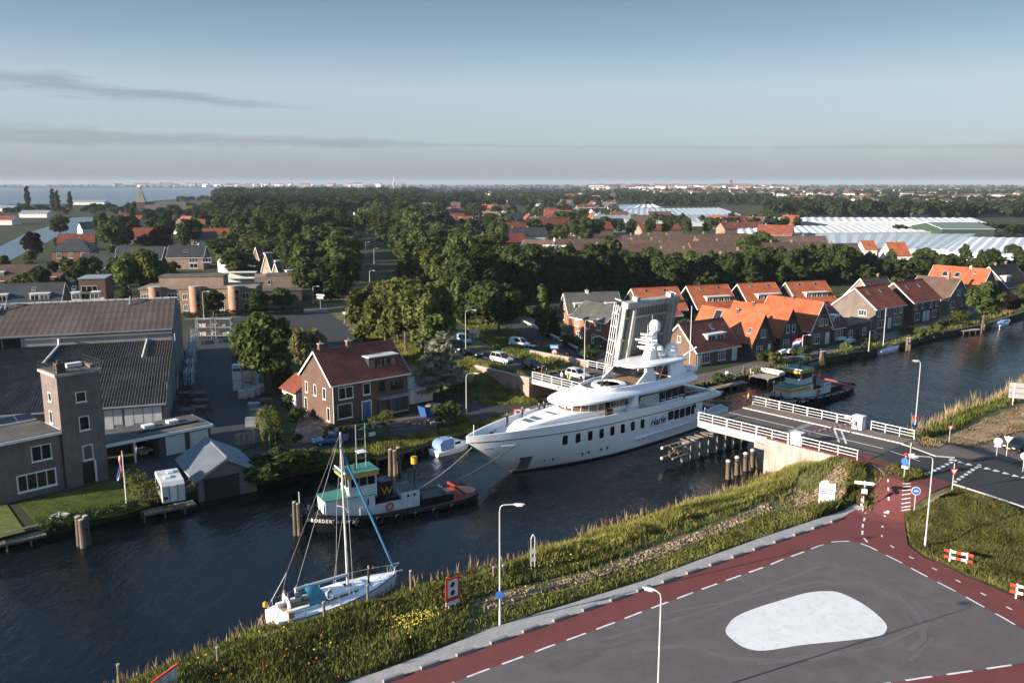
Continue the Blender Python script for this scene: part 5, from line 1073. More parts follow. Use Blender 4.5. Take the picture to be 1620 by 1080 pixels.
def house(name,label,fl,rz,L,W,he,hr,wall,roof,ridge='x',wins={},doors=(),dormers=(),chims=(),skys=(),trim=None,oh=.3,oe=.35,group=None,cat='house',detail=True,hip=False,trimw=True,fm=None,bricktop=None):
    t = thing(name,label,cat,fl,rz,group); trim = trim or WOODW; sw = ridge == 'y'; A,B = (W,L) if sw else (L,W)   # A along the ridge, B across
    def loc(a,b,z): return Vector((b,a,z)) if sw else Vector((a,b,z))
    tan = (hr - he) / (B / 2)
    if hip:
        wb = MB().box(0,0,-.3,L,W,he); wb.build('wall',wall,t); rb = MB(); hp = B / 2 * .75
        c = [(-oe,-oe),(A + oe,-oe),(A + oe,B + oe),(-oe,B + oe)]; zz = he - oe * tan * .6; r0,r1 = loc(hp,B/2,hr),loc(A - hp,B/2,hr); c = [loc(a,b,zz) for a,b in c]
        roof_slope(rb,c[0],c[1],r0,r1,0,.45 if detail else 0); roof_slope(rb,c[2],c[3],r1,r0,0,.45 if detail else 0); roof_slope(rb,c[1],c[2],r1,r1,0,0); roof_slope(rb,c[3],c[0],r0,r0,0,0); ro = rb.build('roof',roof,t,recalc=False)
    else:
        prof = [(0,-.3),(B,-.3),(B,he),(B / 2,hr),(0,he)]
        MB().ext([loc(0,b,z) for b,z in prof],loc(A,0,0)).build('wall',wall,t)
        rb = MB(); d = .14
        e = lambda a,s: loc(a,(-oe if s == 0 else B + oe),he - oe * tan + d)
        r0,r1 = loc(-oh,B/2,hr + d),loc(A + oh,B/2,hr + d)
        for s in (0,1): roof_slope(rb,e(-oh,s),e(A + oh,s),r0,r1,.34 if detail == 2 else 0,.42 if detail else 0)
        rb.cyl(r0 + Vector((0,0,.02)),r1 + Vector((0,0,.02)),.13,n=6); ro = rb.build('roof',roof,t,recalc=False)
        if trimw:
            for a in (-oh - .03,A + oh + .03):
                for s in (0,1): MB().bar(loc(a,-oe if s == 0 else B + oe,he - oe * tan + .02),loc(a,B / 2,hr + .02),.06,.26).build('bargeboard',trim,t)
            for b in (-oe - .06,B + oe + .06): MB().bar(loc(-oh,b,he - oe * tan + .02),loc(A + oh,b,he - oe * tan + .02),.14,.16).build('gutter',trim,t)
    SIDE = {'S': (lambda p: (p,0),0),'W': (lambda p: (0,W - p),-math.pi/2),'E': (lambda p: (L,p),math.pi/2),'N': (lambda p: (L - p,W),math.pi)}
    for sd,ws in wins.items():
        f,r = SIDE[sd]
        for wdef in ws:
            p,z,w,h,nx,ny = wdef[:6]; x,y = f(p); win(t,x,y,z,w,h,nx,ny,r,fm=(wdef[6] if len(wdef) > 6 else fm))
    for (sd,p,w,h,mt) in doors:
        f,r = SIDE[sd]; x,y = f(p); dr = MB().box(-w/2 + .08,-.05,0,w/2 - .08,.02,h - .1).build('door',mt,t,(x,y,0),r)
        MB().box(-w/2 - .06,-.08,0,-w/2 + .08,.02,h).box(w/2 - .08,-.08,0,w/2 + .06,.02,h).box(-w/2 - .06,-.08,h - .1,w/2 + .06,.02,h + .08).build('door_frame',trim,dr); MB().box(w/2 - .25,-.09,1.0,w/2 - .15,-.05,1.12).build('handle',STEEL,dr)
    for dm in dormers:
        side,a0,w,zb,h,mt,nw = dm[:7]; top = dm[7] if len(dm) > 7 else WOODW; zt = zb + h; bf = (zb - he) / tan + .25; bb = min((zt - he) / tan + .3,B / 2); s = -1 if side == 0 else 1
        def dl(a,b,z): return loc(a,b if side == 0 else B - b,z)
        q = [dl(a0,bf,zb - .2),dl(a0 + w,bf,zb - .2),dl(a0 + w,bf,zt),dl(a0,bf,zt),dl(a0,bb,zt),dl(a0 + w,bb,zt),dl(a0,bb,zt - .3),dl(a0 + w,bb,zt - .3)]
        dob = MB().add(q,[(0,1,2,3),(3,2,5,4),(0,3,4,6),(1,7,5,2),(4,5,7,6),(0,6,7,1)]).build('dormer',mt,t)
        e1,e2 = dl(a0 - .2,bf - .3,zt + .07),dl(a0 + w + .2,bb,zt + .07); MB().box(min(e1.x,e2.x),min(e1.y,e2.y),zt,max(e1.x,e2.x),max(e1.y,e2.y),zt + .15).build('dormer_roof',top,dob)
        for k in range(nw):
            a = a0 + w * (k + .5) / nw; p = dl(a,bf,zb + .1); rot = {(False,0): 0,(False,1): math.pi,(True,0): -math.pi/2,(True,1): math.pi/2}[(sw,side)]
            win(dob,p.x,p.y,p.z,w / nw * .86,h * .78,2 if w / nw > 1.3 else 1,1,rot,flat=True,fr=.07,sill=False,fm=mt if mt is not WOODW else None)
    for ch in chims:
        a,h,cm = ch; p = loc(a,B / 2,0); c = MB().box(p.x - .35,p.y - .3,hr - .5,p.x + .35,p.y + .3,hr + h).build('chimney',cm,ro); MB().box(p.x - .42,p.y - .37,hr + h,p.x + .42,p.y + .37,hr + h + .1).build('chimney_cap',CONC,ro); MB().cyl((p.x,p.y,hr + h + .1),(p.x,p.y,hr + h + .45),.12,n=8).build('chimney_pot',BRICK_ORANGE,ro)
    for sk in skys:
        side,a,tt,w,h = sk; b0 = B / 2 * tt; z0 = he + b0 * tan + .24; b1 = b0 + h * math.cos(math.atan(tan)); z1 = z0 + (b1 - b0) * tan
        bb0,bb1 = (b0,b1) if side == 0 else (B - b0,B - b1)
        q = [loc(a,bb0,z0),loc(a + w,bb0,z0),loc(a + w,bb1,z1),loc(a,bb1,z1)]; fr_ = MB(); fr_.ext(q,(0,0,-.16)); so = fr_.build('skylight',ZINC,t)
        c = sum(q,Vector()) / 4; MB().poly([c + (p - c) * .82 + Vector((0,0,.012)) for p in q]).build('pane',GLASS,so)
    return t
def ridge_house(name,label,p0,p1,zr,W,he,wall,roof,rz=None,**kw):
    """a house given by where its ridge shows; returns the thing"""
    r0,r1 = g(*p0,zr),g(*p1,zr)
    if rz is None: rz = math.atan2(r1.y - r0.y,r1.x - r0.x); L = (r1 - r0).length
    else: rz = R(rz); L = abs((r1 - r0).x / math.cos(rz))
    f = Vector((math.sin(rz),-math.cos(rz),0)); fl = r0 + f * (W / 2); fl.z = ZF
    return house(name,label,fl,rz,L,W,he,zr - ZF,wall,roof,**kw)
def corner(px,py,z=ZF): return g(px,py,z)
BLUEDOOR = M('blue_door',(.05,.12,.24),.5,.1); WDOOR = M('white_door',(.60,.60,.58),.5,.08); DDOOR = M('dark_door',(.02,.022,.025),.5,.1)
DARKFR = M('dark_frame',(.035,.036,.04),.5,.1)

# ---- brick house by the canal road
ch_ = house('brick_house','brick double house with red tiled roof and dark dormer beside the canal road',corner(527,674),R(40),12.3,9.0,5.9,9.7,M('house_brick',(.105,.064,.050),.9,.16,.5,.28,14,bump=.35,bs=18),M('house_tiles',(.155,.045,.032),.75,.25,.45,.35,5.0,bump=.3,dirt=((.08,.045,.035),.6,.8)),
    wins={'S': [(1.9,.8,2.3,2.1,1,1),(2.1,3.55,2.3,1.65,2,1),(5.4,3.6,1.2,1.65,1,1),(7.9,3.7,1.1,1.5,1,1,DARKFR),(10.4,3.6,2.2,1.6,2,1,DARKFR),(7.9,.3,1.5,2.1,1,1,DARKFR),(10.2,.35,2.4,2.2,2,1,DARKFR)],'W': [(1.6,3.4,.8,1.6,1,1),(4.2,3.4,.8,1.6,1,1),(6.9,3.4,.9,1.6,1,1),(1.2,.6,.9,2.0,1,1),(7.9,.5,.9,1.9,1,1)]},
    doors=[('S',5.3,1.5,2.7,BLUEDOOR)],dormers=[(0,6.6,4.6,6.7,1.75,DARKFR,4,M('dormer_roof_pale',(.5,.5,.49),.8,.12))],chims=[(.9,1.0,BRICK_BROWN),(5.3,.9,BRICK_BROWN)],detail=2)
MB().box(7.0,-1.3,2.75,12.1,.0,2.88).build('canopy',ZINC,ch_); MB().cyl((12.2,-.1,0),(12.2,-.1,5.8),.06,n=6).build('drainpipe',ZINC,ch_); MB().cyl((.1,-.1,0),(.1,-.1,5.8),.06,n=6).build('drainpipe',WOODW,ch_)
MB().box(7.05,-.5,.25,11.9,-.02,.42).build('doorstep',CONC,ch_)
an = thing('garden_shed','white boarded lean-to shed with a low roof beside the brick house','shed',corner(660,640),R(40)); MB().box(-.8,.8,0,3.4,5.2,2.3).build('wall',RENDER_W,an); MB().ext([(-1,.6,2.32),(3.6,.6,2.2),(3.6,5.4,2.75),(-1,5.4,2.9)],(0,0,.14)).build('roof',ZINC,an); MB().box(.3,.74,.1,1.5,.8,2.0).build('door',WDOOR,an)
for k in range(5): MB().box(-.8 + k * .84 + .02,.765,.05,-.8 + k * .84 + .06,.8,2.2).build('board_batten',WOODW,an)
ann = thing('rear_annex','white annex with a red lean-to roof behind the brick house','annex',corner(497,646),R(40)); MB().box(-2.6,.5,0,-.15,5.0,2.6).build('wall',RENDER_W,ann); rb = MB(); roof_slope(rb,(-3.0,.2,2.6),(-3.0,5.3,2.6),(.0,.2,4.6),(.0,5.3,4.6),.34,.42); rb.build('roof',TILE_RED,ann,recalc=False)

# ---- houses with orange roofs along the far quay, in the order one meets them from the raised leaf
Q = R(37); WH2 = lambda *a: list(a)
house('quay_house','brick house with dark red roof and white dormer next to the raised leaf',corner(1101,581),Q,11.8,8.6,2.9,7.3,BRICK_BROWN,TILE_BRED,wins={'S': [(2.6,.5,2.0,1.9,3,2),(7.0,.5,2.0,1.8,3,2)],'W': [(4.4,4.0,.9,1.2,2,1)]},doors=[('S',10.6,1.2,2.3,WDOOR),('S',.8,1.0,2.1,WDOOR)],dormers=[(0,4.2,5.0,3.9,1.35,WOODW,2)],skys=[(0,7.2,.62,.9,1.3)],detail=2)
gw = lambda L: {'S': [(L*.34,.5,1.9,1.7,3,2),(L*.5,3.7,1.5,1.5,3,1)],'W': [(2,.8,.9,1.3,1,1)]}
house('quay_house','dark brick gabled house with big skylight in its orange roof',corner(1189,567),Q,6.4,15,3.1,8.0,BRICK_DARK,TILE_ORANGE,'y',wins=gw(6.4),doors=[('S',5.2,1.1,2.4,WDOOR)],skys=[(0,9.5,.55,1.9,2.2),(0,3.5,.2,.9,1.2),(0,1.2,.25,.9,1.2)],chims=[(6.0,.5,BRICK_DARK)],trim=DARKFR,detail=2)
house('quay_house','dark brick gabled house with paired upper windows, second gable on the quay',corner(1233,557),Q,6.6,14,3.2,8.2,BRICK_DARK,TILE_ORANGE,'y',wins={'S': [(2.0,.5,1.9,1.8,3,2),(2.3,3.6,.9,1.6,1,2),(4.2,3.6,.9,1.6,1,2)]},doors=[('S',5.3,1.2,2.3,WDOOR)],chims=[(9,.5,BRICK_DARK)],trim=DARKFR,detail=2)
house('quay_house','brick gabled house with broad white bargeboards behind the flagpole',corner(1281,549),Q,7.2,13,3.6,8.8,BRICK_BROWN,TILE_ORANGE,'y',wins={'S': [(2.2,.5,2.0,2.0,3,2),(3.4,4.0,1.6,1.5,3,1),(5.4,4.0,.9,1.3,1,1)]},doors=[('S',5.9,1.2,2.4,WDOOR)],chims=[(7,.6,BRICK_RED)],detail=2)
house('quay_house','brown roofed house with a small white dormer beside the flat extension',corner(1316,543),Q,6.0,11,3.2,7.4,BRICK_DARK,TILE_BRED,'x',wins={'S': [(2.4,.5,2.6,1.9,3,2)]},dormers=[(0,2.0,2.0,3.9,1.5,WOODW,1)],detail=2)
fe = thing('flat_extension','low dark brick extension with a flat roof and white windows on the quay','extension',corner(1338,540),Q); MB().box(0,0,-.2,9.5,7,3.2).build('wall',BRICK_DARK,fe); MB().box(-.2,-.2,3.2,9.7,7.2,3.45).build('roof',BITUMEN,fe)
for p in (1.6,6.8): win(fe,p,0,.7,1.3,1.6,2,2)
MB().box(3.6,-.05,0,4.6,0,2.3).build('door',DDOOR,fe)
house('quay_house','brick semi-detached house with red roof and wide sunlit gable on the quay',corner(1383,524),R(38),12.6,10.5,5.1,9.2,BRICK_GREY,TILE_RED,wins={'S': [(1.6,3.2,1.1,1.2,1,1),(4.4,3.2,1.1,1.2,1,1),(8.6,3.2,1.1,1.2,1,1),(11,3.2,1.1,1.2,1,1),(2.6,.6,2.6,1.8,3,1),(9.6,.6,2.6,1.8,3,1)],'W': [(7.4,3.2,1.9,1.3,3,1),(9.3,.6,1.0,1.9,1,1)]},doors=[('S',6.3,1.2,2.4,WDOOR)],skys=[(0,2.6,.62,.8,1.1),(0,7.8,.62,.8,1.1)],detail=2)
house('quay_house','red roofed semi-detached brick house, next after the wide sunlit gable',corner(1442,512),R(38),13.2,10,5.1,9.2,BRICK_DARK,TILE_RED,wins={'S': [(1.5,3.2,1.1,1.2,1,1),(4.6,3.2,1.1,1.2,1,1),(8.8,3.2,1.1,1.2,1,1),(11.6,3.2,1.1,1.2,1,1),(2.4,.6,2.2,1.8,2,1),(10.6,.6,2.2,1.8,2,1)]},doors=[('S',5.8,1.2,2.4,WDOOR),('S',7.6,1.2,2.4,WDOOR)],skys=[(0,3,.6,.8,1.1),(0,8.6,.6,.8,1.1)],detail=2)
house('quay_house','low brown roofed house with a tall pale chimney along the quay',corner(1497,492),R(38),12,11,3.0,7.8,BRICK_GREY,TILE_BROWN,'y',wins={'S': [(3,.6,2.2,1.7,3,1),(9,.6,2,1.7,2,1),(6,3.6,1.8,1.6,3,1)]},chims=[(3.0,1.6,BRICK_PALE)],detail=1)
house('quay_house','bright orange roof with solar windows on a grey gabled house by the round tree',corner(1549,486),R(38),9,15,5.0,9.8,BRICK_GREY,TILE_ORANGE,'y',wins={'S': [(3,5.0,1.6,1.4,2,1),(6.2,1,1.6,1.6,2,1)]},skys=[(0,10,.45,1.8,1.6),(0,7,.45,1.4,1.6),(0,3,.7,.8,1)],chims=[(5,.6,STEEL)],detail=1)
house('quay_house','dark brown roofed house with a white gabled dormer at the photo edge',corner(1592,473),R(38),16,11,3.4,8.8,BRICK_DARK,TILE_BROWN,wins={'S': [(3,.8,2,1.6,3,1),(8,.8,2,1.6,3,1)]},dormers=[(0,1.2,3.0,4.3,2.0,WOODW,2)],chims=[(4,.8,BRICK_BROWN),(11,.8,BRICK_BROWN)],detail=1)
ridge_house('back_house','brown roofed house with pale gable standing behind the quay gardens',(1362,441),(1402,438),9.0,9,3.0,BRICK_PALE,TILE_BROWN,rz=30,wins={'W': [(4.5,3.8,1.2,1.4,2,1)]},skys=[(0,4,.4,1.2,1.4)],chims=[(7,.8,BRICK_BROWN)],detail=1)
ridge_house('quay_house','low tan garden house with a flat dormer in front of the orange roof',(1512,455),(1545,452),6.5,8,2.8,BRICK_PALE,TILE_BROWN,rz=30,detail=1)
# second row
for i,(p0,p1,lab) in enumerate((((1000,457.5),(1069,454),'orange roof just behind the top of the raised leaf'),((1087,453.5),(1148,450),'orange roofed house with white dormer, first right of the raised leaf'),((1168,450),(1222,446.5),'orange roofed house with white dormer, middle of the back row'),((1244,447.5),(1301,444),'orange roofed house with white dormer at the end of the back row'))):
    ridge_house('back_row_house',lab,p0,p1,9.0,10.5,3.1,BRICK_DARK,TILE_ORANGE,rz=19.5,wins={'W': [(5.2,3.4,.9,1.2,1,1)],'S': [(2,.6,2,1.7,2,1),(8,.6,2,1.7,2,1)]},dormers=[(0,3.2,6.6,4.0,1.45,WOODW,4)],skys=[(0,3,.78,.7,.9),(0,8,.78,.7,.9)],detail=2)
    ridge_house('garden_outhouse','small orange tiled outhouse in front of the back row' + (', below the leaf',' beside the skylight roof',' beside the second gable',' beside the white bargeboards')[i],(p0[0] + 44,p0[1] + 33),(p0[0] + 70,p0[1] + 31),4.6,4.5,2.2,BRICK_BROWN,TILE_ORANGE,rz=19.5,cat='outhouse',detail=1)
# brick pair left of the leaf
ridge_house('brick_house','orange brick house with grey tiled roof and white dormer behind the hedge',(893,464.5),(976,462),8.2,8.4,2.9,BRICK_ORANGE,TILE_GREY,rz=11,wins={'W': [(4.2,3.2,1,1.4,1,1),(4.2,.6,1.0,1.6,1,1)]},dormers=[(0,1.6,4.6,3.6,1.3,WOODW,4),(0,9.3,2.4,3.6,1.2,WOODW,2)],chims=[(5.5,.7,WOODW)],detail=2)
house('brick_house','tall orange brick house with mossy grey roof left of the raised leaf',corner(958,551),R(37),7.6,10.5,5.3,8.0,BRICK_ORANGE,TILE_GREY,'y',wins={'W': [(1.8,3.4,1.3,1.4,3,1),(5,3.4,1.3,1.4,3,1),(8.4,3.4,1.3,1.4,3,1),(2.6,.5,1.8,1.9,3,2),(7.2,.5,1.8,1.9,3,2)],'S': [(2,2.0,1.1,1.6,1,1)]},detail=2)
ridge_house('garden_outhouse','low dark red tiled outhouse in front of the tall orange brick house',(951,531),(972,535),3.8,4,1.9,BRICK_DARK,TILE_RED,rz=37,cat='outhouse',detail=1)
# ---- left: apartment terrace, round-bay building and others
ridge_house('dark_terrace','dark roofed terrace with white dormers behind the factory hall',(-70,452),(122,443),9.6,11,4.0,BRICK_BROWN,TILE_DARK,rz=14,dormers=[(0,8.0 + k * 9.2,4.2,4.6,1.7,WOODW,2) for k in range(3)] + [(0,28.5,4.2,4.6,1.7,WOODW,2)],skys=[(0,9,.62,1,1.2),(0,17,.62,1,1.2),(0,26,.62,1,1.2)],cat='terrace',detail=1)
te = thing('terrace_end','flat roofed brick end block of the dark terrace','building',corner(126,486),R(14)); MB().box(0,1,0,6.6,11,7.4).build('wall',BRICK_BROWN,te); MB().box(-.2,.8,7.4,6.8,11.2,7.65).build('roof',ZINC,te); win(te,2.6,1.0,3.8,4,1.8,3,1); MB().box(3.4,.6,0,6.2,1.0,2.4).build('porch',RENDER_W,te)
bb = thing('bay_building','flat roofed brick building with round brick stair towers behind the yard','building',corner(224,497),R(6.5))
MB().box(0,0,0,28.5,10,6.3).build('wall',BRICK_PALE,bb); MB().box(-.3,-.3,6.3,28.8,10.3,6.7).build('roof',M('roof_gravel',(.20,.17,.15),.95,.2),bb); MB().box(4,3,6.7,20,9,9.0).build('set_back_storey',BRICK_PALE,bb); MB().box(3.8,2.8,9.0,20.2,9.2,9.3).build('upper_roof',BITUMEN,bb)
for x in (3.8,13.6,23.2):
    tw = MB().cyl((x,-.3,0),(x,-.3,6.9),1.5,n=20).build('stair_tower',M('bay_brick',(.34,.21,.15),.9,.16,.5,.2,14),bb,smooth=True); MB().cyl((x,-.3,6.9),(x,-.3,7.05),1.58,n=20).build('tower_cap',CONC,tw,smooth=True)
    for k in range(6): MB().cbox((x + .9,-1.5,1.3 + k * .85),(.9,.12,.7),.65).build('tower_window',GLASS,tw)
for x,w in ((1.2,2.0),(8,2.6),(11,1.4),(17.4,2.4),(20,1.6),(26.4,2.6)):
    win(bb,x,0,3.6,w,1.5,3,1); win(bb,x,0,.7,w * .8,1.6,2,1)
house('villa','brick villa with a hipped dark slate roof near the lake inlet',corner(84,424),R(10),14,12,6.6,11,BRICK_RED,TILE_DARK,hip=True,wins={'S': [(2.6,3.8,1.6,2.2,2,2),(7,3.8,1.6,2.2,2,2),(11.4,3.8,1.6,2.2,2,2),(2.6,.5,1.6,2,2,1),(7,.5,1.6,2,2,1),(11.4,.5,1.6,2,2,1)],'E': [(3,3.8,1.8,2.2,2,2),(8,3.8,1.8,2.2,2,2)]},cat='villa')
ridge_house('brick_house','long dark roofed house left of the pale green trees',(131,402),(186,401),9.0,11,3.4,BRICK_RED,TILE_DARK,rz=5,wins={'S': [(4,.6,2,1.6,2,1),(9,.6,4,2,3,1)]},detail=1)
ridge_house('brick_house','dark roofed house at the left photo edge above the terrace',(-20,420),(62,418),8.6,11,3.2,BRICK_BROWN,TILE_BROWN,rz=10,dormers=[(0,2,4,4,1.6,WOODW,2)],detail=1)
ridge_house('garden_outhouse','flat red tiled outhouse in front of the slate villa',(70,433),(106,431),4.6,6,2.6,BRICK_BROWN,TILE_RED,rz=8,cat='outhouse',detail=1)
ridge_house('dark_house','dark roofed house with white upper bays beside the parking lane',(268,389),(328,388),10,10,4.6,BRICK_PALE,TILE_DARK,rz=6,wins={'S': [(10,2.6,3.4,1.8,3,1),(15,2.6,3.4,1.8,3,1),(10,.4,3,1.8,2,1)]},skys=[(0,6,.4,1.4,1.4)],detail=1)
ridge_house('dark_house','long dark roof behind the pale green trees',(186,391),(262,390),9.6,10,4.0,BRICK_BROWN,TILE_DARK,rz=6,detail=1)
for i,(p0,p1,W) in enumerate((((405,391),(426,384),9),((421,402),(446,396),9),((436,416),(462,409),10))):
    ridge_house('stepped_house',('rearmost','middle','foremost')[i] + ' of the stepped brick terrace with steep roofs and white sheds',p0,p1,10.5,W,3.0,BRICK_PALE if i else BRICK_RED,TILE_BROWN,rz=38,wins={'W': [(4.4,3.6,1,1.4,1,1)]},dormers=[(0,2,3,5,2,WOODW,1)],detail=1)
st = thing('brick_block','brick corner block with a flat roof terrace below the stepped terrace','building',corner(404,474),R(14)); MB().box(0,0,0,12,9,6.5).build('wall',BRICK_PALE,st); MB().box(3.2,.3,6.5,11.8,8.8,6.75).build('roof',BITUMEN,st); MB().box(0,-6,0,13,-.02,3.0).build('garage',BRICK_DARK,st); MB().box(-.15,-6.2,3.0,13.2,-.05,3.25).build('garage_roof',BITUMEN,st); win(st,4,0,4.2,.9,1.3)
for k in range(4):
    q = thing('white_carport',('white flat roofed carport, first from the road behind the yard','white flat roofed carport, second from the road behind the yard','white flat roofed carport, third from the road behind the yard','white flat roofed carport farthest from the yard')[k],'carport',corner(352 + k * 2,452 - k * 10),R(4),'white carports behind the yard')
    MB().box(0,0,2.3,11,3.2,2.5).build('roof',WOODW,q)
    for x in (.2,5.4,10.7): MB().box(x,.1,0,x + .15,.25,2.3).build('post',STEEL,q)
    MB().box(.1,3.0,0,10.9,3.15,2.3).build('back_wall',RENDER_W,q)

# ---- the factory hall on the left
HO = Vector((-46.0,109.6,ZF)); HR_ = R(18.6); hall = thing('factory_hall','long factory hall with corrugated grey roofs stepping up behind the brick tower','factory',HO,HR_)
CORR = M('corrugated_cement',(.070,.061,.056),.9,.28,.25,.3,4.0,stretch=(1,.35,1),dirt=((.12,.112,.10),.5,.5)); CORR2 = M('rusty_roof_sheet',(.080,.058,.048),.85,.25,.22,.18,stretch=(1,.25,1),dirt=((.13,.105,.09),.5,.35))
HALLW = M('hall_wall',(.19,.185,.18),.85,.2,.4,.12,streak=.3); XL = -62
def corr_roof(name,y0,z0,y1,z1,mat,x0=XL,x1=.0,pan=.36,amp=.10,row=2.6):
    mb = MB(); roof_slope(mb,(x0,y0,z0),(x1,y0,z0),(x0,y1,z1),(x1,y1,z1),pan,row,amp,.03); return mb.build(name,mat,hall,recalc=False)
corr_roof('front_roof',-.4,4.1,15.6,7.5,CORR,x1=.2); corr_roof('rear_slope',19.5,6.4,15.8,7.4,CORR)
corr_roof('middle_roof',17.5,6.4,28,7.9,CORR,x1=-4.2); corr_roof('middle_roof_end',17.5,6.35,28,7.8,CORR2,x0=-4.0,x1=0); corr_roof('upper_roof',27.6,9.6,42,12.8,CORR2,pan=.9,amp=.015); corr_roof('upper_rear_roof',56,9.6,42,12.8,CORR2,pan=.9,amp=.015)
MB().ext([(-.12,0,0),(-.12,56,0),(-.12,56,9.5),(-.12,42,12.6),(-.12,28,9.6),(-.12,28,7.7),(-.12,18,6.3),(-.12,15.7,7.3),(-.12,0,4.0)],(.2,0,0)).build('end_wall',HALLW,hall)
MB().box(XL,0,0,-.13,.2,4.0).build('front_wall',HALLW,hall); MB().box(XL,27.8,7.6,-.13,28.0,9.65).build('clerestory_wall',M('clerestory_grey',(.28,.285,.29),.7,.12,.4,.08),hall)
for x0,x1 in ((-9.6,-5.2),(-5.0,-.4)): 
    n = 4
    for k in range(n): MB().box(x0 + (x1 - x0) * k / n + .05,-.08,1.7 if k % 2 else 1.2,x0 + (x1 - x0) * (k + 1) / n - .05,.0,3.75).build('window_panel',M('milky_glass',(.56,.58,.60),.35,.12,.8),hall)
    MB().box(x0,-.05,.95,x1,.0,3.85).build('window_frame',M('frame_grey',(.24,.245,.25),.6),hall)
for k in range(14): MB().box(-58 + k * 2.6,27.7,7.75,-56 + k * 2.6 + .35,27.81,9.3).build('clerestory_window',DARKGLASS,hall)
for k in range(27):
    x = XL + 1 + k * 1.28; y0,y1 = 36.8,40.6; z = lambda y: 9.6 + (y - 27.6) * 3.2 / 14.4 + .32
    MB().ext([(x,y0,z(y0)),(x + 1.1,y0,z(y0)),(x + 1.1,y1,z(y1)),(x,y1,z(y1))],(0,0,-.2)).build('roof_light',M('wire_glass',(.26,.33,.35),.2,.2,.6),hall)
for k in range(50): MB().box(XL + k * 1.25,41.6,12.8,XL + k * 1.25 + 1.12,42.4,13.02).build('ridge_cap',M('ridge_pale',(.50,.50,.49),.8,.12,1,rand=.15),hall)
for y,z,x1 in ((27.3,9.6,0),(17.2,6.5,0),(-.55,4.1,.2)): MB().box(XL,y - .12,z - .05,x1,y + .12,z + .12).build('gutter',ZINC,hall)
for x in (-26.0,-7.2): MB().tube([Vector((x,42,12.9)),Vector((x,41.2,13.5)),Vector((x,40,12.8)),Vector((x,39.2,12.3))],.12,6).build('vent_pipe',ZINC,hall)
MB().tube([Vector((-16.5,27.4,9.0)),Vector((-16.5,27.2,8.0)),Vector((-17.4,17.8,6.8)),Vector((-17.8,17.0,6.9))],.16,8).build('rainwater_pipe',WOODW,hall); MB().tube([Vector((-3.9,28,8.1)),Vector((-4.0,17.6,6.75))],.14,8).build('rainwater_pipe',WOODW,hall)
MB().box(-55,19,6.75,-50.5,22.5,7.25).build('roof_hatch',DARKMET,hall)
for y in (4,11,20,30,40,50): MB().box(.08,y,.2,.16,y + .25,6.0).build('wall_stanchion',ZINC,hall)
MB().tube([Vector((.3,27.4,8.9)),Vector((.3,27.4,2)),Vector((.3,24,.5))],.12,6).build('downpipe',ZINC,hall)
MB().tube([Vector((.25,17.2,6.4)),Vector((.25,17.2,.2))],.11,6).build('downpipe',ZINC,hall)
# ---- brick tower house in front of it
to = corner(30,790); tw = thing('tower_house','brick house with a square lookout tower and roof terrace on the canal lawn','house',to,R(47.7))
TB = M('tower_brick',(.165,.135,.125),.9,.16,.5,.3,9,bump=.35,bs=18,streak=.15,dirt=((.11,.09,.085),.5,.35)); MB().box(-3.2,-.02,-.2,4.7,10,6.2).build('wing_wall',TB,tw); MB().box(4.72,-.3,-.2,9.2,4.3,12.4).build('tower_wall',TB,tw)
MB().box(-3.6,-.4,6.2,4.7,10.4,6.5).build('wing_fascia',WOODW,tw); MB().box(-3.4,-.2,6.5,4.68,10.2,6.56).build('wing_roof',BITUMEN,tw)
MB().box(4.5,-.5,12.4,9.4,4.5,12.7).build('tower_coping',CONC,tw); MB().box(4.75,-.25,12.7,9.15,4.25,12.74).build('terrace_floor',BITUMEN,tw)
MB().box(4.9,-.1,12.74,5.8,.8,13.8).build('chimney',BRICK_DARK,tw); MB().cyl((5.3,.3,13.8),(5.3,.3,14.1),.25,n=8).build('chimney_pot',DARKMET,tw)
for a,b in (((4.6,-.4),(9.3,-.4)),((4.6,4.4),(9.3,4.4)),((4.6,-.4),(4.6,4.4)),((9.3,-.4),(9.3,4.4))):
    for z in (13.2,13.6): MB().bar((*a,z),(*b,z),.04).build('terrace_rail',DARKMET,tw)
    MB().bar((*a,12.7),(*a,13.65),.05).build('rail_post',DARKMET,tw)
MB().cbox((7.6,2.6,12.95),(1.6,.8,.4)).build('deck_chair',WOODW,tw); MB().cbox((8.8,1.8,12.9),(.5,2.6,.3)).build('parapet_bench',TIMBER,tw)
for x,z,w,h in ((7.0,9.3,1.1,1.15),(7.1,6.1,1.1,1.6),(7.2,2.7,1.1,1.7)): win(tw,x,-.3,z,w,h)
MB().box(6.5,-.36,0,7.7,-.3,2.5).build('door',DDOOR,tw); MB().box(7.75,-.4,0,7.95,-.3,2.5).build('door_post',WOODW,tw)
win(tw,2.6,-.02,3.7,2.0,1.7,2,1); win(tw,1.9,-.02,.7,3.9,1.9,4,1,fr=.14); win(tw,-3.2,1.4,.7,1.4,1.9,1,1,-math.pi/2); win(tw,4.72,2.0,9.4,.9,1.0,1,1,-math.pi/2); win(tw,4.72,2.2,6.9,.9,1.4,1,1,-math.pi/2)
for y in (3.5,6.5): win(tw,-3.2,y,3.7,1.0,1.5,1,1,-math.pi/2)
for k in range(4): MB().ext([(-2.6 + k * 1.75,6.2,6.7),(-1.0 + k * 1.75,6.2,6.7),(-1.0 + k * 1.75,7.4,7.15),(-2.6 + k * 1.75,7.4,7.15)],(0,0,.06)).build('solar_panel',M('solar_blue',(.02,.03,.05),.15),tw)
MB().box(-2.8,6.1,6.56,4.4,6.25,6.75).build('panel_rail',WOODW,tw); MB().cyl((4.66,-.1,0),(4.66,-.1,6.2),.08,n=6).build('drainpipe',DARKMET,tw)
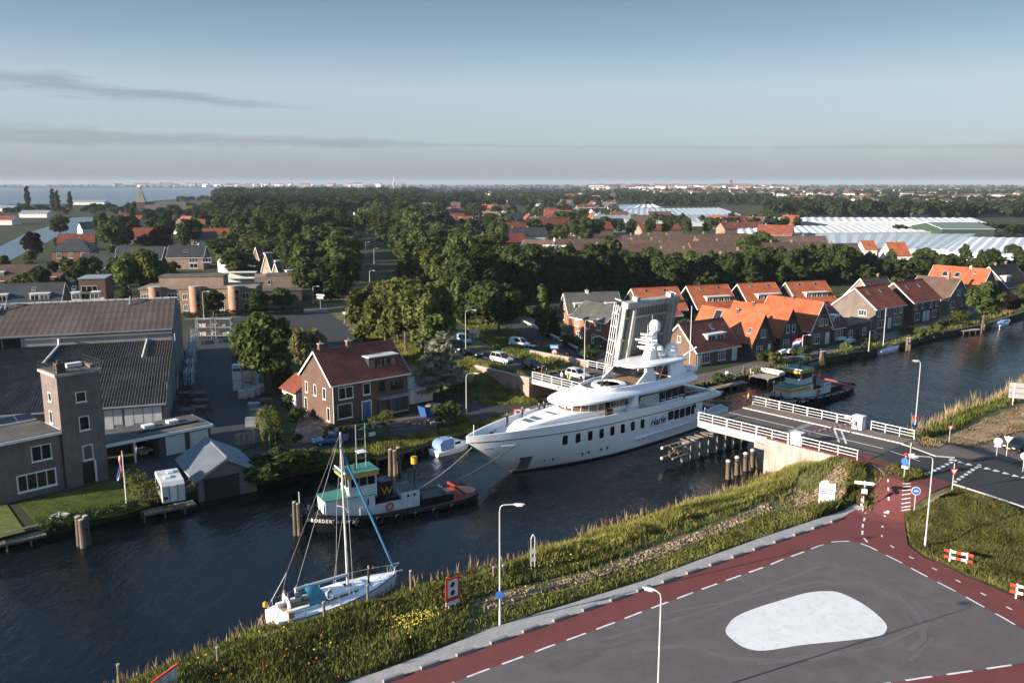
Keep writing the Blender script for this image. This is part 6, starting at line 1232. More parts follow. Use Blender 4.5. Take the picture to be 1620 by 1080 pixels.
MB().ext([(4.72 - .01,-.02,6.56),(4.71,4.3,6.56),(4.71,4.3,6.7),(4.71,-.02,6.7)],(-.05,0,0)).build('flashing',ZINC,tw)
# garage wing
go = g(166,704,4.2); go.z = ZF; gw_ = thing('garage_wing','flat roofed garage wing with two white doors and an open carport beside the tower','garage',go,R(43.1))
MB().box(-1.2,-.2,2.6,12.9,6.2,2.95).build('fascia',WOODW,gw_); MB().box(-1.0,0,2.95,12.7,6.0,3.0).build('roof',BITUMEN,gw_); MB().box(6.2,.25,0,12.7,6.0,2.6).build('wall',BRICK_DARK,gw_); MB().box(-1,5.8,0,6.2,6.0,2.6).build('back_wall',BRICK_DARK,gw_)
for x in (7.0,10.0): MB().box(x,.18,.02,x + 2.35,.25,2.35).build('garage_door',WDOOR,gw_)
MB().box(3.2,.1,0,3.4,.3,2.6).build('post',WOODW,gw_)
for x in (6.4,9.4): MB().cbox((x,4.0,3.15),(1.3,1.0,.3)).build('roof_dome',GEL,gw_)
MB().bar((4.4,2.0,3.12),(12.0,2.0,3.12),.35,.22).build('roof_duct',DARKMET,gw_)
# boathouse
bo = house('boathouse','grey timber boathouse with zinc roof and dark door on the water',g(315,790,.3),R(33),6.3,8.6,2.3,4.1,M('grey_boards',(.15,.14,.13),.9,.2,.6,.15,stretch=(1,1,5),bump=.3),M('zinc_sheet',(.16,.19,.215),.45,.12,.5,.05,metal=.25),'y',trim=M('grey_trim',(.30,.31,.32),.6),detail=2,cat='boathouse',wins={'W': [(4,.8,1.2,1.0,2,1)]})
MB().box(.6,-.06,-.3,4.4,0,2.2).build('boat_door',M('dark_boat_door',(.022,.024,.027),.6,.2),bo)

# ---- church and far roofs
cp = g(226,345,ZF); c = thing('church','brick church with tall pointed spire rising against the lake','church',cp,R(12)); 
MB().box(-4,-4,0,4,4,15).build('tower',BRICK_DARK,c); MB().loft([[Vector((x * s,y * s,z)) for x,y in ((-4.3,-4.3),(4.3,-4.3),(4.3,4.3),(-4.3,4.3))] for s,z in ((1,15),(.62,19),(.02,31))]).build('spire',M('spire_slate',(.20,.19,.17),.6,.15),c)
MB().ext([(4,-9,0),(4,9,0),(4,9,8),(4,0,15),(4,-9,8)],(36,0,0)).build('nave',BRICK_DARK,c); rb = MB(); roof_slope(rb,(3.6,-9.6,7.8),(40.6,-9.6,7.8),(3.6,0,15.3),(40.6,0,15.3),0,.9); roof_slope(rb,(3.6,9.6,7.8),(40.6,9.6,7.8),(3.6,0,15.3),(40.6,0,15.3),0,.9); rb.build('nave_roof',TILE_GREY,c,recalc=False)
for k in range(5): MB().box(8 + k * 6,-9.06,2.5,10 + k * 6,-9.0,7).build('lancet_window',DARKGLASS,c)
def rows(label,group,defs,roof,wall,he=4.0,zr0=9.4,W=10.5,cat='terrace',name='terrace_row',**kw):
    for i,d in enumerate(defs):
        p0,p1 = d[0],d[1]; rz = d[2] + ((i * 7) % 5 - 2) * 2.5 if len(d) > 2 else None; zr = zr0 + ((i * 3) % 4 - 1.5) * .45
        r0,r1 = g(*p0,zr),g(*p1,zr); L = (r1 - r0).length; n = max(1,int(L / 7)); sk = [(0,2 + 7 * k + (k * 3) % 3,.35 + .2 * (k % 3),1,1.2) for k in range(n) if (k * 7 + i) % 3 != 1] if L < 120 else []
        ridge_house(name,label,p0,p1,zr,W,he,wall,roof,rz=rz,group=group,cat=cat,skys=sk,chims=[(min(L - 1,4 + 9 * k),.9,BRICK_PALE) for k in range(max(1,int(L / 11)))],detail=1,trimw=False,**kw)
rows('brown roofed terrace row in the estate before the glasshouses','brown terrace rows',[((985,372),(1100,370),6),((1100,370.5),(1195,373),6),((872,379),(985,378),6),((985,380),(1090,379),6),((1090,382),(1200,383),6),((1195,374),(1330,378),6),((1205,384),(1310,386),6),((930,388),(1040,386),6),((1030,394),(1135,391),6),((1300,386),(1370,388),6),((1150,396),(1250,397),6),((1260,398),(1330,399),6)],TILE_BROWN,BRICK_BROWN)
rows('brown roof with rows of skylights behind the tree belt','brown roofs with skylights',[((1122,402),(1196,411),0)],TILE_BROWN,BRICK_PALE)
rows('red roofed terrace with three chimneys behind the tree belt','red terrace with chimneys',[((858,407.5),(962,404.5),8)],TILE_RED,BRICK_PALE)
ridge_house('brown_house','brown roofed block with three white dormers behind the dark tree belt',(829,380),(884,391),10,12,4.6,BRICK_PALE,TILE_BROWN,rz=-24,dormers=[(0,3 + 8 * k,5,5.2,2.0,WOODW,2) for k in range(3)],chims=[(14,1.2,WOODW)],detail=1)
ridge_house('orange_house','orange roof with four chimneys at the edge of the tree belt',(806,391),(838,401),10,12,4.6,BRICK_PALE,TILE_ORANGE,rz=-28,chims=[(3 + 6 * k,1,BRICK_DARK) for k in range(4)],detail=1)
ridge_house('brown_house','lone brown hipped roof among the belt trees',(1018,398),(1042,399),9,12,4,BRICK_PALE,TILE_BROWN,rz=6,hip=True)
rows('orange terrace with white party walls in front of the glasshouses','orange terrace',[((1362,381),(1400,384),5),((1402,384),(1445,386),5)],TILE_ORANGE,RENDER_W)
rows('red tiled terrace row in the old village','red terraces of the village',[((720,345),(770,343)),((780,352),(830,351)),((840,346),(900,345)),((752,371),(828,369)),((700,333),(745,332)),((292,362),(385,361)),((195,361),(270,360)),((92,371),(150,370)),((418,357),(448,357)),((860,333),(905,333)),((905,352),(965,351)),((1140,352),(1200,351)),((1010,355),(1075,354)),((1200,356),(1255,357)),((640,340),(690,338))],TILE_RED,BRICK_PALE)
rows('dark roofed house row between the village trees','dark rows of the village',[((640,351),(690,350)),((790,337),(850,336)),((800,361),(862,360)),((182,350),(235,349)),((640,327),(720,326)),((930,347),(985,346)),((560,335),(610,334)),((125,352),(160,351)),((355,400),(385,398))],TILE_DARK,RENDER_W)
for i,(p0,p1,m) in enumerate((((0,342),(40,341),TILE_RED),((36,333),(95,332),ZINC),((115,317),(190,316),ZINC),((0,325),(25,325),ZINC))):
    ridge_house('waterside_shed',('red roofed boat shed on the lake inlet','grey boat shed behind the red one on the inlet','long pale boat hall on the lake shore before the church','small pale shed at the left photo edge by the lake')[i],p0,p1,8,16,4,RENDER_W,m,rz=4,cat='shed',detail=0)
rh = random.Random(5)
for i,(poly,n,rf,lab,grp) in enumerate((([(345,352),(560,352),(560,322),(345,322)],14,(TILE_RED,TILE_DARK),'small house half hidden in the village wood','houses in the village wood'),([(590,372),(980,368),(980,322),(600,322)],44,(TILE_RED,TILE_BROWN,TILE_RED,TILE_DARK),'small tiled house among the trees of the old village','small houses of the old village'),([(985,364),(1250,364),(1250,350),(985,350)],10,(TILE_RED,TILE_BROWN),'small house between the brown rows and the glasshouses','small houses before the glasshouses'),([(100,400),(345,396),(345,345),(160,350)],12,(TILE_DARK,TILE_RED,TILE_BROWN),'small house around the church','small houses around the church'))):
    x0,x1 = min(q[0] for q in poly),max(q[0] for q in poly); y0,y1 = min(q[1] for q in poly),max(q[1] for q in poly)
    for k in range(n):
        x,y = rh.uniform(x0,x1),rh.uniform(y0,y1)
        if 540 < x < 600 and y > 350: continue
        L_ = rh.uniform(9,24); house('village_house',lab,g(x,y,ZF),R(rh.choice((8,20,38,-40,100))),L_,rh.uniform(8,10),rh.uniform(3,5),rh.uniform(8,9.5),rh.choice((BRICK_PALE,RENDER_W,BRICK_RED)),rh.choice(rf),group=grp,detail=0,trimw=False,chims=[(L_ * .3,.8,BRICK_PALE)])
# ---- glasshouses
GH = M('glasshouse_glass',(.50,.53,.55),.22,.08,.05,.03,spec=.6); GHW = M('whitewashed_glass',(.72,.73,.73),.5,.06,.05,.03); GHF = M('glasshouse_frame',(.42,.45,.47),.5)
def glasshouse(label,pts,bay,h,mat,rot):
    """a block of gabled glass bays filling a quadrilateral given in the photo by its near left, near right, far right, far left corners"""
    P4 = [g(*p,ZF + h) for p in pts]; t = thing('glasshouse',label,'glasshouse',(0,0,0)); mb = MB()
    n = max(2,int((P4[1] - P4[0]).length / bay))
    for k in range(n):
        a0,a1 = P4[0].lerp(P4[1],k / n),P4[0].lerp(P4[1],(k + 1) / n); b0,b1 = P4[3].lerp(P4[2],k / n),P4[3].lerp(P4[2],(k + 1) / n); ma,mb_ = (a0 + a1) / 2 + Vector((0,0,bay * .09)),(b0 + b1) / 2 + Vector((0,0,bay * .09))
        mb.add([a0,ma,mb_,b0,a1,b1],[(0,1,2,3),(1,4,5,2),(0,4,1),(3,2,5)])
    mb.build('glass_roof',mat,t,recalc=False)
    wl_ = MB()
    for a,b in ((0,1),(1,2),(2,3),(3,0)): wl_.quad(P4[a],P4[b],P4[b] - Vector((0,0,h)),P4[a] - Vector((0,0,h)))
    wl_.build('glass_wall',GHF,t); return t
glasshouse('glasshouse with a saw-toothed front in the middle distance',[(938,342),(1172,339),(1140,329),(955,331)],6,6,GH,0)
glasshouse('flat white glasshouse behind the saw-toothed one',[(900,331),(1050,329),(1035,323.5),(960,324.5)],10,5,GHW,0)
glasshouse('low grey glasshouse between the poplar row and the white halls',[(990,352),(1300,352),(1290,344),(985,344)],5,3,GH,0)
glasshouse('long white glasshouse roof across the right of the photo',[(1170,370),(1530,366),(1500,357),(1165,358)],5,4,GHW,0)
glasshouse('grey glasshouse in front of the long white roof',[(1300,393),(1500,395),(1545,370),(1290,371)],4,4,GH,0)
glasshouse('white glasshouse cut by the right photo edge',[(1490,398),(1720,410),(1720,378),(1520,375)],4,4,GHW,0)
glasshouse('white glasshouse strip with tents before the brown estate',[(1130,350),(1560,352),(1540,345),(1135,344)],6,4,GHW,0)
glasshouse('far glasshouse strip beyond the tree line',[(1300,333),(1480,329),(1470,324),(1310,327)],14,4,GHW,0)
glasshouse('far grey glasshouse at the right photo edge',[(1440,338),(1720,334),(1720,325),(1450,328)],14,4,GH,0)
glasshouse('small glasshouse roof left of the poplar row',[(903,344),(938,343),(935,338),(905,339)],8,3,GH,0)
ridge_house('green_barn','big barn with a flat green roof beside the glasshouses',(1466,352),(1578,355),10.5,46,6.5,M('barn_dark',(.035,.06,.045),.7),M('barn_green',(.14,.19,.16),.6,.1),rz=-4,cat='barn',detail=0)
wt = g(622,290.5,1.3); wt = thing('radio_tower','slender grey radio tower on the horizon','tower',(-450,3300,ZF)); MB().cyl((0,0,0),(0,0,28),3.2,2.6,12).build('shaft',CONC,wt); MB().cyl((0,0,28),(0,0,36),4.6,4.2,12).build('head',CONC,wt); MB().cyl((0,0,36),(0,0,62),.8,.3,6).build('mast',STEEL,wt)
rt = thing('brick_tower','reddish square tower standing out of the far town','tower',g(1156,299,ZF)); MB().box(-9,-9,0,9,9,42).build('shaft',BRICK_ORANGE,rt); MB().loft([[Vector((x * s,y * s,z)) for x,y in ((-9,-9),(9,-9),(9,9),(-9,9))] for s,z in ((1,42),(.1,52))]).build('roof',TILE_DARK,rt)
# --- trees and plants
G_DARK = leafmat('leaves_dark',(.050,.070,.026)); G_MID = leafmat('leaves_mid',(.072,.097,.034)); G_LIGHT = leafmat('leaves_light',(.095,.115,.035)); G_OLIVE = leafmat('leaves_olive',(.102,.118,.040))
G_YEL = leafmat('leaves_yellow',(.30,.22,.03),rand=.1); G_PURP = leafmat('leaves_purple',(.030,.016,.018)); G_BLUE = leafmat('needles_blue',(.19,.20,.145)); G_CREAM = leafmat('leaves_cream',(.20,.21,.10)); G_FRESH = leafmat('leaves_fresh',(.14,.15,.04))
def leaf_quads(cen,nrm,size,rng,aspect=.62):
    """diamond-shaped leaf clumps, one quad each"""
    n = len(cen); nrm = nrm / (np.linalg.norm(nrm,axis=1,keepdims=True) + 1e-9); r = rng.normal(size=(n,3)); a = np.cross(nrm,r); a /= (np.linalg.norm(a,axis=1,keepdims=True) + 1e-9); b = np.cross(nrm,a)
    s = size[:,None]; q = np.stack([cen - a * s,cen - b * s * aspect,cen + a * s,cen + b * s * aspect],axis=1); return q.reshape(-1,3)
def crown_cloud(lobes,n,leaf,seed,up=.25,shell=(.62,1.05)):
    rng = np.random.default_rng(seed); lobes = np.array(lobes,float); w = (lobes[:,3:].prod(axis=1)) ** (2 / 3); idx = rng.choice(len(lobes),n,p=w / w.sum())
    d = rng.normal(size=(n,3)); d /= np.linalg.norm(d,axis=1,keepdims=True); d[:,2] = np.where(d[:,2] < -.55,-d[:,2],d[:,2]); r = rng.uniform(*shell,size=(n,1))
    c = lobes[idx,:3] + d * r * lobes[idx,3:]; nr = d + rng.normal(size=(n,3)) * .55 + np.array([0,0,up]); return leaf_quads(c,nr,leaf * rng.uniform(.6,1.4,n),rng)
def lobes_round(rx,rz,zc,k,seed,size=(.30,.46),flat=1.0,taper=0.0):
    rng = np.random.default_rng(seed); out = []
    for i in range(k):
        d = rng.normal(size=3); d /= np.linalg.norm(d); rr = rng.uniform(.45,.82); s = rng.uniform(*size); z = d[2] * rr; tp = 1 - taper * (z + .8)
        out.append((d[0] * rr * rx * tp,d[1] * rr * rx * tp,zc + z * rz,s * rx * tp,s * rx * tp,s * rz * .85 * flat + s * rx * .15))
    out.append((0,0,zc,rx * .5,rx * .5,rz * .6)); return out
def trunk_mesh(h,r,limbs,seed,spread=1.0,name='trunk'):
    rng = random.Random(seed); mb = MB(); pts = [Vector((0,0,-.4)),Vector((rng.uniform(-.1,.1),rng.uniform(-.1,.1),h * .45)),Vector((rng.uniform(-.3,.3),rng.uniform(-.3,.3),h))]
    for k,(a,b) in enumerate(zip(pts[:-1],pts[1:])): mb.cyl(a,b,r * (1.15 - .45 * k),r * (.7 - .45 * k),7)
    for i in range(limbs):
        a = 2 * math.pi * i / limbs + rng.uniform(-.4,.4); s = pts[1].lerp(pts[2],rng.uniform(-.1,.7)); e = s + Vector((math.cos(a) * spread,math.sin(a) * spread,rng.uniform(.5,1.3) * spread)); mb.cyl(s,e,r * .4,r * .12,5)
    return mb.mesh(name,BARK)
PROTO = {}
def proto(kind,mat):
    key = (kind,mat.name)
    if key in PROTO: return PROTO[key]
    base = (kind,None)
    if base not in PROTO:
        if kind.startswith('round'):
            i = int(kind[-1]); co = crown_cloud(lobes_round(4.2,3.9,6.0,26,20 + i,(.28,.44)),4200,.40,30 + i); tr = trunk_mesh(5.0,.32,6,i,2.4)
        elif kind.startswith('tall'):
            i = int(kind[-1]); co = crown_cloud(lobes_round(3.3,5.2,7.0,30,50 + i,(.26,.42),taper=.12),4200,.38,60 + i); tr = trunk_mesh(7.0,.28,6,40 + i,2.0)
        elif kind.startswith('airy'):
            i = int(kind[-1]); co = crown_cloud(lobes_round(3.2,5.3,6.7,38,80 + i,(.19,.34)),5200,.33,90 + i,.1,(.4,1.1)); tr = trunk_mesh(8.2,.24,9,70 + i,2.6)
        elif kind == 'poplar':
            co = crown_cloud([(0.25 * math.sin(k * 2.1),.25 * math.cos(k * 1.7),1.4 + k * .86,1.25 * (1 - abs(k - 5) / 11),1.25 * (1 - abs(k - 5) / 11),.95) for k in range(12)],2400,.34,7,.5); tr = trunk_mesh(4.0,.25,3,5,1.0)
        elif kind == 'conifer':
            co = crown_cloud([(0.2 * math.sin(k * 2.4),.2 * math.cos(k * 2.4),.8 + k * .72,2.1 * (1 - k / 13.5),2.1 * (1 - k / 13.5),.6) for k in range(13)],2600,.30,8,-.3); tr = trunk_mesh(5.0,.2,0,6)
        elif kind == 'cedar':
            rng = random.Random(4); lob = []
            for k in range(13):
                z = 2.0 + k * .62; rad = 3.9 * (1 - k / 14.5) + .4
                for j in range(7):
                    a = rng.uniform(0,6.28); rr = rad * rng.uniform(.35,.95); lob.append((math.cos(a) * rr,math.sin(a) * rr,z - rr * .10 + rng.uniform(-.2,.2),rad * .34,rad * .34,.20))
            co = crown_cloud(lob,6500,.25,9,.35); tr = trunk_mesh(9.6,.25,12,8,2.6)
        elif kind.startswith('bush'):
            i = int(kind[-1]); co = crown_cloud(lobes_round(1.1,.9,.85,12,110 + i,(.35,.55)),900,.16,120 + i); tr = trunk_mesh(.7,.06,4,9,.5)
        elif kind.startswith('far'):
            i = int(kind[-1]); co = crown_cloud(lobes_round(4.4,4.4,5.4,14,140 + i,(.36,.55)),900,.75,150 + i); tr = trunk_mesh(4.5,.35,0,i)
        PROTO[base] = (co,tr)
    co,tr = PROTO[base]; PROTO[key] = (fast_mesh('crown',co,4,mat),tr); return PROTO[key]
HEIGHT = {'round': 10.2,'tall': 12.4,'airy': 12.2,'poplar': 11.9,'conifer': 10.2,'cedar': 10.6,'bush': 1.8,'far': 10.2}
TREES = {'n': 0}
def tree(kind,mat,p,h,label,group=None,cat='tree',name='broadleaf_tree',wide=1.0,seed=None):
    cr,tr = proto(kind,mat); s = h / HEIGHT[kind.rstrip('0123456789')]; rng = random.Random(hash((round(p[0],1),round(p[1],1))) if seed is None else seed)
    t = thing(name,label,cat,p,rng.uniform(0,6.28),group); t.scale = (s * wide,s * wide * rng.uniform(.9,1.1),s)
    link('trunk' if cat == 'tree' else 'stem',tr,t); link('crown',cr,t); TREES['n'] += 1; return t
def P_(px,py,z=None): return gf(px,py) if z is None else g(px,py,z)
# --- named trees near the canal
tree('cedar',G_BLUE,P_(699,628),11.2,'blue cedar with layered boughs right of the brick house',name='cedar_tree',wide=1.05)
tree('round1',G_CREAM,P_(487,600),9.2,'tree in creamy blossom behind the brick house chimney',wide=.85)
tree('round2',G_MID,P_(423,622),13.5,'big dark green tree over the stacks in the yard',wide=.95)
for i,(px,py,h) in enumerate(((576,548,13.0),(610,552,14.0),(642,557,14.5),(668,562,14.0),(694,556,13.5),(630,540,13.5),(660,538,13.5),(600,535,13))):
    tree('airy%d' % (i % 3),G_OLIVE,P_(px,py),h,'olive green tree of the roadside clump above the brick house','roadside clump of olive trees',wide=1.15)
tree('round0',G_DARK,P_(790,533),11.5,'dense dark tree over the road behind the parked vans',wide=1.1); tree('round1',G_DARK,P_(765,515),11,'dark tree between the bridge road and the van road',wide=1.0)
tree('poplar',G_MID,P_(858,532,ZF),11.5,'slim upright tree beside the van road',name='poplar_tree',wide=1.35); tree('conifer',G_DARK,P_(876,533,ZF),7,'dark clipped conifer by the slim upright tree',name='conifer_tree',wide=1.2)
tree('airy1',G_OLIVE,P_(722,500),10.5,'young olive tree beside the white road sign',wide=.9)
tree('round0',G_MID,P_(1555,512,ZF),9.8,'round green tree overhanging the quay boats',wide=1.15); tree('round2',G_PURP,P_(1598,500,ZF),6,'small purple tree beside the round green one')
tree('round1',G_MID,P_(1622,495,ZF),8,'green tree at the right photo edge on the quay')
tree('poplar',G_YEL,P_(1493,452,ZF),6,'bright yellow columnar tree by the orange roof',name='columnar_tree',wide=1.7); tree('round1',G_OLIVE,P_(1418,480,ZF),7.5,'olive tree between the pale gable and the quay house',wide=.8)
tree('round0',G_LIGHT,P_(206,467,ZF),12.5,'pale green tree, left of the bright pair before the dark house',wide=1.0); tree('round1',G_LIGHT,P_(236,466,ZF),14,'pale green tree, right of the bright pair before the dark house',wide=1.05)
tree('conifer',G_DARK,P_(200,492,ZF),9.5,'dark cone shaped conifer beside the round-bay building',name='conifer_tree',wide=1.15)
tree('round2',G_DARK,P_(338,503,ZF),7.2,'clipped ball tree before the round-bay building',wide=1.0); tree('round0',G_DARK,P_(408,500,ZF),6.5,'bushy round tree by the road corner',wide=1.2); tree('round1',G_DARK,P_(448,496,ZF),6.8,'second bushy round tree by the road corner',wide=1.25)
tree('far1',G_YEL,P_(302,345,ZF),12,'yellow tree in the village wood near the church'); tree('round2',G_PURP,P_(255,398,ZF),13,'purple beech behind the bright pair',wide=1.1); tree('round0',G_PURP,P_(55,412,ZF),12,'dark purple tree by the lake inlet',wide=1.0)
tree('round1',G_DARK,P_(178,400,ZF),16,'big dark tree before the church',wide=1.0); tree('round2',G_DARK,P_(95,378,ZF),15,'dark tree standing at the mouth of the inlet',wide=.95)
for px,py,h in ((45,332,30),(85,334,27),(92,335,25),(112,334,24)): tree('poplar',G_DARK,P_(px,py,ZF),h,'tall poplar standing by the lake','poplars by the lake',name='poplar_tree',wide=1.2)
# --- masses, each tree on its own
def in_poly(x,y,poly):
    c = False; j = len(poly) - 1
    for i in range(len(poly)):
        if (poly[i][1] > y) != (poly[j][1] > y) and x < (poly[j][0] - poly[i][0]) * (y - poly[i][1]) / (poly[j][1] - poly[i][1]) + poly[i][0]: c = not c
        j = i
    return c
BOXES = []
bpy.context.view_layer.update()
for o in list(COL.objects):
    if o.parent is None and o.get('category') in ('house','terrace','building','villa','church','factory','glasshouse','barn','outhouse','shed','extension','carport','garage'):
        xs = []; 
        for chd in o.children:
            if chd.type == 'MESH': xs += [chd.matrix_world @ Vector(v) for v in chd.bound_box]
        if xs and o['category'] != 'glasshouse':
            inv = o.matrix_world.inverted(); ls = [inv @ p for p in xs]; BOXES.append((inv,min(p.x for p in ls),max(p.x for p in ls),min(p.y for p in ls),max(p.y for p in ls)))
def blocked(p,m=2.2):
    for inv,a,b,c2,d in BOXES:
        q = inv @ Vector((p[0],p[1],0))
        if a - m < q.x < b + m and c2 - m < q.y < d + m: return True
    return False
ROADS_PX = [[(418,510),(418,494),(640,478),(640,490),(566,503),(600,560),(668,604),(655,630),(520,550),(470,516)],[(826,505),(1000,570),(1000,600),(806,515)],[(556,376),(566,376),(600,425),(705,520),(690,530),(585,435)]]
def mass(poly,n,kinds,hr,label,group,seed,wide=(1.0,1.3),gap=3.0,name='broadleaf_tree'):
    rng = random.Random(seed); x0,x1 = min(p[0] for p in poly),max(p[0] for p in poly); y0,y1 = min(p[1] for p in poly),max(p[1] for p in poly); got = []; tries = 0
    while len(got) < n and tries < n * 60:
        tries += 1; x,y = rng.uniform(x0,x1),rng.uniform(y0,y1)
        if not in_poly(x,y,poly) or any(in_poly(x,y,r) for r in ROADS_PX): continue
        p = P_(x,y)
        if blocked(p) or any((p - q).length < gap for q in got): continue
        k,m = rng.choice(kinds); tree(k,m,p,rng.uniform(*hr),label,group,wide=rng.uniform(*wide),name=name); got.append(p)
D,MI,LI,OL = G_DARK,G_MID,G_LIGHT,G_OLIVE
mass([(735,486),(800,480),(870,474),(960,464),(985,462),(985,446),(860,452),(740,462)],24,[('round0',D),('round1',D),('tall0',D)],(12,16),'dark tree of the belt behind the grey roofed brick house','tree belt behind the brick houses',1,gap=4.5)
mass([(985,466),(1100,462),(1215,456),(1330,448),(1330,434),(1200,442),(1080,448),(985,450)],30,[('round0',D),('round1',MI),('tall1',D),('round2',D)],(9.5,12.5),'dark tree of the belt behind the orange back row','tree belt behind the back row',2,gap=4.5)
mass([(1290,452),(1340,450),(1480,442),(1620,432),(1640,414),(1480,420),(1330,428),(1290,434)],32,[('round0',D),('tall1',MI),('tall2',D),('round2',D)],(6.2,9),'dark tree of the belt in front of the glasshouses','tree belt before the glasshouses',3,gap=4.5)
mass([(640,470),(735,465),(735,400),(640,385),(600,395),(640,430)],28,[('airy0',OL),('round1',D),('tall0',MI),('airy2',MI)],(12,17),'leafy tree in the wood right of the long straight road','wood right of the road',4,gap=4)
mass([(735,438),(800,425),(800,392),(735,378),(690,385),(700,410)],18,[('round1',D),('tall0',MI),('airy1',OL)],(11,14),'tree in the wood between the road and the orange roof with chimneys','wood by the orange roof',5,gap=4,wide=(1.1,1.5))
mass([(470,478),(545,482),(556,440),(540,395),(470,395),(455,440)],22,[('round0',D),('tall0',MI),('tall2',D),('round1',MI)],(11,16),'leafy tree in the wood left of the long straight road','wood left of the road',6,gap=4,wide=(1.1,1.5))
mass([(340,400),(545,396),(548,360),(430,350),(340,352)],34,[('tall0',D),('round1',D),('tall2',MI),('round2',D)],(13,19),'dark tree in the village wood beyond the stepped terrace','village wood',7,gap=5,wide=(1.2,1.7))
mass([(570,378),(720,376),(720,342),(590,335),(560,345)],30,[('tall1',D),('round0',D),('round1',MI),('tall2',MI)],(12,17),'dark tree in the wood above the long straight road','wood above the road',8,gap=6,wide=(1.2,1.8))
mass([(150,400),(340,398),(340,345),(215,340),(160,352)],26,[('round0',D),('round1',D),('tall1',D)],(11,16),'dark tree among the houses around the church','trees around the church',9,gap=6)
mass([(0,480),(215,470),(215,430),(0,436)],8,[('round0',D),('round1',MI)],(6,9),'garden tree between the dark terrace and the slate villa','garden trees by the villa',10,gap=5)
mass([(730,376),(985,372),(985,332),(730,332)],40,[('far0',D),('far1',D),('far2',MI),('far3',D)],(8,12),'dark tree between the red terraces of the village','trees of the old village',11,gap=7,wide=(1.1,1.6))
mass([(870,404),(960,402),(990,384),(890,374)],6,[('round0',MI),('round1',D)],(10,14),'green tree before the brown terrace rows','trees by the brown rows',12,gap=5)
for px,py in ((998,384),(1028,382),(1055,381),(1086,381),(1120,380)): tree('round0',D,P_(px,py - 6,ZF),12,'round dark tree in the even row before the glasshouses','even row of round trees',wide=.8)
mass([(1180,424),(1215,416),(1215,396),(1170,400)],5,[('tall0',MI),('round2',MI)],(9,13),'green tree beside the long skylight roof','trees by the skylight roof',13,gap=5)
mass([(955,352),(985,352),(985,345),(955,345)],8,[('far0',MI)],(9,11),'clipped tree of the poplar row beside the saw-toothed glasshouse','tree row by the glasshouse',14,gap=5)
# --- far woods and hedgerows: past the trees one can tell apart
def far_mass(name,label,bands,seed,mat,mid=False):
    rng = np.random.default_rng(seed); allq = []
    base = [(PROTO_MID if mid else PROTO_FAR)(k) for k in range(3)]
    for (poly,n,h0,h1) in bands:
        x0,x1 = min(p[0] for p in poly),max(p[0] for p in poly); y0,y1 = min(p[1] for p in poly),max(p[1] for p in poly); k = 0; tries = 0
        while k < n and tries < n * 30:
            tries += 1; x,y = rng.uniform(x0,x1),rng.uniform(y0,y1)
            if not in_poly(x,y,poly): continue
            p = g(x,y,ZF)
            if blocked(p,4): continue
            h = rng.uniform(h0,h1); q = base[int(rng.integers(3))].copy(); a = rng.uniform(0,6.28); ca,sa = math.cos(a),math.sin(a); w = rng.uniform(.9,1.5); s = h / 10.0
            q = np.stack([(q[:,0] * ca - q[:,1] * sa) * s * w + p.x,(q[:,0] * sa + q[:,1] * ca) * s * w + p.y,q[:,2] * s + ZF],axis=1); allq.append(q); k += 1
    o = link(name,fast_mesh(name,np.concatenate(allq),4,mat)); tag(o,label,'wood',kind='stuff'); return o
_pf = {}; _pm = {}
def PROTO_MID(k):
    if k not in _pm: _pm[k] = crown_cloud(lobes_round(4.2,4.4,5.4,13,300 + k,(.34,.5)),300,1.0,310 + k)
    return _pm[k]
def PROTO_FAR(k):
    if k not in _pf: _pf[k] = crown_cloud(lobes_round(4.4,4.2,5.2,9,200 + k,(.42,.6)),95,2.0,210 + k)
    return _pf[k]
far_mass('forest','dark wood along the lake and behind the village',[([(350,345),(560,340),(660,330),(660,314),(350,316)],330,14,20),([(345,318),(670,312),(670,306),(345,307)],260,18,24),([(570,333),(760,330),(760,312),(570,312)],170,12,17)],3,leafmat('wood_dark',(.026,.040,.016),rand=0))
far_mass('forest','wooded gardens between the village and the horizon',[([(680,330),(940,326),(1000,318),(1000,308),(680,308)],330,10,15),([(0,338),(110,340),(110,328),(0,328)],50,4,7),([(130,340),(350,336),(350,324),(130,330)],90,5,9),([(270,320),(345,318),(345,314),(280,315)],24,6,9)],4,leafmat('wood_mid',(.036,.050,.020),rand=0))
far_mass('forest','tree lines between the glasshouses on the right',[([(1000,327),(1220,325),(1220,314),(1000,312)],200,11,15),([(1215,340),(1420,345),(1620,344),(1620,333),(1500,334),(1215,328)],260,11,16),([(1230,324),(1620,322),(1620,316),(1230,316)],160,9,13),([(1420,372),(1620,374),(1620,369),(1540,368)],14,6,8)],5,leafmat('wood_right',(.034,.048,.020),rand=0))
far_mass('forest','hazy tree lines close to the horizon',[([(0,297),(1640,299),(1640,292.6),(0,292.4)],900,12,24),([(680,308),(1640,312),(1640,299),(680,299)],900,10,15),([(350,307),(680,307),(680,299),(350,298.5)],180,10,15)],6,leafmat('wood_far',(.035,.047,.024),rand=0))
far_mass('woodland','garden trees filling the gaps between the village houses',[([(345,392),(540,388),(540,335),(345,335)],70,10,15),([(600,380),(985,372),(985,325),(600,325)],90,5,9),([(165,400),(345,396),(345,345),(175,350)],26,5,9),([(985,366),(1270,366),(1270,350),(985,350)],30,7,10),([(600,385),(720,385),(735,430),(650,430)],30,10,14)],12,leafmat('wood_gardens',(.050,.066,.025),rand=0),mid=True)
far_mass('woodland','leafy gardens and shrubs between the houses left of the road',[([(-20,476),(215,470),(345,432),(345,388),(100,388),(-20,442)],42,3.5,6.5),([(345,440),(470,440),(470,395),(345,395)],30,6,11),([(700,500),(735,500),(735,440),(690,430)],12,6,9)],22,leafmat('wood_left',(.055,.072,.027),rand=0),mid=True)
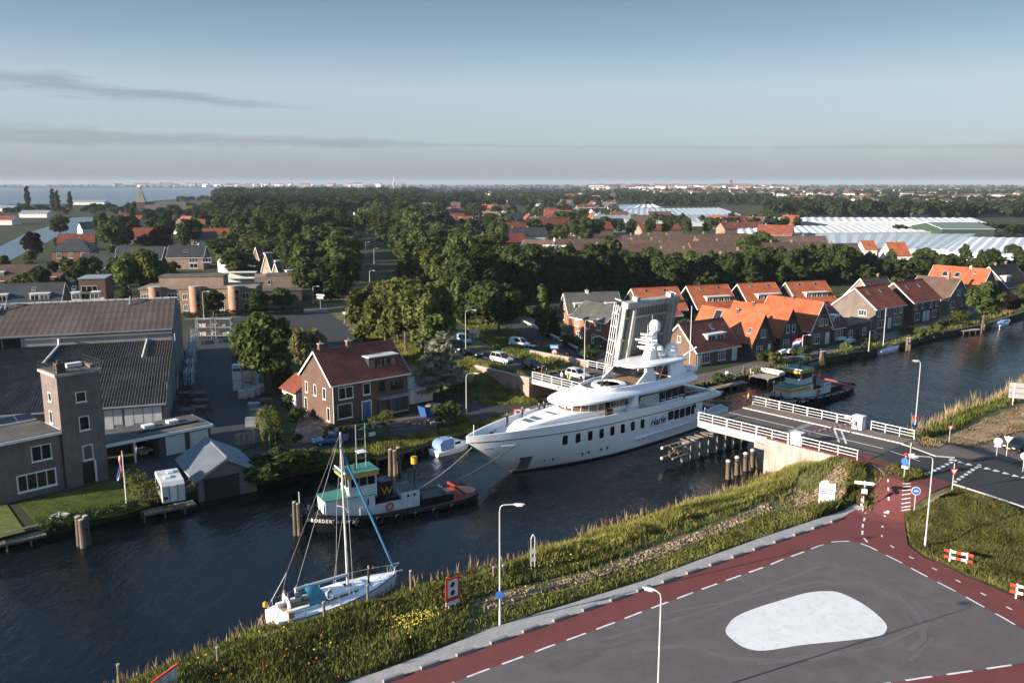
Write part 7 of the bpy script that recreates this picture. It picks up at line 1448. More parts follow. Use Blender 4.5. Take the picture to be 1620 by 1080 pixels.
far_mass('undergrowth','bushes closing the foot of the tree belts',[([(735,488),(960,466),(1100,464),(1215,458),(1330,450),(1330,438),(1100,450),(985,450),(735,470)],120,4.5,7),([(1290,454),(1480,444),(1640,432),(1640,420),(1480,428),(1290,438)],70,4,6.5),([(640,470),(735,470),(735,400),(640,390)],40,4,7),([(460,478),(550,480),(555,400),(460,400)],40,4,7),([(700,520),(830,505),(830,490),(720,490)],12,3,5)],23,leafmat('wood_foot',(.040,.055,.021),rand=0),mid=True)
# far town: blocks too small to tell apart
def far_town(label,bands,seed,mats):
    rng = random.Random(seed); mb = MB()
    for (poly,n,sz,hh) in bands:
        x0,x1 = min(p[0] for p in poly),max(p[0] for p in poly); y0,y1 = min(p[1] for p in poly),max(p[1] for p in poly)
        for _ in range(n):
            x,y = rng.uniform(x0,x1),rng.uniform(y0,y1); p = g(x,y,ZF); L,W,h = rng.uniform(.6,1.6) * sz,rng.uniform(.5,.8) * sz,rng.uniform(.6,1.3) * hh; a = rng.uniform(-.5,.5); ca,sa = math.cos(a),math.sin(a); mb.cur = rng.randrange(3)
            T = lambda u,v,z: (p.x + u * ca - v * sa,p.y + u * sa + v * ca,z)
            mb.add([T(0,0,ZF),T(L,0,ZF),T(L,W,ZF),T(0,W,ZF),T(0,0,ZF + h),T(L,0,ZF + h),T(L,W,ZF + h),T(0,W,ZF + h)],[(0,1,5,4),(1,2,6,5),(2,3,7,6),(3,0,4,7)])
            mb.cur = 3 + rng.randrange(2); mb.add([T(-.5,-.5,ZF + h),T(L + .5,-.5,ZF + h),T(L + .5,W + .5,ZF + h),T(-.5,W + .5,ZF + h),T(-.5,W/2,ZF + h * 1.5),T(L + .5,W/2,ZF + h * 1.5)],[(0,1,5,4),(2,3,4,5),(0,4,3),(1,2,5)])
    tag(mb.build('distant_town',mats,recalc=False),label,'town',kind='stuff')
far_town('distant town of pale blocks and red roofs near the horizon',[([(900,300),(1640,304),(1640,312),(900,306)],230,20,7),([(930,296),(1250,297),(1250,301),(930,301)],90,40,16),([(680,320),(990,318),(990,306),(680,308)],60,14,6),([(1240,312),(1640,318),(1640,324),(1240,318)],90,16,6),([(180,294),(640,294),(640,296),(180,296)],60,60,22)],2,[RENDER_W,BRICK_PALE,RENDER_W,TILE_BROWN,M('far_roof',(.17,.10,.08),.8)])

# --- bushes, hedges and bank plants
def bush(px,py,h,label,mat=G_MID,wide=1.0,z=None,group=None,name='shrub'):
    return tree('bush%d' % (int(px) % 3),mat,P_(px,py,z),h,label,group,'shrub',name,wide)
def hedge(name,label,a,b,w,h,mat,n=None,cat='hedge',leaf=.15,z=None):
    a = Vector(a); b = Vector(b); d = b - a; L = d.length; u = d.normalized(); v = Vector((-u.y,u.x,0)); rng = np.random.default_rng(int(abs(a.x * 13 + a.y * 7))); n = n or int(L * (w + h) * 55)
    s = rng.uniform(0,1,n); side = rng.integers(0,3,n); t = rng.uniform(-.5,.5,n); q = rng.uniform(0,1,n)
    lat = np.where(side == 0,t,np.where(side == 1,-.5,.5)) * w; hh = np.where(side == 0,1.0,q) * h * (1 + .10 * np.sin(s * L * 1.9) + .07 * np.sin(s * L * 4.3)); lat = lat * (1 + .12 * np.sin(s * L * 2.7 + hh)) 
    c2 = np.stack([s * d.x + v.x * lat,s * d.y + v.y * lat,hh],axis=1) + rng.normal(size=(n,3)) * .08; nr = np.stack([v.x * np.sign(lat) * (side > 0),v.y * np.sign(lat) * (side > 0),(side == 0) * 1.0 + .3],axis=1) + rng.normal(size=(n,3)) * .5
    t = thing(name,label,cat,a); link('foliage',fast_mesh('foliage',leaf_quads(c2,nr,leaf * rng.uniform(.6,1.4,n),rng),4,mat),t)
    st = MB()
    for k in range(max(2,int(L / 1.2))): p = d * ((k + .5) / max(2,int(L / 1.2))); st.cyl((p.x,p.y,-.1),(p.x,p.y,h * .8),.05,n=4)
    stm = st.build('stems',BARK,t); stm['kind'] = 'stuff'; return t
hedge('hedge','thick sunlit hedge between the lawn and the caravan',g(203,765,ZF),g(240,800,ZF),1.5,1.9,G_LIGHT)
hedge('hedge','low border of shrubs along the lawn edge over the water',g(64,838,ZF),g(222,803,ZF),1.0,.75,G_DARK)
hedge('hedge','yellow green hedge in front of the brick house',g(590,685,ZF),g(617,668,ZF),1.2,1.7,G_FRESH)
hedge('hedge','hedge along the round-bay building',g(290,503,ZF),g(480,494,ZF),1.4,1.3,G_DARK)
hedge('hedge','tall yellow green hedge at the end of the yard',g(420,690,ZF),g(432,700,ZF),2.2,3.2,G_FRESH)
hedge('hedge','dark hedge beside the garden of the brick house',g(440,712,ZF),g(424,660,ZF),1.4,1.8,G_DARK)
for i,(px,py,h,m,w,lab) in enumerate(((704,668,3.0,G_DARK,1.2,'round dark bush beside the blue skip'),(730,672,1.6,G_MID,1.4,'low bush under the lamp post by the curved road'),(470,700,1.2,G_MID,1,'small clipped bush at the garden gate'),(545,685,1.0,G_MID,1.1,'small round bush before the front door'),(520,690,1.5,G_DARK,1,'dark bush at the corner of the brick house'),(450,620,2.6,G_DARK,1.2,'dark garden bush behind the yard stacks'),(462,645,2.2,G_DARK,1.2,'dark garden bush beside the path of the brick house'),(445,600,3.2,G_MID,1.2,'tall bush behind the white crates'),(470,665,1.8,G_MID,1.1,'bush on the garden path corner'),(880,575,2.0,G_LIGHT,2.4,'sunny shrub patch on the wedge beside the vans'),(860,562,1.6,G_OLIVE,2.2,'weedy shrub patch behind the two vans'),(900,548,2.4,G_DARK,1.4,'dark bush by the path below the grey roofed house'),(915,552,2.0,G_MID,1.5,'green bush by the path below the grey roofed house'),(935,566,2.6,G_DARK,1.5,'dark bush in the garden left of the leaf'),(840,500,2.4,G_MID,1.7,'garden shrub at the top of the van road'),(820,498,2.6,G_LIGHT,1.6,'light garden shrub at the top of the van road'),(1142,607,1.7,G_DARK,1.8,'dark shrub on the quay behind the yacht stern'),(1228,577,2.6,G_OLIVE,1.1,'yellowish bush on the quay behind the inflatable'),(1265,567,2.8,G_DARK,1.0,'dark round bush behind the stern tug'),(1455,535,2.4,G_OLIVE,1.0,'clipped bush pair on the quay, left one'),(1478,530,2.6,G_OLIVE,1.0,'clipped bush pair on the quay, right one'),(1338,556,1.8,G_OLIVE,1.1,'tan shrub at the water side of the quay'),(1370,553,1.8,G_MID,1.0,'green shrub at the water side of the quay'),(1215,572,2.2,G_DARK,1.3,'dark shrub below the big skylight roof'),(1330,500,3.2,G_DARK,1.6,'dark bush behind the flat extension'),(1340,482,3.6,G_MID,1.6,'green bush behind the wide sunlit gable'),(1310,488,3.0,G_DARK,1.7,'dark bush between the back row and the quay'),(1115,512,2.6,G_MID,1.6,'shrub right of the raised leaf'),(1090,520,2.6,G_DARK,1.6,'dark shrub behind the dark red roof'),(1165,497,2.6,G_FRESH,1.4,'bright shrub between the orange roofs'),(1500,515,2.0,G_DARK,1.5,'dark front garden shrub of the low brown house'),(1520,508,2.6,G_LIGHT,1.6,'light shrub under the round green tree'),(380,490,2.0,G_DARK,1.6,'dark shrub by the brick corner block'),(318,690,1.5,G_OLIVE,1.0,'small shrub at the garage corner'))):
    bush(px,py,h,lab,m,w,None if px < 760 else ZF)
for i,(px,py) in enumerate(((415,765),(440,757),(463,750),(485,744))): bush(px,py - 6,2.3 + .4 * (i % 3),'dark overgrown bush on the bank left of the tug',G_DARK,1.7,ZF - .3,'bushes on the bank left of the tug')
def blades(name,label,area,n,h,mat,seed,w=.05,zfun=None,lean=.35,cat='grass',keep=None,tilt=(0,0)):
    """upright grass blades scattered over polygons of (x, y); one mass"""
    rng = np.random.default_rng(seed); xs,ys = [],[]
    x0,x1 = min(p[0] for p in area),max(p[0] for p in area); y0,y1 = min(p[1] for p in area),max(p[1] for p in area); poly = np.array(area)
    X = rng.uniform(x0,x1,n * 6); Y = rng.uniform(y0,y1,n * 6); ins = np.zeros(len(X),bool); j = len(poly) - 1
    for i in range(len(poly)):
        c1 = (poly[i][1] > Y) != (poly[j][1] > Y); xc = (poly[j][0] - poly[i][0]) * (Y - poly[i][1]) / (poly[j][1] - poly[i][1] + 1e-12) + poly[i][0]; ins ^= c1 & (X < xc); j = i
    X,Y = X[ins][:n],Y[ins][:n]
    if keep is not None: k = keep(X,Y); X,Y = X[k],Y[k]
    Z = zfun(X,Y); m = len(X); hh = h * rng.uniform(.45,1.25,m) * (1 + .35 * np.sin(X * .8 + 2 * np.sin(Y * .5))); a = rng.uniform(0,6.28,m); dx,dy = np.cos(a) * w,np.sin(a) * w; l = rng.normal(size=(m,2)) * lean * hh[:,None] * .5
    ww = rng.uniform(.7,1.5,m); dx,dy = dx * ww,dy * ww
    b0 = np.stack([X - dx,Y - dy,Z - .05],1); b1 = np.stack([X + dx,Y + dy,Z - .05],1); t1 = np.stack([X + l[:,0] * .5 + dx * .8,Y + l[:,1] * .5 + dy * .8,Z + hh * .62],1); t0 = np.stack([X + l[:,0],Y + l[:,1],Z + hh],1)
    co = np.stack([b0,b1,t1,t0],axis=1).reshape(-1,3); o = link(name,fast_mesh(name,co,4,mat)); tag(o,label,cat,kind='stuff'); return o
GR_A = leafmat('grass_green',(.150,.160,.046),var=.5,rand=0,trans=.25); GR_B = leafmat('grass_dry',(.22,.17,.075),var=.4,rand=0,trans=.25); GR_C = leafmat('weeds_dark',(.088,.104,.032),var=.5,rand=0,trans=.2); GR_D = leafmat('reed_straw',(.29,.225,.125),var=.35,rand=0,trans=.25)
wl_pts = [(p.x,p.y) for p in NEAR_WL[2:11]]
def strip(d0,d1,lo=2,hi=11):
    pl = NEAR_WL[lo:hi]; out = []
    for s in (d0,d1):
        row = []
        for i,p in enumerate(pl):
            d = (pl[min(i+1,len(pl)-1)] - pl[max(i-1,0)]).normalized(); row.append((p.x + d.y * s,p.y - d.x * s))
        out.append(row)
    return out[0] + out[1][::-1]
paveedge = [Vector(q) for q in npx([(300,1172),(540,1083),(670,1036),(849,971),(1020,918),(1200,852),(1353,795),(1378,786)])]
soilp = [Vector(q) for q in npx([(745,958),(800,938),(900,915),(1000,880),(1100,843),(1180,812),(1215,795)])]
DUNE = npx([(1238,794),(1254,772),(1285,752),(1330,729),(1343,733),(1345,750),(1330,768),(1300,785),(1262,803)])
def in_poly_arr(X,Y,poly):
    ins = np.zeros(len(X),bool); j = len(poly) - 1
    for i in range(len(poly)): c1 = (poly[i][1] > Y) != (poly[j][1] > Y); ins ^= c1 & (X < (poly[j][0] - poly[i][0]) * (Y - poly[i][1]) / (poly[j][1] - poly[i][1] + 1e-12) + poly[i][0]); j = i
    return ins
def off_pave(X,Y): return poly_dist(X,Y,paveedge) < -.25
def keep_bank(X,Y):
    k = off_pave(X,Y); pd = poly_dist(X,Y,soilp); zone = (X > -3.5) & (X < 27.5); k &= ~(zone & (pd > -.7) & (pd < 2.6) & (RNG.uniform(size=len(X)) < .95)); k &= ~(zone & (pd >= 2.4) & (RNG.uniform(size=len(X)) < .8)); k &= ~(in_poly_arr(X,Y,DUNE) & (RNG.uniform(size=len(X)) < .9))
    t = (X - BC.x) * BA.x + (Y - BC.y) * BA.y; l = (X - BC.x) * BNr.x + (Y - BC.y) * BNr.y; return k & ~((np.abs(l) < 6.4) & (t < 24))
nz_ = lambda X,Y: near_z(X,Y)
bank = strip(-.6,15.5,2,11) 
blades('bank_grass','tall green grass covering the near canal bank',bank,95000,.42,GR_A,1,.034,nz_,.5,keep=keep_bank)
blades('bank_weeds','dark weeds and nettles on the near canal bank',strip(1.0,15,2,8),80000,.5,GR_C,2,.05,nz_,.6,keep=keep_bank)
blades('reeds','pale reed fringe along the near waterline',strip(-.9,1.1,2,11),9000,.95,GR_D,3,.05,lambda X,Y: np.maximum(near_z(X,Y),-.1),.35,cat='reeds')
blades('bank_grass','waving yellowish grass on the bank below the abutment',strip(.3,6.5,6,11),42000,.65,leafmat('grass_yellowish',(.24,.235,.068),var=.4,rand=0),4,.035,nz_,.45,keep=keep_bank)  # one yellower grass colour for this strip
dune = npx([(1232,800),(1250,770),(1290,748),(1335,725),(1375,735),(1382,760),(1380,785),(1350,795),(1280,822)])
blades('bank_grass','grass and poppies on the mound beside the abutment',dune,5200,.35,GR_B,5,.05,nz_,.5,keep=keep_bank); blades('bank_weeds','green plants along the cycle path by the direction sign',npx([(1340,735),(1362,740),(1370,760),(1372,780),(1350,792),(1290,820),(1285,808),(1345,780)]),7000,.75,GR_C,6,.08,nz_,.5,keep=keep_bank)
short = npx([(760,985),(849,971),(1020,918),(1200,852),(1290,822),(1225,806),(1130,845),(1030,886),(930,922),(850,942),(780,966)])
blades('bank_grass','short trodden grass between the soil strip and the pavement',short,9000,.22,GR_A,21,.05,nz_,.6,keep=off_pave)
rv = npx([(1433,808),(1452,800),(1478,792),(1515,772),(1560,790),(1625,812),(1720,850),(1720,990),(1625,945),(1560,918),(1500,892),(1465,878),(1440,860)])
blades('verge_weeds','rough weeds filling the verge between cycle path and main road',rv,60000,.36,GR_C,7,.05,nz_,.6); blades('verge_grass_tufts','yellowish grass tufts in the verge between cycle path and main road',rv,40000,.38,leafmat('grass_olive',(.17,.165,.055),var=.45,rand=0),8,.035,nz_,.5)
blades('verge_grass_tufts','small grass island with sign posts between road and cycle path',npx([(1416,737),(1440,742),(1466,752),(1455,758),(1430,763),(1422,752)]),2600,.4,GR_C,9,.07,nz_,.5)
rb_ = strip(-.6,9,11,18)
blades('reeds','tall pale reeds on the bank right of the bridge',strip(-.7,2.2,13,18),9000,1.9,GR_D,10,.06,lambda X,Y: np.maximum(near_z(X,Y),-.1),.3,cat='reeds'); blades('bank_grass','green bank plants behind the reeds right of the bridge',strip(1.0,5.5,11,18),20000,.9,leafmat('grass_lush',(.10,.125,.03),var=.4,rand=0),11,.07,nz_,.5,keep=keep_bank)
blades('verge_grass_tufts','thin dry grass over the sandy field right of the bridge',npx([(1440,700),(1545,669),(1640,634),(1720,620),(1720,655),(1620,680),(1530,708),(1470,708)]),5200,.3,GR_B,12,.05,nz_,.6)
emb = fpx([(560,545),(640,570),(700,590),(770,640),(850,640),(850,605),(790,577),(720,565),(660,552),(600,528),(560,518)])
zf2 = lambda X,Y: zf_arr(X,Y)
blades('embankment_grass','long sunny grass on the embankment below the queue of cars',emb,45000,.55,leafmat('grass_bright',(.19,.19,.055),var=.45,rand=0),13,.05,zf2,.5)
emb2 = fpx([(800,560),(880,585),(905,588),(880,560),(830,535),(800,520),(760,505),(720,505)])
blades('embankment_grass','rough grass between the bridge road and the van road',emb2,12000,.6,GR_A,14,.07,zf2,.5)
fb = [tuple(g(*p,ZF)[:2]) for p in [(400,724),(517,715),(600,698),(690,682),(750,669),(860,645),(860,652),(760,680),(690,696),(640,712),(560,728),(480,740),(400,766)]]
blades('bank_grass','grassy strip between the canal road and the far waterline',fb,22000,.5,GR_A,15,.07,lambda X,Y: np.full(len(X),ZF - .05),.5)
qb = [tuple(g(*p,ZF)[:2]) for p in [(1060,616),(1140,604),(1210,588),(1300,567),(1400,549),(1480,527),(1560,508),(1660,475),(1660,470),(1560,500),(1480,520),(1400,542),(1300,560),(1210,580),(1140,596)]]
blades('bank_grass','weedy edge of the quay along the far waterline',qb,12000,.55,GR_A,16,.09,lambda X,Y: np.full(len(X),ZF - .05),.5)
lawn_edge = [tuple(g(*p,ZF)[:2]) for p in [(30,797),(110,778),(180,763),(205,773),(238,800),(190,814),(60,831)]]
blades('lawn_grass','short mown grass of the canal lawn',lawn_edge,16000,.06,leafmat('grass_lawn',(.12,.15,.04),var=.35,rand=0),17,.05,lambda X,Y: np.full(len(X),ZF + .02),.8)
def flowers(name,label,area,n,hgt,mat,seed,size=.06,keep=None,zfun=nz_):
    rng = np.random.default_rng(seed); poly = np.array(area); X = rng.uniform(poly[:,0].min(),poly[:,0].max(),n * 8); Y = rng.uniform(poly[:,1].min(),poly[:,1].max(),n * 8); ins = np.array([in_poly(x,y,area) for x,y in zip(X,Y)]); clump = np.sin(X * .7 + 1.7 * np.sin(Y * .9)) > -.2; X,Y = X[ins & clump][:n],Y[ins & clump][:n]
    if keep is not None: k = keep(X,Y); X,Y = X[k],Y[k]
    c2 = np.stack([X,Y,zfun(X,Y) + hgt * rng.uniform(.7,1.2,len(X))],1); tag(link(name,fast_mesh(name,leaf_quads(c2,rng.normal(size=c2.shape) * .5 + np.array([-.3,-.6,.8]),size * rng.uniform(.7,1.4,len(X)),rng,.9),4,mat)),label,'flowers',kind='stuff')
def clods(label,area,n,seed):
    rng = np.random.default_rng(seed); poly = np.array(area); X = rng.uniform(poly[:,0].min(),poly[:,0].max(),n * 9); Y = rng.uniform(poly[:,1].min(),poly[:,1].max(),n * 9); k = in_poly_arr(X,Y,area); X,Y = X[k][:n],Y[k][:n]; c2 = np.stack([X,Y,nz_(X,Y) + .08],1)
    tag(link('soil_clods',fast_mesh('soil_clods',leaf_quads(c2,rng.normal(size=c2.shape) + np.array([0,0,.6]),rng.uniform(.06,.17,len(X)),rng,.8),4,DRYSOIL)),label,'soil',kind='stuff')
clods('clods of dry soil along the ploughed strip of the near bank',npx([(745,958),(800,938),(900,915),(1000,880),(1100,843),(1180,812),(1215,795),(1222,806),(1130,845),(1030,884),(930,918),(850,938),(775,962)]),4200,1); clods('clods and dry tufts on the sandy mound by the abutment',DUNE,1600,2)
POPPY = M('poppy_red',(.62,.09,.02),.7,.2,3); RAPE = M('rape_yellow',(.48,.39,.05),.7,.15,3)
flowers('poppies','orange red poppies scattered through the near bank',strip(2.5,14,2,9),330,.6,POPPY,1,.06,keep_bank); flowers('poppies','poppies beside the direction sign',npx([(1345,738),(1360,742),(1368,765),(1350,788),(1330,780)]),60,.8,POPPY,2,.08)
flowers('yellow_flowers','patch of bright yellow flowers on the bank near the lamp post',npx([(618,985),(690,970),(700,990),(640,1003)]),230,.55,RAPE,3,.045); flowers('yellow_flowers','sparse yellow flowers low on the near bank',strip(3,13,2,8),420,.55,RAPE,4,.06,keep_bank)
# --- street lamps
def lamp(label,px,py,ty,zb,arm,ang,name='street_lamp',sign=None,straight=False):
    p = zb if isinstance(zb,Vector) else g(px,py,zb); top = at_depth(px,ty,p.y).z - p.z; t = thing(name,label,'street lamp',p,R(ang))
    MB().cyl((0,0,-.1),(0,0,1.2),.11,.10,10).cyl((0,0,1.2),(0,0,top - .5),.075,.05,8).build('pole',LAMPST,t,smooth=True)
    MB().tube([Vector((0,0,top - .5)),Vector((.06,0,top - .15)),Vector((.25,0,top - .02)),Vector((arm,0,top + .04))],.042,6).build('arm',LAMPST,t,smooth=True)
    hd = MB().loft([[Vector((arm + x,w * math.cos(a),top + .03 + .09 * h * math.sin(a))) for a in [2 * math.pi * i / 8 for i in range(8)]] for x,w,h in ((-.12,.06,.6),(.1,.15,1),(.5,.16,.9),(.72,.05,.4))]).build('lamp_head',M('lamp_head_grey',(.58,.60,.61),.4),t,smooth=True)
    MB().box(arm + .05,-.1,top - .09,arm + .55,.1,top - .05).build('lens',GEL,hd)
    if sign:
        for (z,r,m) in sign: MB().cyl((-.02,-.14,z),(-.02,-.11,z),r,n=18).build('round_sign',m,t)
    return t
BLUESIGN = M('sign_blue',(.03,.12,.42),.4,.05); REDSIGN = M('sign_red',(.55,.03,.03),.4,.05); SIGNW = M('sign_white',(.62,.62,.62),.4,.04); SIGNGREY = M('sign_back_grey',(.30,.31,.32),.5,.08)
lamp('tall lamp post on the near bank with a round blue sign',791,987,798,gn(791,987),1.1,0,sign=[(2.4,.3,BLUESIGN)])
lamp('lamp post rising from the asphalt at the bottom photo edge',1040,1118,936,gn(1040,1118),.5,150)
lamp('lamp post in the weedy verge beside the red white barrier',1463,868,722,gn(1463,868),1.3,180)
lamp('thin lamp post at the end of the bridge railing with two signs',1446,692,571,gn(1446,692),.3,170,sign=[(2.6,.35,REDSIGN),(1.7,.4,BLUESIGN)])
lamp('lamp post by the curved road right of the cedar',738,660,591,ZF,1.2,10); lamp('lamp post beside the queue of cars on the approach',737,562,491,gf(737,562),1.4,15); lamp('tall lamp post on the approach railing behind the wheelhouse roof',924,612,506,4.4,1.9,20)
for i,(px,py,ty) in enumerate(((559,436,406),(579,407,383),(592,419,393),(585,446,428),(639,452,415),(680,466,446),(496,480,453),(559,388,368),(1268,562,530),(323,506,461),(1003,480,462))):
    lamp('lamp post ' + ('left of the long road before the bend','deep in the avenue between the woods','right of the avenue near its start','rising out of the olive clump','beside the bus shelter on the long road','half hidden left of the white road sign','at the corner by the white direction sign','farthest up the avenue','thin one on the quay behind the stern tug','in front of the round-bay building','behind the raised leaf')[i],px,py,ty,gf(px,py),1.2,0 if i % 2 else 10)
# --- signs
def pole_sign(name,label,p,h,plates,rz=0,r=.045,stripes=False):
    t = thing(name,label,'sign',p,rz); MB().cyl((0,0,-.1),(0,0,h),r,n=8).build('post',LAMPST,t,smooth=True)
    for (shape,z,w,hh,m,rot) in plates:
        b = MB()
        if shape == 'disc': b.cyl((0,-.07,0),(0,-.04,0),w,n=20)
        elif shape == 'tri': b.ext([(-w,-.07,w * .8),(w,-.07,w * .8),(0,-.07,-w * .9)],(0,.03,0))
        elif shape == 'triup': b.ext([(-w,-.07,-w * .7),(w,-.07,-w * .7),(0,-.07,w)],(0,.03,0))
        elif shape == 'arrow': b.ext([(-w,-.08,-hh/2),(w * .75,-.08,-hh/2),(w,-.08,0),(w * .75,-.08,hh/2),(-w,-.08,hh/2)],(0,.03,0))
        else: b.box(-w,-.07,-hh/2,w,-.04,hh/2)
        b.build({'disc': 'round_plate','tri': 'triangle_plate','triup': 'triangle_plate','arrow': 'arrow_plate'}.get(shape,'plate'),m,t,(0,0,z),rot)
    if stripes:
        for k in range(4): MB().cyl((0,0,.1 + k * .5),(0,0,.35 + k * .5),r * 1.2,n=8).build('stripe',BLACK if k % 2 else WHITE,t)
    return t
def tri_white(t,z,w,rz): MB().ext([(-w,-.082,w * .8),(w,-.082,w * .8),(0,-.082,-w * .9)],(0,.01,0)).build('triangle_field',SIGNW,t,(0,0,z),rz)
bs = pole_sign('direction_sign','white direction sign with arrow boards beside the cycle path',gn(1367,781),3.2,[('arrow',2.95,.95,.32,SIGNW,R(-20)),('arrow',2.55,.8,.3,SIGNW,R(60)),('plate',2.1,.28,.5,SIGNW,R(-10))],stripes=True)
b1 = pole_sign('cycle_path_sign','round blue cycle sign on a white post beside the cycle path junction',gn(1447,798),2.55,[('disc',2.25,.42,0,SIGNW,R(-15))]); MB().cyl((0,-.085,0),(0,-.075,0),.37,n=20).build('blue_field',BLUESIGN,b1,(0,0,2.25),R(-15)); MB().cbox((0,-.09,0),(.42,.01,.12)).build('bicycle_mark',SIGNW,b1,(0,0,2.25),R(-15))
b2 = pole_sign('cycle_path_sign','blue cycle sign with a red lamp on the small grass island',gn(1430,757),2.5,[('disc',1.85,.4,0,BLUESIGN,R(-50)),('plate',1.25,.3,.3,SIGNW,R(-50))]); MB().cyl((0,0,2.5),(0,0,2.75),.2,n=10).build('red_lamp',REDSIGN,b2)
pole_sign('road_sign','grey back of a round sign with a white plate on the grass island',gn(1437.5,746),3.2,[('disc',2.75,.5,0,SIGNGREY,R(60)),('plate',1.9,.45,.25,SIGNW,R(0))])
for i,(px,py,h,w) in enumerate(((1506,776,2.9,.42),(1501,703,2.5,.4))):
    y_ = pole_sign('yield_sign',('give way triangle at the main road crossing','give way triangle at the edge of the sandy field')[i],gn(px,py),h,[('tri',h - (.9 if i == 0 else .35),w,0,REDSIGN,R(5))]); tri_white(y_,h - (.9 if i == 0 else .35) + .02,w * .68,R(5))
    if i: MB().box(-.12,-.1,h,.12,.1,h + .4).build('lamp_box',BLACK,y_)
pole_sign('road_sign','round white sign back on the small island by the dark car',gn(1576,725),2.4,[('disc',2.0,.45,0,SIGNW,R(-20)),('plate',1.45,.35,.22,SIGNW,R(-20))]); pole_sign('yield_sign','white back of a give way triangle beside the dark car',gn(1592,722),2.6,[('tri',2.1,.5,0,SIGNW,R(-20))])
pole_sign('road_sign','white sign disc at the right photo edge by the road',gn(1618,746),2.0,[('disc',1.8,.4,0,SIGNW,R(-30))])
ib = thing('information_board','white information board with blue print and red white foot on the bank','sign',gn(1307,803),R(-8))
for x in (-.72,.72): MB().cyl((x,0,0),(x,0,2.6),.06,n=8).build('post',WHITE,ib)
MB().ext([(-.7,-.05,.75),(.7,-.05,.75),(.7,-.05,2.6),(.1,-.05,2.6),(0,-.05,2.9),(-.4,-.05,2.9),(-.7,-.05,2.75)],(0,.05,0)).build('panel',SIGNW,ib)
for k in range(3): MB().box(-.6,-.058,1.9 - k * .2,.5 - .2 * k,-.052,1.98 - k * .2).build('print_line',BLUESIGN,ib)
for k in range(5): MB().box(-.7 + k * .28,-.05,.35,-.42 + k * .28,0,.72).build('foot_panel',REDSIGN if k % 2 == 0 else SIGNW,ib)
ab_ = thing('waterway_sign','red framed waterway board standing in the weeds of the near bank','sign',gn(716,966),R(38))
MB().cyl((-.3,.05,-.2),(-.3,.05,2.6),.05,n=8).build('post',LAMPST,ab_); MB().cyl((.3,.05,-.2),(.3,.05,2.6),.05,n=8).build('post',LAMPST,ab_); MB().box(-.62,-.05,.9,.62,0,2.75).build('red_frame',REDSIGN,ab_); MB().box(-.46,-.06,1.2,.46,-.051,2.6).build('white_field',SIGNW,ab_)
for z in (1.55,2.2): MB().cbox((0,-.065,z),(.3,.01,.4),0,.5).build('anchor_mark',BLACK,ab_)
MB().box(-.62,-.05,.55,.62,0,.88).build('lower_plate',SIGNW,ab_)
hs_ = pole_sign('waterway_sign','round white board with a letter H on the far bank',g(446,735,ZF),2.0,[('disc',1.75,.5,0,SIGNW,R(20))]); text_mesh('letter','H',.75,BLACK,hs_,face_mtx((-.0,-.09,1.5),(1,.36,0),(.34,-.94,0)))
rs = thing('waterway_sign','white board with crossed letter R and arrow on the bank behind the yacht','sign',g(824,672,ZF),R(10))
for x in (-.5,.9): MB().cyl((x,.05,0),(x,.05,2.2),.05,n=8).build('post',WHITE,rs)
MB().box(-1.05,-.05,.9,.4,0,2.35).build('red_frame',REDSIGN,rs); MB().box(-.93,-.06,1.02,.28,-.051,2.23).build('white_field',SIGNW,rs); text_mesh('letter','R',1.1,BLACK,rs,face_mtx((-.33,-.075,1.22),(1,0,0),(0,-1,0)),0,.01,.02)
MB().bar((-.95,-.09,2.2),(.3,-.09,1.05),.02,.1,(0,1,0)).build('red_bar',REDSIGN,rs); MB().ext([(.55,-.05,1.0),(1.2,-.05,1.0),(1.8,-.05,1.65),(1.2,-.05,2.3),(.55,-.05,2.3)],(0,.05,0)).build('arrow_board',SIGNW,rs)
ns = pole_sign('road_sign','round red and blue no stopping sign on the approach wall',gf(800,578),1.9,[('disc',1.6,.42,0,REDSIGN,R(25))]); MB().cyl((0,-.085,0),(0,-.075,0),.32,n=20).build('blue_field',BLUESIGN,ns,(0,0,1.6),R(25))
ts = thing('town_sign','blue and black place name board with a speed limit disc beside the van road','sign',gf(877,570),R(-12))
for x in (-.75,.75): MB().cyl((x,.05,0),(x,.05,2.9),.06,n=8).build('post',WHITE,ts)
MB().box(-.8,-.05,2.25,.8,0,3.0).build('blue_board',M('board_blue',(.10,.30,.55),.4),ts); MB().box(-.8,-.05,.9,.8,0,2.23).build('black_board',BLACK,ts); MB().cyl((0,-.09,1.6),(0,-.06,1.6),.52,n=20).build('red_ring',REDSIGN,ts); MB().cyl((0,-.105,1.6),(0,-.095,1.6),.38,n=20).build('white_disc',SIGNW,ts)
text_mesh('number','50',.42,BLACK,ts,face_mtx((0,-.115,1.46),(1,0,0),(0,-1,0))); MB().box(-.6,-.06,2.5,.6,-.052,2.66).build('print_line',SIGNW,ts)
pole_sign('road_sign','white rectangular direction board at the bend of the long road',gf(700,482),4.0,[('plate',3.4,1.0,1.1,SIGNW,R(-10))]); pole_sign('direction_sign','white and red direction boards at the road corner',gf(507,488),4,[('arrow',3.6,1.3,.4,SIGNW,R(160)),('plate',2.9,.9,.6,SIGNW,0)]); pole_sign('road_sign','white board on the verge beside the bridge road',gf(751,535),1.8,[('plate',1.4,1.1,.8,SIGNW,R(-8))])
pole_sign('road_sign','small white sign at the grassy corner of the crossing',gf(545,510),2.6,[('plate',2.3,.35,.5,SIGNW,0)]); pole_sign('yield_sign','give way triangle in the gardens before the tree belt',g(821,486,ZF),2.6,[('triup',2.2,.6,0,REDSIGN,0)])
rbp = thing('panel_back','grey back of a road panel on two posts at the right photo edge','sign',gn(1612,640),R(-20))
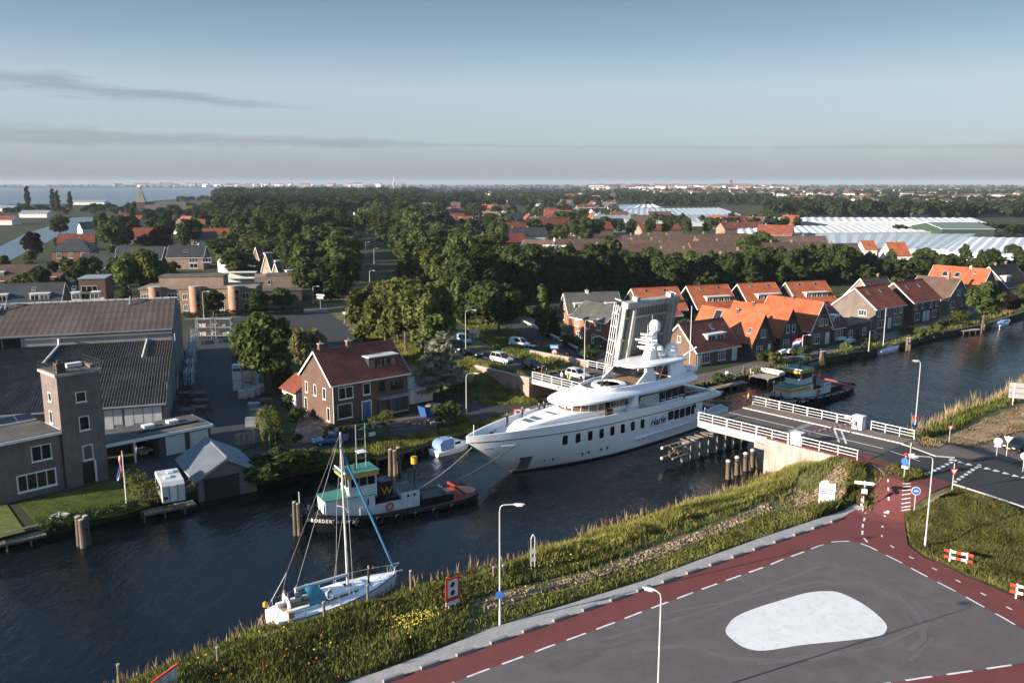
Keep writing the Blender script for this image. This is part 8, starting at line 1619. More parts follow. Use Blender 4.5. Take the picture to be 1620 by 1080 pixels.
for x in (-.8,.9): MB().cyl((x,0,-.2),(x,0,3.2),.08,n=8).build('post',WHITE,rbp)
for z in (1.3,2.1,2.9): MB().box(-1.5,-.06,z - .36,1.6,-.02,z + .36).build('board',SIGNGREY,rbp)
for i,(px,py) in enumerate(((1515,893),(1622,950))):
    t = thing('road_barrier',('red and white plank barrier at the edge of the weedy verge','red and white plank barrier cut by the right photo edge')[i],'barrier',gn(px,py),R(-33))
    for x in (-.65,.65): MB().box(x - .06,.0,-.1,x + .06,.1,1.25).build('post',WHITE,t)
    for z in (.55,1.1):
        for k in range(5): MB().box(-1.1 + k * .44,-.05,z - .11,-.66 + k * .44,-.0,z + .11).build('plank_stripe',REDP if k % 2 == 0 else WHITE,t)
bm2 = thing('bank_marker','corrugated marker board with a red edge at the bottom left of the bank','sign',gn(262,1090),R(30))
for k in range(6): MB().box(-.75 + k * .26,-.04 + .05 * (k % 2),0,-.51 + k * .26,.03 + .05 * (k % 2),1.5 - .16 * (5 - k)).build('slat',M('marker_grey',(.42,.42,.43),.6),bm2)
MB().bar((-.8,0,.72),(.85,0,1.56),.12,.1).build('red_edge',REDSIGN,bm2)
for i,(px,py,h) in enumerate(((189,1078,1.2),(345,1045,1.0),(513,978,1.3),(582,948,1.2),(650,925,1.2),(781,915,1.0),(796,912,1.0))):
    t = thing('bank_post',('white topped post beside the red edged marker board','short white post in the dark weeds near the bottom left','mooring post at the stern of the sailing yacht','mooring post at the bow of the sailing yacht','white headed post in the reeds past the sailing yacht','first of two short posts left of the bent pipe','second of two short posts left of the bent pipe')[i],'post',gn(px,py),0,'short posts on the near bank'); MB().cyl((0,0,-.4),(0,0,h),.11,n=8).build('shaft',TIMBER,t); MB().cyl((0,0,h),(0,0,h + .08),.12,n=8).build('cap',CONC,t)
lp = thing('bent_pipe','bent galvanised pipe with a ladder rail standing on the near bank','pipe',gn(840,903)); MB().tube([Vector((0,0,0)),Vector((0,0,2.9)),Vector((.15,0,3.3)),Vector((.32,0,3.0)),Vector((.32,0,.4))],.05,6).build('pipe',LAMPST,lp)
for z in (.9,1.6): MB().box(-.1,-.05,z,.42,.05,z + .35).build('clamp',STEEL,lp)
rbol = thing('bollard','red and white banded bollard at the pavement end','bollard',gn(1364,792)); 
for k in range(4): MB().cyl((0,0,k * .27),(0,0,k * .27 + .27),.12,n=10).build('band',REDP if k % 2 else WHITE,rbol)
# --- cars
TYRE = RUBBER; RIM = M('rim_alloy',(.45,.46,.47),.35,metal=.6); LIGHT = M('headlight',(.75,.77,.78),.1,spec=.8); TAIL = M('tail_light',(.35,.015,.012),.3); PLATE = M('plate_yellow',(.62,.45,.04),.5)
def car(label,p,heading,col,style='hatch',name='car',cat='car'):
    t = thing(name,label,cat,p,heading); paint = M('car_%02d%02d%02d' % tuple(int(c * 99) for c in col),col,.28,.04,1,0,spec=.6)
    L,W,H = {'hatch': (4.1,1.74,1.48),'suv': (4.35,1.82,1.68),'sedan': (4.4,1.75,1.42),'van': (4.5,1.84,1.85),'bigvan': (5.2,2.0,2.2)}[style]
    hood = .62 if style in ('hatch','sedan','suv') else .5; belt = H * .60; b = W / 2
    prof = [(-L/2,.42,belt * .92,.86),(-L/2 + .12,.30,belt,.95),(-L*.3,.26,belt,1.0),(L*.1,.26,belt * .99,1.0),(L/2 - .95,.27,belt * .93,.98),(L/2 - .25,.30,belt * .80,.9),(L/2,.42,belt * .62,.78)]
    MB().loft([[Vector((x,y * w * b,z)) for y,z in ((.92,z0),(1.0,z0 + .18),(1.0,z1 - .14),(.9,z1),(-.9,z1),(-1.0,z1 - .14),(-1.0,z0 + .18),(-.92,z0))] for x,z0,z1,w in prof]).build('body',paint,t,smooth=True)
    r0,r1,f0,f1 = {'hatch': (-L/2 + .1,-L/2 + .5,L*.2,L*.02),'suv': (-L/2 + .08,-L/2 + .4,L*.22,L*.05),'sedan': (-L*.38,-L*.22,L*.2,L*.03),'van': (-L/2 + .05,-L/2 + .2,L*.3,L*.14),'bigvan': (-L/2 + .03,-L/2 + .1,L*.36,L*.24)}[style]
    MB().loft([[Vector((r0,.86 * b,belt - .03)),Vector((f0,.86 * b,belt - .03)),Vector((f0,-.86 * b,belt - .03)),Vector((r0,-.86 * b,belt - .03))],[Vector((r1,.70 * b,H - .08)),Vector((f1,.70 * b,H - .08)),Vector((f1,-.70 * b,H - .08)),Vector((r1,-.70 * b,H - .08))]]).build('windows',DARKGLASS,t)
    MB().loft([[Vector((r1 - .03,.73 * b,H - .1)),Vector((f1 + .03,.73 * b,H - .1)),Vector((f1 + .03,-.73 * b,H - .1)),Vector((r1 - .03,-.73 * b,H - .1))],[Vector((r1 + .1,.62 * b,H)),Vector((f1 - .1,.62 * b,H)),Vector((f1 - .1,-.62 * b,H)),Vector((r1 + .1,-.62 * b,H))]]).build('roof',paint,t,smooth=True)
    for sg in (1,-1):
        for x0,x1 in ((r0 + .02,r1 + .02),((r0 + f0) / 2 - .1,(r1 + f1) / 2 - .05),(f0 - .02,f1 - .02)): MB().bar((x0,sg * .875 * b,belt - .02),(x1,sg * .715 * b,H - .08),.09,.04).build('pillar',paint,t)
        if style in ('van','bigvan'): MB().ext([(r0,sg * .87 * b,belt - .03),((r0 + f0) / 2 - .3,sg * .87 * b,belt - .03),((r1 + f1) / 2 - .3,sg * .71 * b,H - .09),(r1,sg * .71 * b,H - .09)],(0,sg * .02,0)).build('side_panel',paint,t)
        for x in (-L * .31,L * .31):
            w = MB().cyl((x,sg * (b - .2),.31),(x,sg * (b + .01),.31),.31,n=14).build('wheel',TYRE,t,smooth=False); MB().cyl((x,sg * (b + .005),.31),(x,sg * (b + .02),.31),.2,n=12).build('rim',RIM,w)
        MB().cbox((L/2 - .14,sg * b * .66,belt * .70),(.2,.34,.15),sg * -.3).build('headlight',LIGHT,t); MB().cbox((-L/2 + .04,sg * b * .72,belt * .8),(.1,.2,.26)).build('tail_light',TAIL,t); MB().cbox((f0 - .35,sg * (b + .06),belt + .02),(.14,.18,.13)).build('mirror',paint,t)
    MB().cbox((L/2 + .0,0,.5),(.04,.5,.11)).build('number_plate',PLATE,t); MB().cbox((L/2 - .02,0,belt * .56),(.05,1.0,.14)).build('grille',BLACK,t)
    return t
hb_ = math.atan2(BA.y,BA.x)
car('white hatchback first in the queue, people standing beside it',bpt(-27.2,-.2,4.42),hb_,(.62,.63,.64)); car('black hatchback second in the queue on the approach',gf(843,583,.02),hb_,(.012,.013,.015)); car('silver estate car third in the queue on the approach',gf(794,573,.02),hb_ + .05,(.42,.43,.44),'suv')
car('black car behind the silver estate in the queue',gf(748,563,.02),hb_ - .1,(.012,.012,.014),'sedan'); car('dark van beside the lamp post at the back of the queue',gf(721,556,.02),hb_ - .12,(.02,.022,.026),'bigvan','van','van'); car('light blue van behind the dark van in the queue',gf(733,543,.02),hb_ - .2,(.35,.42,.48),'van','van','van')
car('white van parked on the sunken side road',g(822,548,ZF + .02),hb_ + .1,(.66,.67,.68),'van','van','van'); car('grey car parked half behind the shrubs on the sunken side road',g(845,558,ZF + .02),hb_ + .1,(.40,.43,.46),'hatch'); car('blue saloon parked on the canal road before the brick house',g(522,701,ZF + .02),R(202),(.035,.10,.24),'sedan')
car('dark blue car waiting at the side road on the right',gn(1612,712,.05),R(205),(.015,.018,.026),'hatch'); car('silver car under the carport of the garage wing',g(224,714,ZF + .01),R(-50),(.32,.33,.34),'sedan'); car('dark grey car parked in front of the wide sunlit gable',g(1382,533,ZF + .02),R(35),(.12,.125,.13),'sedan'); car('white car parked in the lane beside the dark house',g(326,442,ZF + .02),R(80),(.6,.6,.6),'hatch')
car('silver car parked beside the carports',g(316,448,ZF + .02),R(80),(.35,.36,.37),'hatch')
# --- people
SKIN = M('skin',(.42,.25,.18),.6,.05); HAIR = {'dark': M('hair_dark',(.03,.022,.018),.7),'fair': M('hair_fair',(.26,.17,.08),.7),'grey': M('hair_grey',(.3,.29,.28),.7)}
def cloth(c): return M('cloth_%02d_%02d_%02d' % tuple(int(x * 99) for x in c),c,.85,.12,6)
POSES = {
 'stand': dict(hip=.92,lean=0,knees=((.02,.5),(.0,.5)),feet=((.0,0),(.05,0)),hands=((.05,.80),(.05,.80)),elbow=((-.04,1.08),(-.04,1.08))),
 'photo': dict(hip=.92,lean=.02,knees=((.02,.5),(.0,.5)),feet=((.0,0),(.08,0)),hands=((.34,1.52),(.34,1.50)),elbow=((.16,1.16),(.16,1.16))),
 'walk': dict(hip=.90,lean=.06,knees=((.16,.5),(-.06,.48)),feet=((.22,0),(-.3,.04)),hands=((.24,.92),(-.14,.84)),elbow=((.02,1.1),(-.12,1.1))),
 'haul': dict(hip=.86,lean=-.22,knees=((.14,.46),(-.02,.46)),feet=((.2,0),(-.22,0)),hands=((.36,1.12),(.40,1.16)),elbow=((.06,1.02),(.08,1.02))),
 'sit': dict(hip=.42,lean=.08,knees=((.46,.46),(.46,.46)),feet=((.5,0),(.52,0)),hands=((.40,.56),(.40,.56)),elbow=((.14,.66),(.14,.66))),
 'bend': dict(hip=.86,lean=.42,knees=((.10,.46),(-.02,.46)),feet=((.0,0),(.05,0)),hands=((.62,.72),(.60,.74)),elbow=((.42,.86),(.40,.86)))}
def person(label,p,heading,top,legs,pose='stand',hair='dark',vest=None,scale=1.0,cap=None):
    q = POSES[pose]; hip = q['hip']; ln = q['lean']; ch = hip + .42; cx_ = ln * .8; V = []; E = []; Rr = []; seg = []
    def v(x,y,z,r): V.append((x,y,z)); Rr.append(r if isinstance(r,tuple) else (r,r)); return len(V) - 1
    def e(a,b,m): E.append((a,b)); seg.append((a,b,m))
    pel = v(0,0,hip,(.16,.125)); wst = v(cx_ * .45,0,hip + .20,(.135,.11)); cst = v(cx_,0,ch,(.165,.12)); nk = v(cx_ * 1.12,0,ch + .16,.06); hd0 = v(cx_ * 1.2 + .01,0,ch + .25,(.075,.085)); hd1 = v(cx_ * 1.25 + .015,0,ch + .37,(.082,.098)); hd2 = v(cx_ * 1.25,0,ch + .44,(.055,.065))
    e(pel,wst,0); e(wst,cst,0); e(cst,nk,0); e(nk,hd0,2); e(hd0,hd1,2); e(hd1,hd2,3)
    hands = []
    for i,sg in enumerate((1,-1)):
        k,f,h,el_ = q['knees'][i],q['feet'][i],q['hands'][i],q['elbow'][i]
        th_ = v(.0,sg * .10,hip - .05,.09); kn = v(k[0],sg * .11,k[1],.062); an = v(f[0] - .03,sg * .11,f[1] + .09,.042); to_ = v(f[0] + .14,sg * .12,f[1] + .035,(.04,.03)); e(pel,th_,1); e(th_,kn,1); e(kn,an,1); e(an,to_,4)
        up = ch - (.92 + .42); sh = v(cx_,sg * .19,ch + .04,.062); eb = v(el_[0],sg * .25,el_[1] + (0 if pose in ('sit','bend','haul') else up),.045); wr = v(h[0],sg * (.22 if pose in ('stand','walk') else .12),h[1],.03); hn = v(h[0] + .02,sg * (.22 if pose in ('stand','walk') else .10),h[1] - (.09 if pose in ('stand','walk') else -.06),(.04,.022)); e(cst,sh,0); e(sh,eb,0); e(eb,wr,0); e(wr,hn,2); hands.append((Vector(V[wr]),Vector(V[hn]),sg))
    me = bpy.data.meshes.new('body'); me.from_pydata(V,E,[]); ob = bpy.data.objects.new('tmp_body',me); COL.objects.link(ob); sk = ob.modifiers.new('s','SKIN'); sk.use_smooth_shade = True; ob.modifiers.new('u','SUBSURF').levels = 1
    for i,d in enumerate(me.skin_vertices[0].data): d.radius = Rr[i]; d.use_root = i == 0
    dg = bpy.context.evaluated_depsgraph_get(); fm_ = bpy.data.meshes.new_from_object(ob.evaluated_get(dg)); bpy.data.objects.remove(ob); me = fm_; me.materials.clear()
    for m in (cloth(top),cloth(legs),SKIN,HAIR[hair],BLACK): me.materials.append(m)
    VV = [Vector(x) for x in V]
    for pl in me.polygons:
        best = (9,0)
        for a,b,m in seg:
            A,B = VV[a],VV[b]; ab = B - A; tt = max(0,min(1,(pl.center - A).dot(ab) / max(ab.length_squared,1e-9))); d = (pl.center - A - ab * tt).length - .3 * min(Rr[a][0],Rr[b][0])
            if d < best[0]: best = (d,m)
        m = best[1]
        if m == 2 and pl.center.z > ch + .34 and pl.center.x < V[hd1][0] + .05: m = 3
        pl.material_index = m; pl.use_smooth = True
    bm = bmesh.new(); bm.from_mesh(me); hx = Vector(V[hd1])                               # face and fingers joined into the body
    def cone(a,b,r,mi):
        d = (b - a); rot = d.to_track_quat('Z','Y').to_matrix().to_4x4(); rot.translation = (a + b) / 2; res = bmesh.ops.create_cone(bm,cap_ends=True,segments=5,radius1=r,radius2=r * .6,depth=d.length,matrix=rot)
        for f in {f for vv in res['verts'] for f in vv.link_faces}: f.material_index = mi
    cone(hx + Vector((.075,0,-.035)),hx + Vector((.118,0,-.045)),.016,2); cone(hx + Vector((.05,0,-.085)),hx + Vector((.098,0,-.085)),.02,2)
    for sg in (1,-1): cone(hx + Vector((.07,sg * .03,0)),hx + Vector((.094,sg * .032,0)),.012,4); cone(hx + Vector((0,sg * .07,-.03)),hx + Vector((-.01,sg * .098,-.02)),.025,2)
    for wr,hn,sg in hands:
        d = (hn - wr).normalized(); sx_ = Vector((1,0,0)) if abs(d.x) < .7 else Vector((0,0,1))
        for k,l in enumerate((.07,.085,.08,.06)): b = hn + sx_ * (k - 1.5) * .02 + d * .03; cone(b,b + d * l + Vector((.02,-sg * .015,0)),.0095,2)
        cone(wr.lerp(hn,.5),wr.lerp(hn,.5) + d * .06 + sx_ * .05 - Vector((0,sg * .02,0)),.011,2)
    bm.to_mesh(me); bm.free(); t = thing('person',label,'person',p,heading); t.scale = (scale,) * 3; link('body',me,t)
    if vest is not None: MB().loft([[Vector((cx_ * f + .2 * math.cos(a) * w,.25 * math.sin(a) * w,z)) for a in [2 * math.pi * i / 12 for i in range(12)]] for f,w,z in ((.45,.72,hip + .12),(.8,.82,hip + .3),(1,.85,ch + .06),(1.1,.5,ch + .14))]).build('vest',cloth(vest),t,smooth=True)
    return t
def ydeck(px,py,z): return g(px,py,z)
NAVY,BLK,GRY,JEAN,WHT,KHK = (.02,.025,.05),(.015,.015,.017),(.16,.16,.17),(.05,.08,.15),(.6,.6,.6),(.2,.16,.11)
person('crew member in dark clothes, first on the yacht foredeck from the bow',yl(38.6,-2.1,4.88),R(222),BLK,BLK,'photo','dark'); person('person with a white cap standing on the yacht foredeck',yl(35.2,-3.1,4.84),R(200),BLK,BLK,'stand','grey',cap=1); person('person in navy jacket beside the yacht wheelhouse, farther side',yl(32.0,-3.4,4.75),R(200),NAVY,JEAN,'stand','dark'); person('person in dark coat right behind the navy jacket on the yacht',yl(31.0,-3.5,4.75),R(210),BLK,NAVY,'walk','fair')
person('seated person in dark clothes, left of the pair on the yacht sundeck',yl(25.4,1.35,8.16),R(250),BLK,BLK,'sit','dark'); person('seated person in dark clothes, right of the pair on the yacht sundeck',yl(24.7,1.65,8.16),R(250),BLK,BLK,'sit','dark'); person('person leaning on the yacht bulwark by the wheelhouse door',yl(26.2,3.75,4.6),R(312),NAVY,NAVY,'stand','fair'); person('person standing in the dark yacht doorway',yl(27.2,3.7,4.6),R(312),(.3,.1,.03),BLK,'stand','dark')
person('bridge keeper in yellow vest hauling a line at the end of the railing',bpt(-.5,5.2,4.42),R(150),NAVY,NAVY,'haul','fair',vest=(.62,.60,.05)); person('person in a blue jacket at the near corner of the open bridge',bpt(.5,-5.6,4.42),R(140),(.12,.16,.42),JEAN,'stand','grey')
for i,(t_,l_,top,po) in enumerate(((-30.6,-4.6,(.3,.08,.05),'stand'),(-29.4,-4.8,BLK,'stand'),(-25.2,-4.4,(.3,.32,.2),'stand'),(-24.2,-5.0,(.35,.5,.12),'photo'),(-26.6,-4.3,WHT,'stand'))): person(('onlooker in red','onlooker in black','onlooker in khaki','onlooker in a lime jacket','onlooker in white')[i] + ' at the approach railing watching the yacht',bpt(t_,l_,4.48),R(-20 + 15 * i),top,JEAN,po,'dark' if i % 2 else 'fair')
person('photographer in dark clothes on the canal road',g(693,686,ZF + .02),R(20),BLK,BLK,'photo','dark'); person('man in light shirt and jeans by the gable of the brick house',g(479,662,ZF + .03),R(20),(.5,.5,.5),(.3,.32,.36),'bend','grey')
sm_ = sv.matrix_basis; S_ = lambda x,y,z: sm_ @ Vector((x,y,z))
person('sailor in beige seated in the cockpit of the sailing yacht',S_(.12 * SL,.75,1.2),sang,(.5,.45,.38),(.5,.47,.42),'sit','fair'); person('sailor in white seated before the wheel of the sailing yacht',S_(.21 * SL,.78,1.2),sang - .4,WHT,(.4,.4,.42),'sit','fair'); person('sailor bending over the side deck beside the sprayhood',S_(.36 * SL,-1.35,1.15),sang - 1.4,(.35,.4,.46),NAVY,'bend','fair'); person('photographer on the foredeck of the sailing yacht',S_(.73 * SL,-.55,1.25),sang - .3,NAVY,NAVY,'photo','fair')
person('person in tan clothes on the terrace of the dark red roofed house',g(1176,594,ZF),R(-60),KHK,KHK,'stand','dark')
# --- things around the houses and the yard
def posts_dolphin(label,pts,h,r=.25,cat='dolphin'):
    c = sum((g(*p) for p in pts),Vector()) / len(pts); t = thing('mooring_dolphin',label,cat,c)
    for k,p in enumerate(pts): q = g(*p) - c; MB().cyl((q.x,q.y,-1.2),(q.x * .8,q.y * .8,h - .15 * (k % 2)),r,r * .92,10).build('pile',MOSSY,t); MB().cyl((q.x * .8,q.y * .8,h - .15 * (k % 2)),(q.x * .8,q.y * .8,h - .15 * (k % 2) + .08),r * .8,n=10).build('pile_head',M('pile_head_pale',(.42,.39,.35),.9),t)
    MB().tube([Vector((-.6,0,h * .6)),Vector((.6,0,h * .6))],.1,6).build('clasp',DARKMET,t); return t
posts_dolphin('pair of pale mooring piles in the water before the lawn',[(126,862),(132,866),(140,861)],2.9,.3); posts_dolphin('cluster of mooring piles at the jetty behind the tug',[(617,752),(625,752),(632,748)],3.2,.26); posts_dolphin('leaning pair of mooring piles at the tug bow',[(467,846),(474,846)],3.4,.2)
posts_dolphin('rusty timber dolphin on the quay behind the stern tug',[(1298,580),(1303,578),(1296,576)],2.9,.35); posts_dolphin('timber dolphin beside the covered boat on the quay',[(1434,556),(1439,554)],2.8,.3); posts_dolphin('small timber post pair by the little jetty under the round tree',[(1552,527),(1557,525)],1.8,.22)
def jetty(label,a,b,w,n,z=.75):
    a = Vector(a); b = Vector(b); d = b - a; L = d.length; t = thing('jetty',label,'jetty',(a.x,a.y,0),math.atan2(d.y,d.x)); pm = MB().box(.02,-w/2,0,L / n - .03,w/2,.07).mesh('plank',PLANKW)
    for k in range(n): link('plank',pm,t,(L * k / n,0,z + .012 * (k * 7 % 3)))
    for y in (-w * .4,w * .4): MB().box(0,y - .06,z - .2,L,y + .06,z - .01).build('stringer',TIMBER,t)
    for k in range(int(L / 2) + 1):
        for y in (-w * .45,w * .45): MB().cyl((min(k * 2,L),y,-1.2),(min(k * 2,L),y,z + .02),.09,n=6).build('leg',TIMBER,t)
    return t
jetty('plank jetty along the bank between the pile cluster and the blue tented boat',g(590,725,.7),g(660,705,.7),1.8,26); jetty('broken short jetty beside the blue tented boat',g(662,704,.8),g(684,697,.8),1.6,9); jetty('jetty in front of the caravan at the lawn corner',g(226,812,.7),g(308,795,.7),1.4,26); jetty('jetty at the left photo edge before the lawn',g(-30,866,.7),g(72,843,.7),1.4,30); jetty('wooden landing under the pale inflatable',g(1200,600,.9),g(1230,592,.9),4,14,1.2); jetty('little jetty with posts under the round tree',g(1520,524,.7),g(1550,521,.7),1.6,14); jetty('low landing behind the yacht stern',g(1125,616,.6),g(1178,605,.6),1.5,20)
def cap_wall(label,pts,z=1.15):
    t = thing('quay_edge',label,'quay edge',(0,0,0)); 
    for a,b in zip(pts[:-1],pts[1:]): MB().bar(Vector((a.x,a.y,z)),Vector((b.x,b.y,z)),.4,.3).build('cap_beam',TIMBER,t)
cap_wall('timber edge of the lawn and yard along the water',[Vector((p.x,p.y)) for p in FAR_WL[2:8]],1.2); cap_wall('timber edge of the grassy bank behind the tug',[Vector((p.x,p.y)) for p in FAR_WL[7:12]],1.1); cap_wall('timber edge of the quay beyond the bridge',[Vector((p.x,p.y)) for p in FAR_WL[13:20]],1.2)
cv = thing('caravan','white touring caravan parked behind the sunlit hedge','caravan',g(270,787,ZF),R(120))
MB().ext([(-2.6,-1.1,.45),(2.3,-1.1,.45),(2.6,-1.1,1.1),(2.3,-1.1,2.35),(1.9,-1.1,2.55),(-2.2,-1.1,2.55),(-2.6,-1.1,2.2)],(0,2.2,0)).build('body',M('caravan_white',(.55,.55,.54),.4,.08,1),cv)
for y in (-1.12,1.08): MB().box(.4,y,1.3,1.8,y + .04,1.9).build('window',DARKGLASS,cv); MB().box(-1.6,y,1.3,-.6,y + .04,1.9).build('window',DARKGLASS,cv)
MB().box(-2.64,-.35,.6,-2.6,.35,2.2).build('rear_door',WOODW,cv); MB().box(-2.66,-.42,.55,-2.63,-.36,2.25).box(-2.66,.36,.55,-2.63,.42,2.25).build('door_seal',BLACK,cv); MB().box(-2.66,.6,.8,-2.62,.95,1.1).build('hatch',BLACK,cv)
for x,y in ((-.8,.3),(.8,-.2)): MB().cbox((x,y,2.62),(.9,.6,.15)).build('roof_vent',WHITE,cv)
for y in (-1.05,.9): MB().cyl((0,y,.32),(0,y + .16,.32),.32,n=14).build('wheel',RUBBER,cv)
def flagpole(label,px,py,ty,cols,z=ZF,droop=True,fl=3.0):
    p = g(px,py,z); h = at_depth(px,ty,p.y).z - z; t = thing('flagpole',label,'flagpole',p,R(150)); MB().cyl((0,0,0),(0,0,h),.06,.035,8).build('pole',WHITE,t,smooth=True); MB().lathe([(.02,h),(.07,h + .06),(.02,h + .12)],n=8).build('knob',OCHRE,t)
    if cols:
        n = 10
        for j,m in enumerate(cols):
            mb = MB(); rr = []
            for k in range(n + 1):
                s = k / n; x = .05 + (.55 * s if droop else fl * s); zz = h - .3 - (fl * s * .92 if droop else fl * s * .45) - (.12 * j if droop else .45 * j); y = .13 * math.sin(s * 7 + j); rr.append([(x + .12 * j,y + .05 * j,zz),(x + .12 * (j + 1),y + .05 * (j + 1),zz - (.05 if droop else .45))])
            for a,b in zip(rr[:-1],rr[1:]): mb.quad(a[0],b[0],b[1],a[1])
            mb.build('flag_stripe',m,t,recalc=False)
FR,FW,FB = M('flag_red',(.45,.03,.04),.8),M('flag_white',(.65,.65,.65),.8),M('flag_blue',(.03,.06,.25),.8)
flagpole('white flagpole on the lawn with a limp red white and blue flag',200,796,714,(FR,FW,FB)); flagpole('flagpole on the quay with a flag blowing sideways',1268,568,531,(FR,FW,FB),droop=False,fl=1.5)
flagpole('tall thin bare mast on the quay beside the covered boat',1397,548,487,None); flagpole('short bare pole on the quay left of the bare mast',1374,556,524,None)
fr_ = thing('round_bed','round stone ringed flower bed on the lawn','flower bed',g(95,818,ZF)); MB().lathe([(.9,.02),(.9,.2),(.7,.2),(.7,.1),(.05,.12)],n=18).build('stone_ring',CONC,fr_); MB().cyl((0,0,.1),(0,0,.6),.12,n=8).build('urn',CONC,fr_)
# skip, green container, bins, bench
def open_box(t,L,W,H,m,name,tp=.15):
    b = MB(); b.loft([[Vector((sx * (L/2 - tp * (1 - k)),sy * W/2,H * k)) for sx,sy in ((-1,-1),(1,-1),(1,1),(-1,1))] for k in (0,1)],cap1=False); b.loft([[Vector((sx * (L/2 - .06 - tp * (1 - k)),sy * (W/2 - .06),H * k + .05)) for sx,sy in ((-1,-1),(1,-1),(1,1),(-1,1))] for k in (1,0)],cap0=False); b.build(name,m,t)
sk_ = thing('skip','blue waste skip full of rubble beside the brick house','skip',g(681,657,ZF),R(40)); open_box(sk_,3.2,1.8,1.5,M('skip_blue',(.03,.09,.26),.5,.15),'tub',.4); RUB = M('rubble',(.22,.17,.13),.95,.3,2,.3)
rgn = random.Random(3)
def heap(t,n,L,W,z,name='rubble_piece',s=.3):
    for k in range(n): MB().cbox((rgn.uniform(-L,L),rgn.uniform(-W,W),z + rgn.uniform(-.1,.25)),(s * rgn.uniform(.5,2.2),s * rgn.uniform(.5,1.2),s * rgn.uniform(.4,.8)),rgn.uniform(0,3),rgn.uniform(-.5,.5)).build(name,RUB if k % 3 else TIMBER,t)
heap(sk_,14,1.1,.6,1.35)
for y in (-.92,.9):
    for x in (-.9,0,.9): MB().box(x - .05,y,.2,x + .05,y + .03,1.4).build('rib',BLUESIGN,sk_)
gc = thing('open_container','dark green open container with timber scraps by the canal road','container',g(585,693,ZF),R(36)); open_box(gc,5.0,2.0,1.5,M('container_green',(.02,.055,.035),.6,.2),'tub',.1); heap(gc,16,2.0,.7,1.4,'scrap_piece',.4); MB().box(-.6,-1.03,.6,.3,-1.01,1.1).build('label_plate',SIGNW,gc)
rp = thing('rubble_heap','heap of rubble on the ground in front of the blue skip','rubble heap',g(668,672,ZF)); heap(rp,26,2.4,1.2,.15)
for i,(px,py) in enumerate(((617,678),(525,683))): t = thing('wheelie_bin',('grey wheelie bin at the yellow green hedge','dark wheelie bin at the house corner')[i],'bin',g(px,py,ZF),R(40)); MB().loft([[Vector((sx * .28 * s,sy * .3 * s,z)) for sx,sy in ((-1,-1),(1,-1),(1,1),(-1,1))] for s,z in ((.8,.08),(1,1.0))]).build('bin_body',M('bin_grey',(.10,.12,.12),.6),t); MB().cbox((0,0,1.04),(.62,.66,.08)).build('lid',DARKMET,t)
bn = thing('white_bench_frame','white wooden frame standing on the bank left of the tug mast','bench',g(483,735,ZF),R(35)); MB().bar((-.9,0,1.0),(.9,0,1.0),.12).build('rail',WOODW,bn)
for x in (-.8,.8): MB().bar((x,0,0),(x,0,1.1),.12).build('leg',WOODW,bn)
# yard stock
YW = M('stock_white',(.62,.63,.64),.5,.06,1); YP = M('stock_pink_stone',(.46,.40,.37),.8,.12,2,rand=.2); YD = M('stock_dark',(.07,.065,.065),.8,.3,1,rand=.4); YG = M('stock_grey',(.24,.25,.26),.7,.2,1,rand=.3)
for k,(px,py) in enumerate(((369,618),(381,617),(393,616))): t = thing('white_cabinet',('white steel cabinet, left of three in the yard','white steel cabinet, middle of three in the yard','white steel cabinet, right of three in the yard')[k],'cabinet',g(px,py,ZF),R(5),'white cabinets in the yard'); MB().box(0,0,0,1.45,1.2,4.2).build('cabinet_body',YW,t); MB().box(.15,-.03,3.2,1.3,0,3.6).build('vent_grille',DARKMET,t); MB().box(.05,-.03,1.7,1.4,0,1.76).build('seam',YG,t)
def pallet(label,px,py,w,d,h,m,grp,z=0.0,n=3):
    t = thing('stock_pallet',label,'pallet',g(px,py,ZF) + Vector((0,0,z)),R(8),grp)
    for y in (.0,d * .45,d * .9): MB().box(0,y,0,w,y + d * .1,.12).build('pallet_foot',TIMBER,t)
    for k in range(n): MB().box(0,0,.12 + h * k / n + .01,w,d,.12 + h * (k + 1) / n).build('layer',m,t)
gp = 'stacked stock along the yard'
for k,(px,py,z,m) in enumerate(((377,632,0,YP),(388,630,0,YP),(386,618,1.3,YP),(398,626,0,YP),(397,614,1.4,YP),(408,622,0,YP),(392,608,2.2,YP))): pallet('pallet of pinkish blocks in the stepped pile behind the white cabinets',px,py,1.3,1.1,1.2,m,'pinkish block pile',z)
for k,(px,py) in enumerate(((392,648),(410,645),(395,665),(412,662),(388,676),(405,680),(398,690))): pallet('low pallet stack at the near end of the yard',px,py,1.7,1.1,.8 + .3 * (k % 3),YD if k % 2 else YG,'low pallets near the yard end',0,4)
for k,(px,py) in enumerate(((366,548),(370,560),(368,572),(384,545),(386,560),(372,536),(388,533))): pallet('dark pallet stack beyond the white cabinets',px,py,2.4,1.2,1.3,YD if k % 3 else YW,'dark pallets beyond the cabinets',0,3)
for k,(px,py) in enumerate(((282,640),(300,640),(282,668),(300,664),(306,652))): pallet('black stock stack against the hall wall',px,py,2.2,1.6,1.6,YD,'black stacks by the hall',0,4)
for k,(px,py) in enumerate(((292,615),(294,598),(297,580),(299,562),(302,546))): 
    t = thing('pipe_rack','steel rack of grey pipes and frames along the hall wall','rack',g(px,py,ZF),R(108),'racks along the hall wall')
    for x in (0,3.6):
        for y in (0,-1.4): MB().bar((x,y,0),(x,y,3.2),.1).build('upright',STEEL,t)
    for z in (.6,1.5,2.4):
        for y in (0,-1.4): MB().bar((-.2,y,z),(3.8,y,z),.08).build('beam',STEEL,t)
        for j in range(3): MB().cyl((-.4,-.3 - .4 * j,z + .16),(4.0,-.3 - .4 * j,z + .16),.13,n=8).build('pipe',YG if j % 2 else ZINC,t)
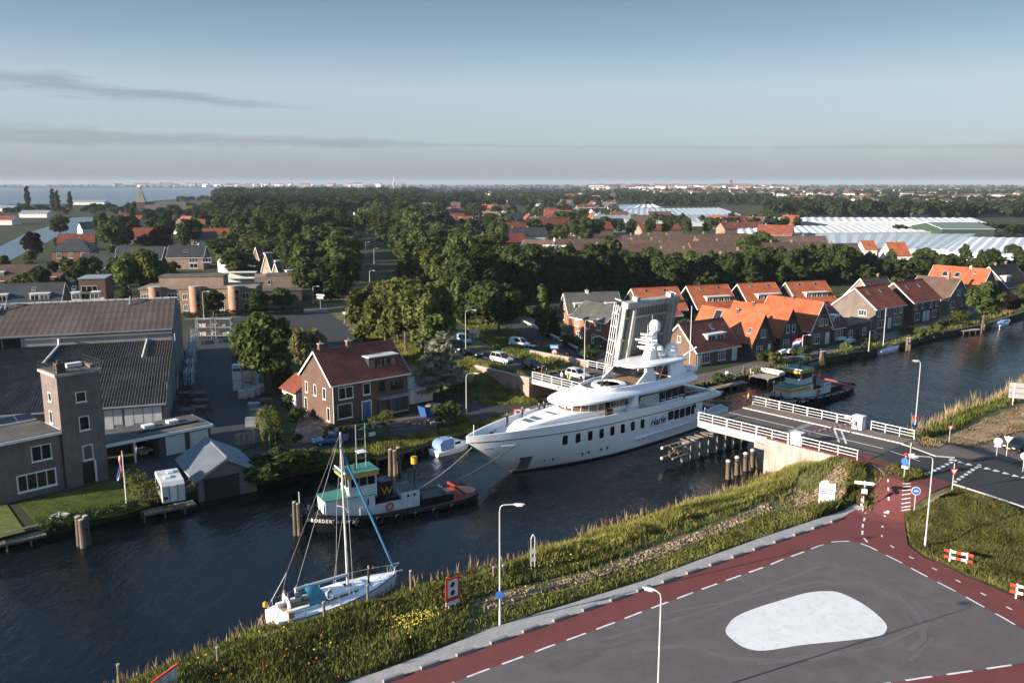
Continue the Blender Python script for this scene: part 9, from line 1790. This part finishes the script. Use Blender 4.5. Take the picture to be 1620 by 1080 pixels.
for k in range(2):
    t = thing('plant_rack',('left bay of the shelving with plants at the far end of the yard','right bay of the shelving with plants at the far end of the yard')[k],'shelving',g(311 + k * 24,536,ZF),R(4),'plant shelving')
    for x in (0,4.1):
        for y in (0,1.2): MB().bar((x,y,0),(x,y,4.6),.12).build('upright',STEEL,t)
    for z in (.6,2.4,4.2): MB().box(0,0,z,4.1,1.2,z + .12).build('shelf',STEEL,t)
    for z,n in ((.75,4),(2.55,3)):
        for j in range(n): MB().cbox((.6 + j * 1.0,.6,z + .3),(.8,.8,.5 + .2 * (j % 2))).build('stored_box',(YW,YP,YD,YG)[(j + k) % 4],t)
fen = thing('timber_fence','low timber fence across the near end of the yard','fence',g(372,705,ZF),R(28)); 
for k in range(16): MB().box(k * .32,0,0,k * .32 + .28,.05,1.5 + .04 * (k % 3)).build('board',PLANKW,fen)
for z in (.4,1.1): MB().box(0,.06,z,5.1,.12,z + .1).build('rail',TIMBER,fen)
gdr = thing('crash_barrier','long pale guard rail beside the sunken side road','guard rail',(0,0,0)); ga,gb_ = g(826,511,ZF),g(913,556,ZF)
MB().bar(ga + Vector((0,0,.75)),gb_ + Vector((0,0,.75)),.35,.35).build('rail',M('rail_pale',(.52,.50,.47),.8,.1),gdr)
for k in range(9): p = ga.lerp(gb_,k / 8); MB().bar(p,p + Vector((0,0,.7)),.15).build('post',STEEL,gdr)
bsh = thing('bus_shelter','small glazed bus shelter beside the long road','bus shelter',gf(644,455),R(-60)); MB().box(-2,-.8,2.4,2,.8,2.55).build('roof',ZINC,bsh); MB().box(-1.9,.7,.1,1.9,.76,2.35).build('glass_back',glassmat('shelter_glass',(.3,.38,.42),.1,0),bsh)
for x in (-1.9,1.9): MB().bar((x,.7,0),(x,.7,2.4),.08).build('post',STEEL,bsh)
for i,(px,py) in enumerate(((1150,597),(1160,600),(1190,592),(1140,600))): t = thing('garden_chair',('pale garden chair by the low wall of the quay terrace','garden chair in front of the quay terrace window','garden chair beside the white front door on the quay','garden chair nearest the yacht stern on the quay')[i],'chair',g(px,py,ZF),R(30 * i)); MB().cbox((0,0,.42),(.55,.55,.08)).build('seat',WOODW,t); MB().cbox((0,.27,.75),(.55,.06,.6)).build('backrest',WOODW,t); [MB().bar((x,y,0),(x,y,.4),.05).build('leg',WOODW,t) for x in (-.24,.24) for y in (-.24,.24)]
for i,(px,py) in enumerate(((1240,562),(1252,561),(1330,541),(1345,545))): t = thing('boat_trailer',('covered white trailer before the second gable','small white trailer beside the flag on the quay','grey trailer before the flat extension','low white trailer by the quay shrubs')[i],'trailer',g(px,py,ZF),Q); MB().loft([[Vector((x,w * .7,.6)),Vector((x,w * .5,z)),Vector((x,-w * .5,z)),Vector((x,-w * .7,.6))] for x,w,z in ((-1.6,.9,1.0),(0,1,1.3),(1.4,.6,1.0))]).build('cover',COVW,t); [MB().cyl((0,y,.3),(0,y + .14,.3),.3,n=12).build('wheel',RUBBER,t) for y in (-.8,.66)]; MB().bar((-1.6,0,.45),(2.4,0,.45),.12).build('drawbar',STEEL,t)
for i,(px,py,w) in enumerate(((1195,570,4.0),(1240,560,4.5),(1350,548,9.0),(1420,530,8.0),(1475,518,8.0))):
    h0 = g(px,py,ZF); hedge('hedge',('front hedge below the big skylight house','front hedge below the second gable house','front hedge of the flat extension','front hedge of the wide sunlit gable house','front hedge of the next red roofed house')[i],h0,h0 + Vector((math.cos(Q) * w,math.sin(Q) * w,0)),.8,1.0,G_DARK)
# --- the air
hz = bpy.data.materials.new('haze_air'); nt = nodes_of(hz); out = nt.nodes.new('ShaderNodeOutputMaterial'); pv = nt.nodes.new('ShaderNodeVolumePrincipled'); nt.links.new(pv.outputs[0],out.inputs['Volume'])
pv.inputs['Color'].default_value = (.60,.70,.84,1); pv.inputs['Density'].default_value = HAZE; pv.inputs['Anisotropy'].default_value = .0
tag(MB().box(-14500,-3200,-3,14500,14500,70).build('haze',hz),'thin pale haze over the whole landscape','haze',kind='stuff')
print('TREES',TREES['n'],'OBJECTS',len(bpy.data.objects),'TRIS',sum(sum(len(p.vertices) - 2 for p in m.polygons) for m in bpy.data.meshes if len(m.polygons) < 400000))
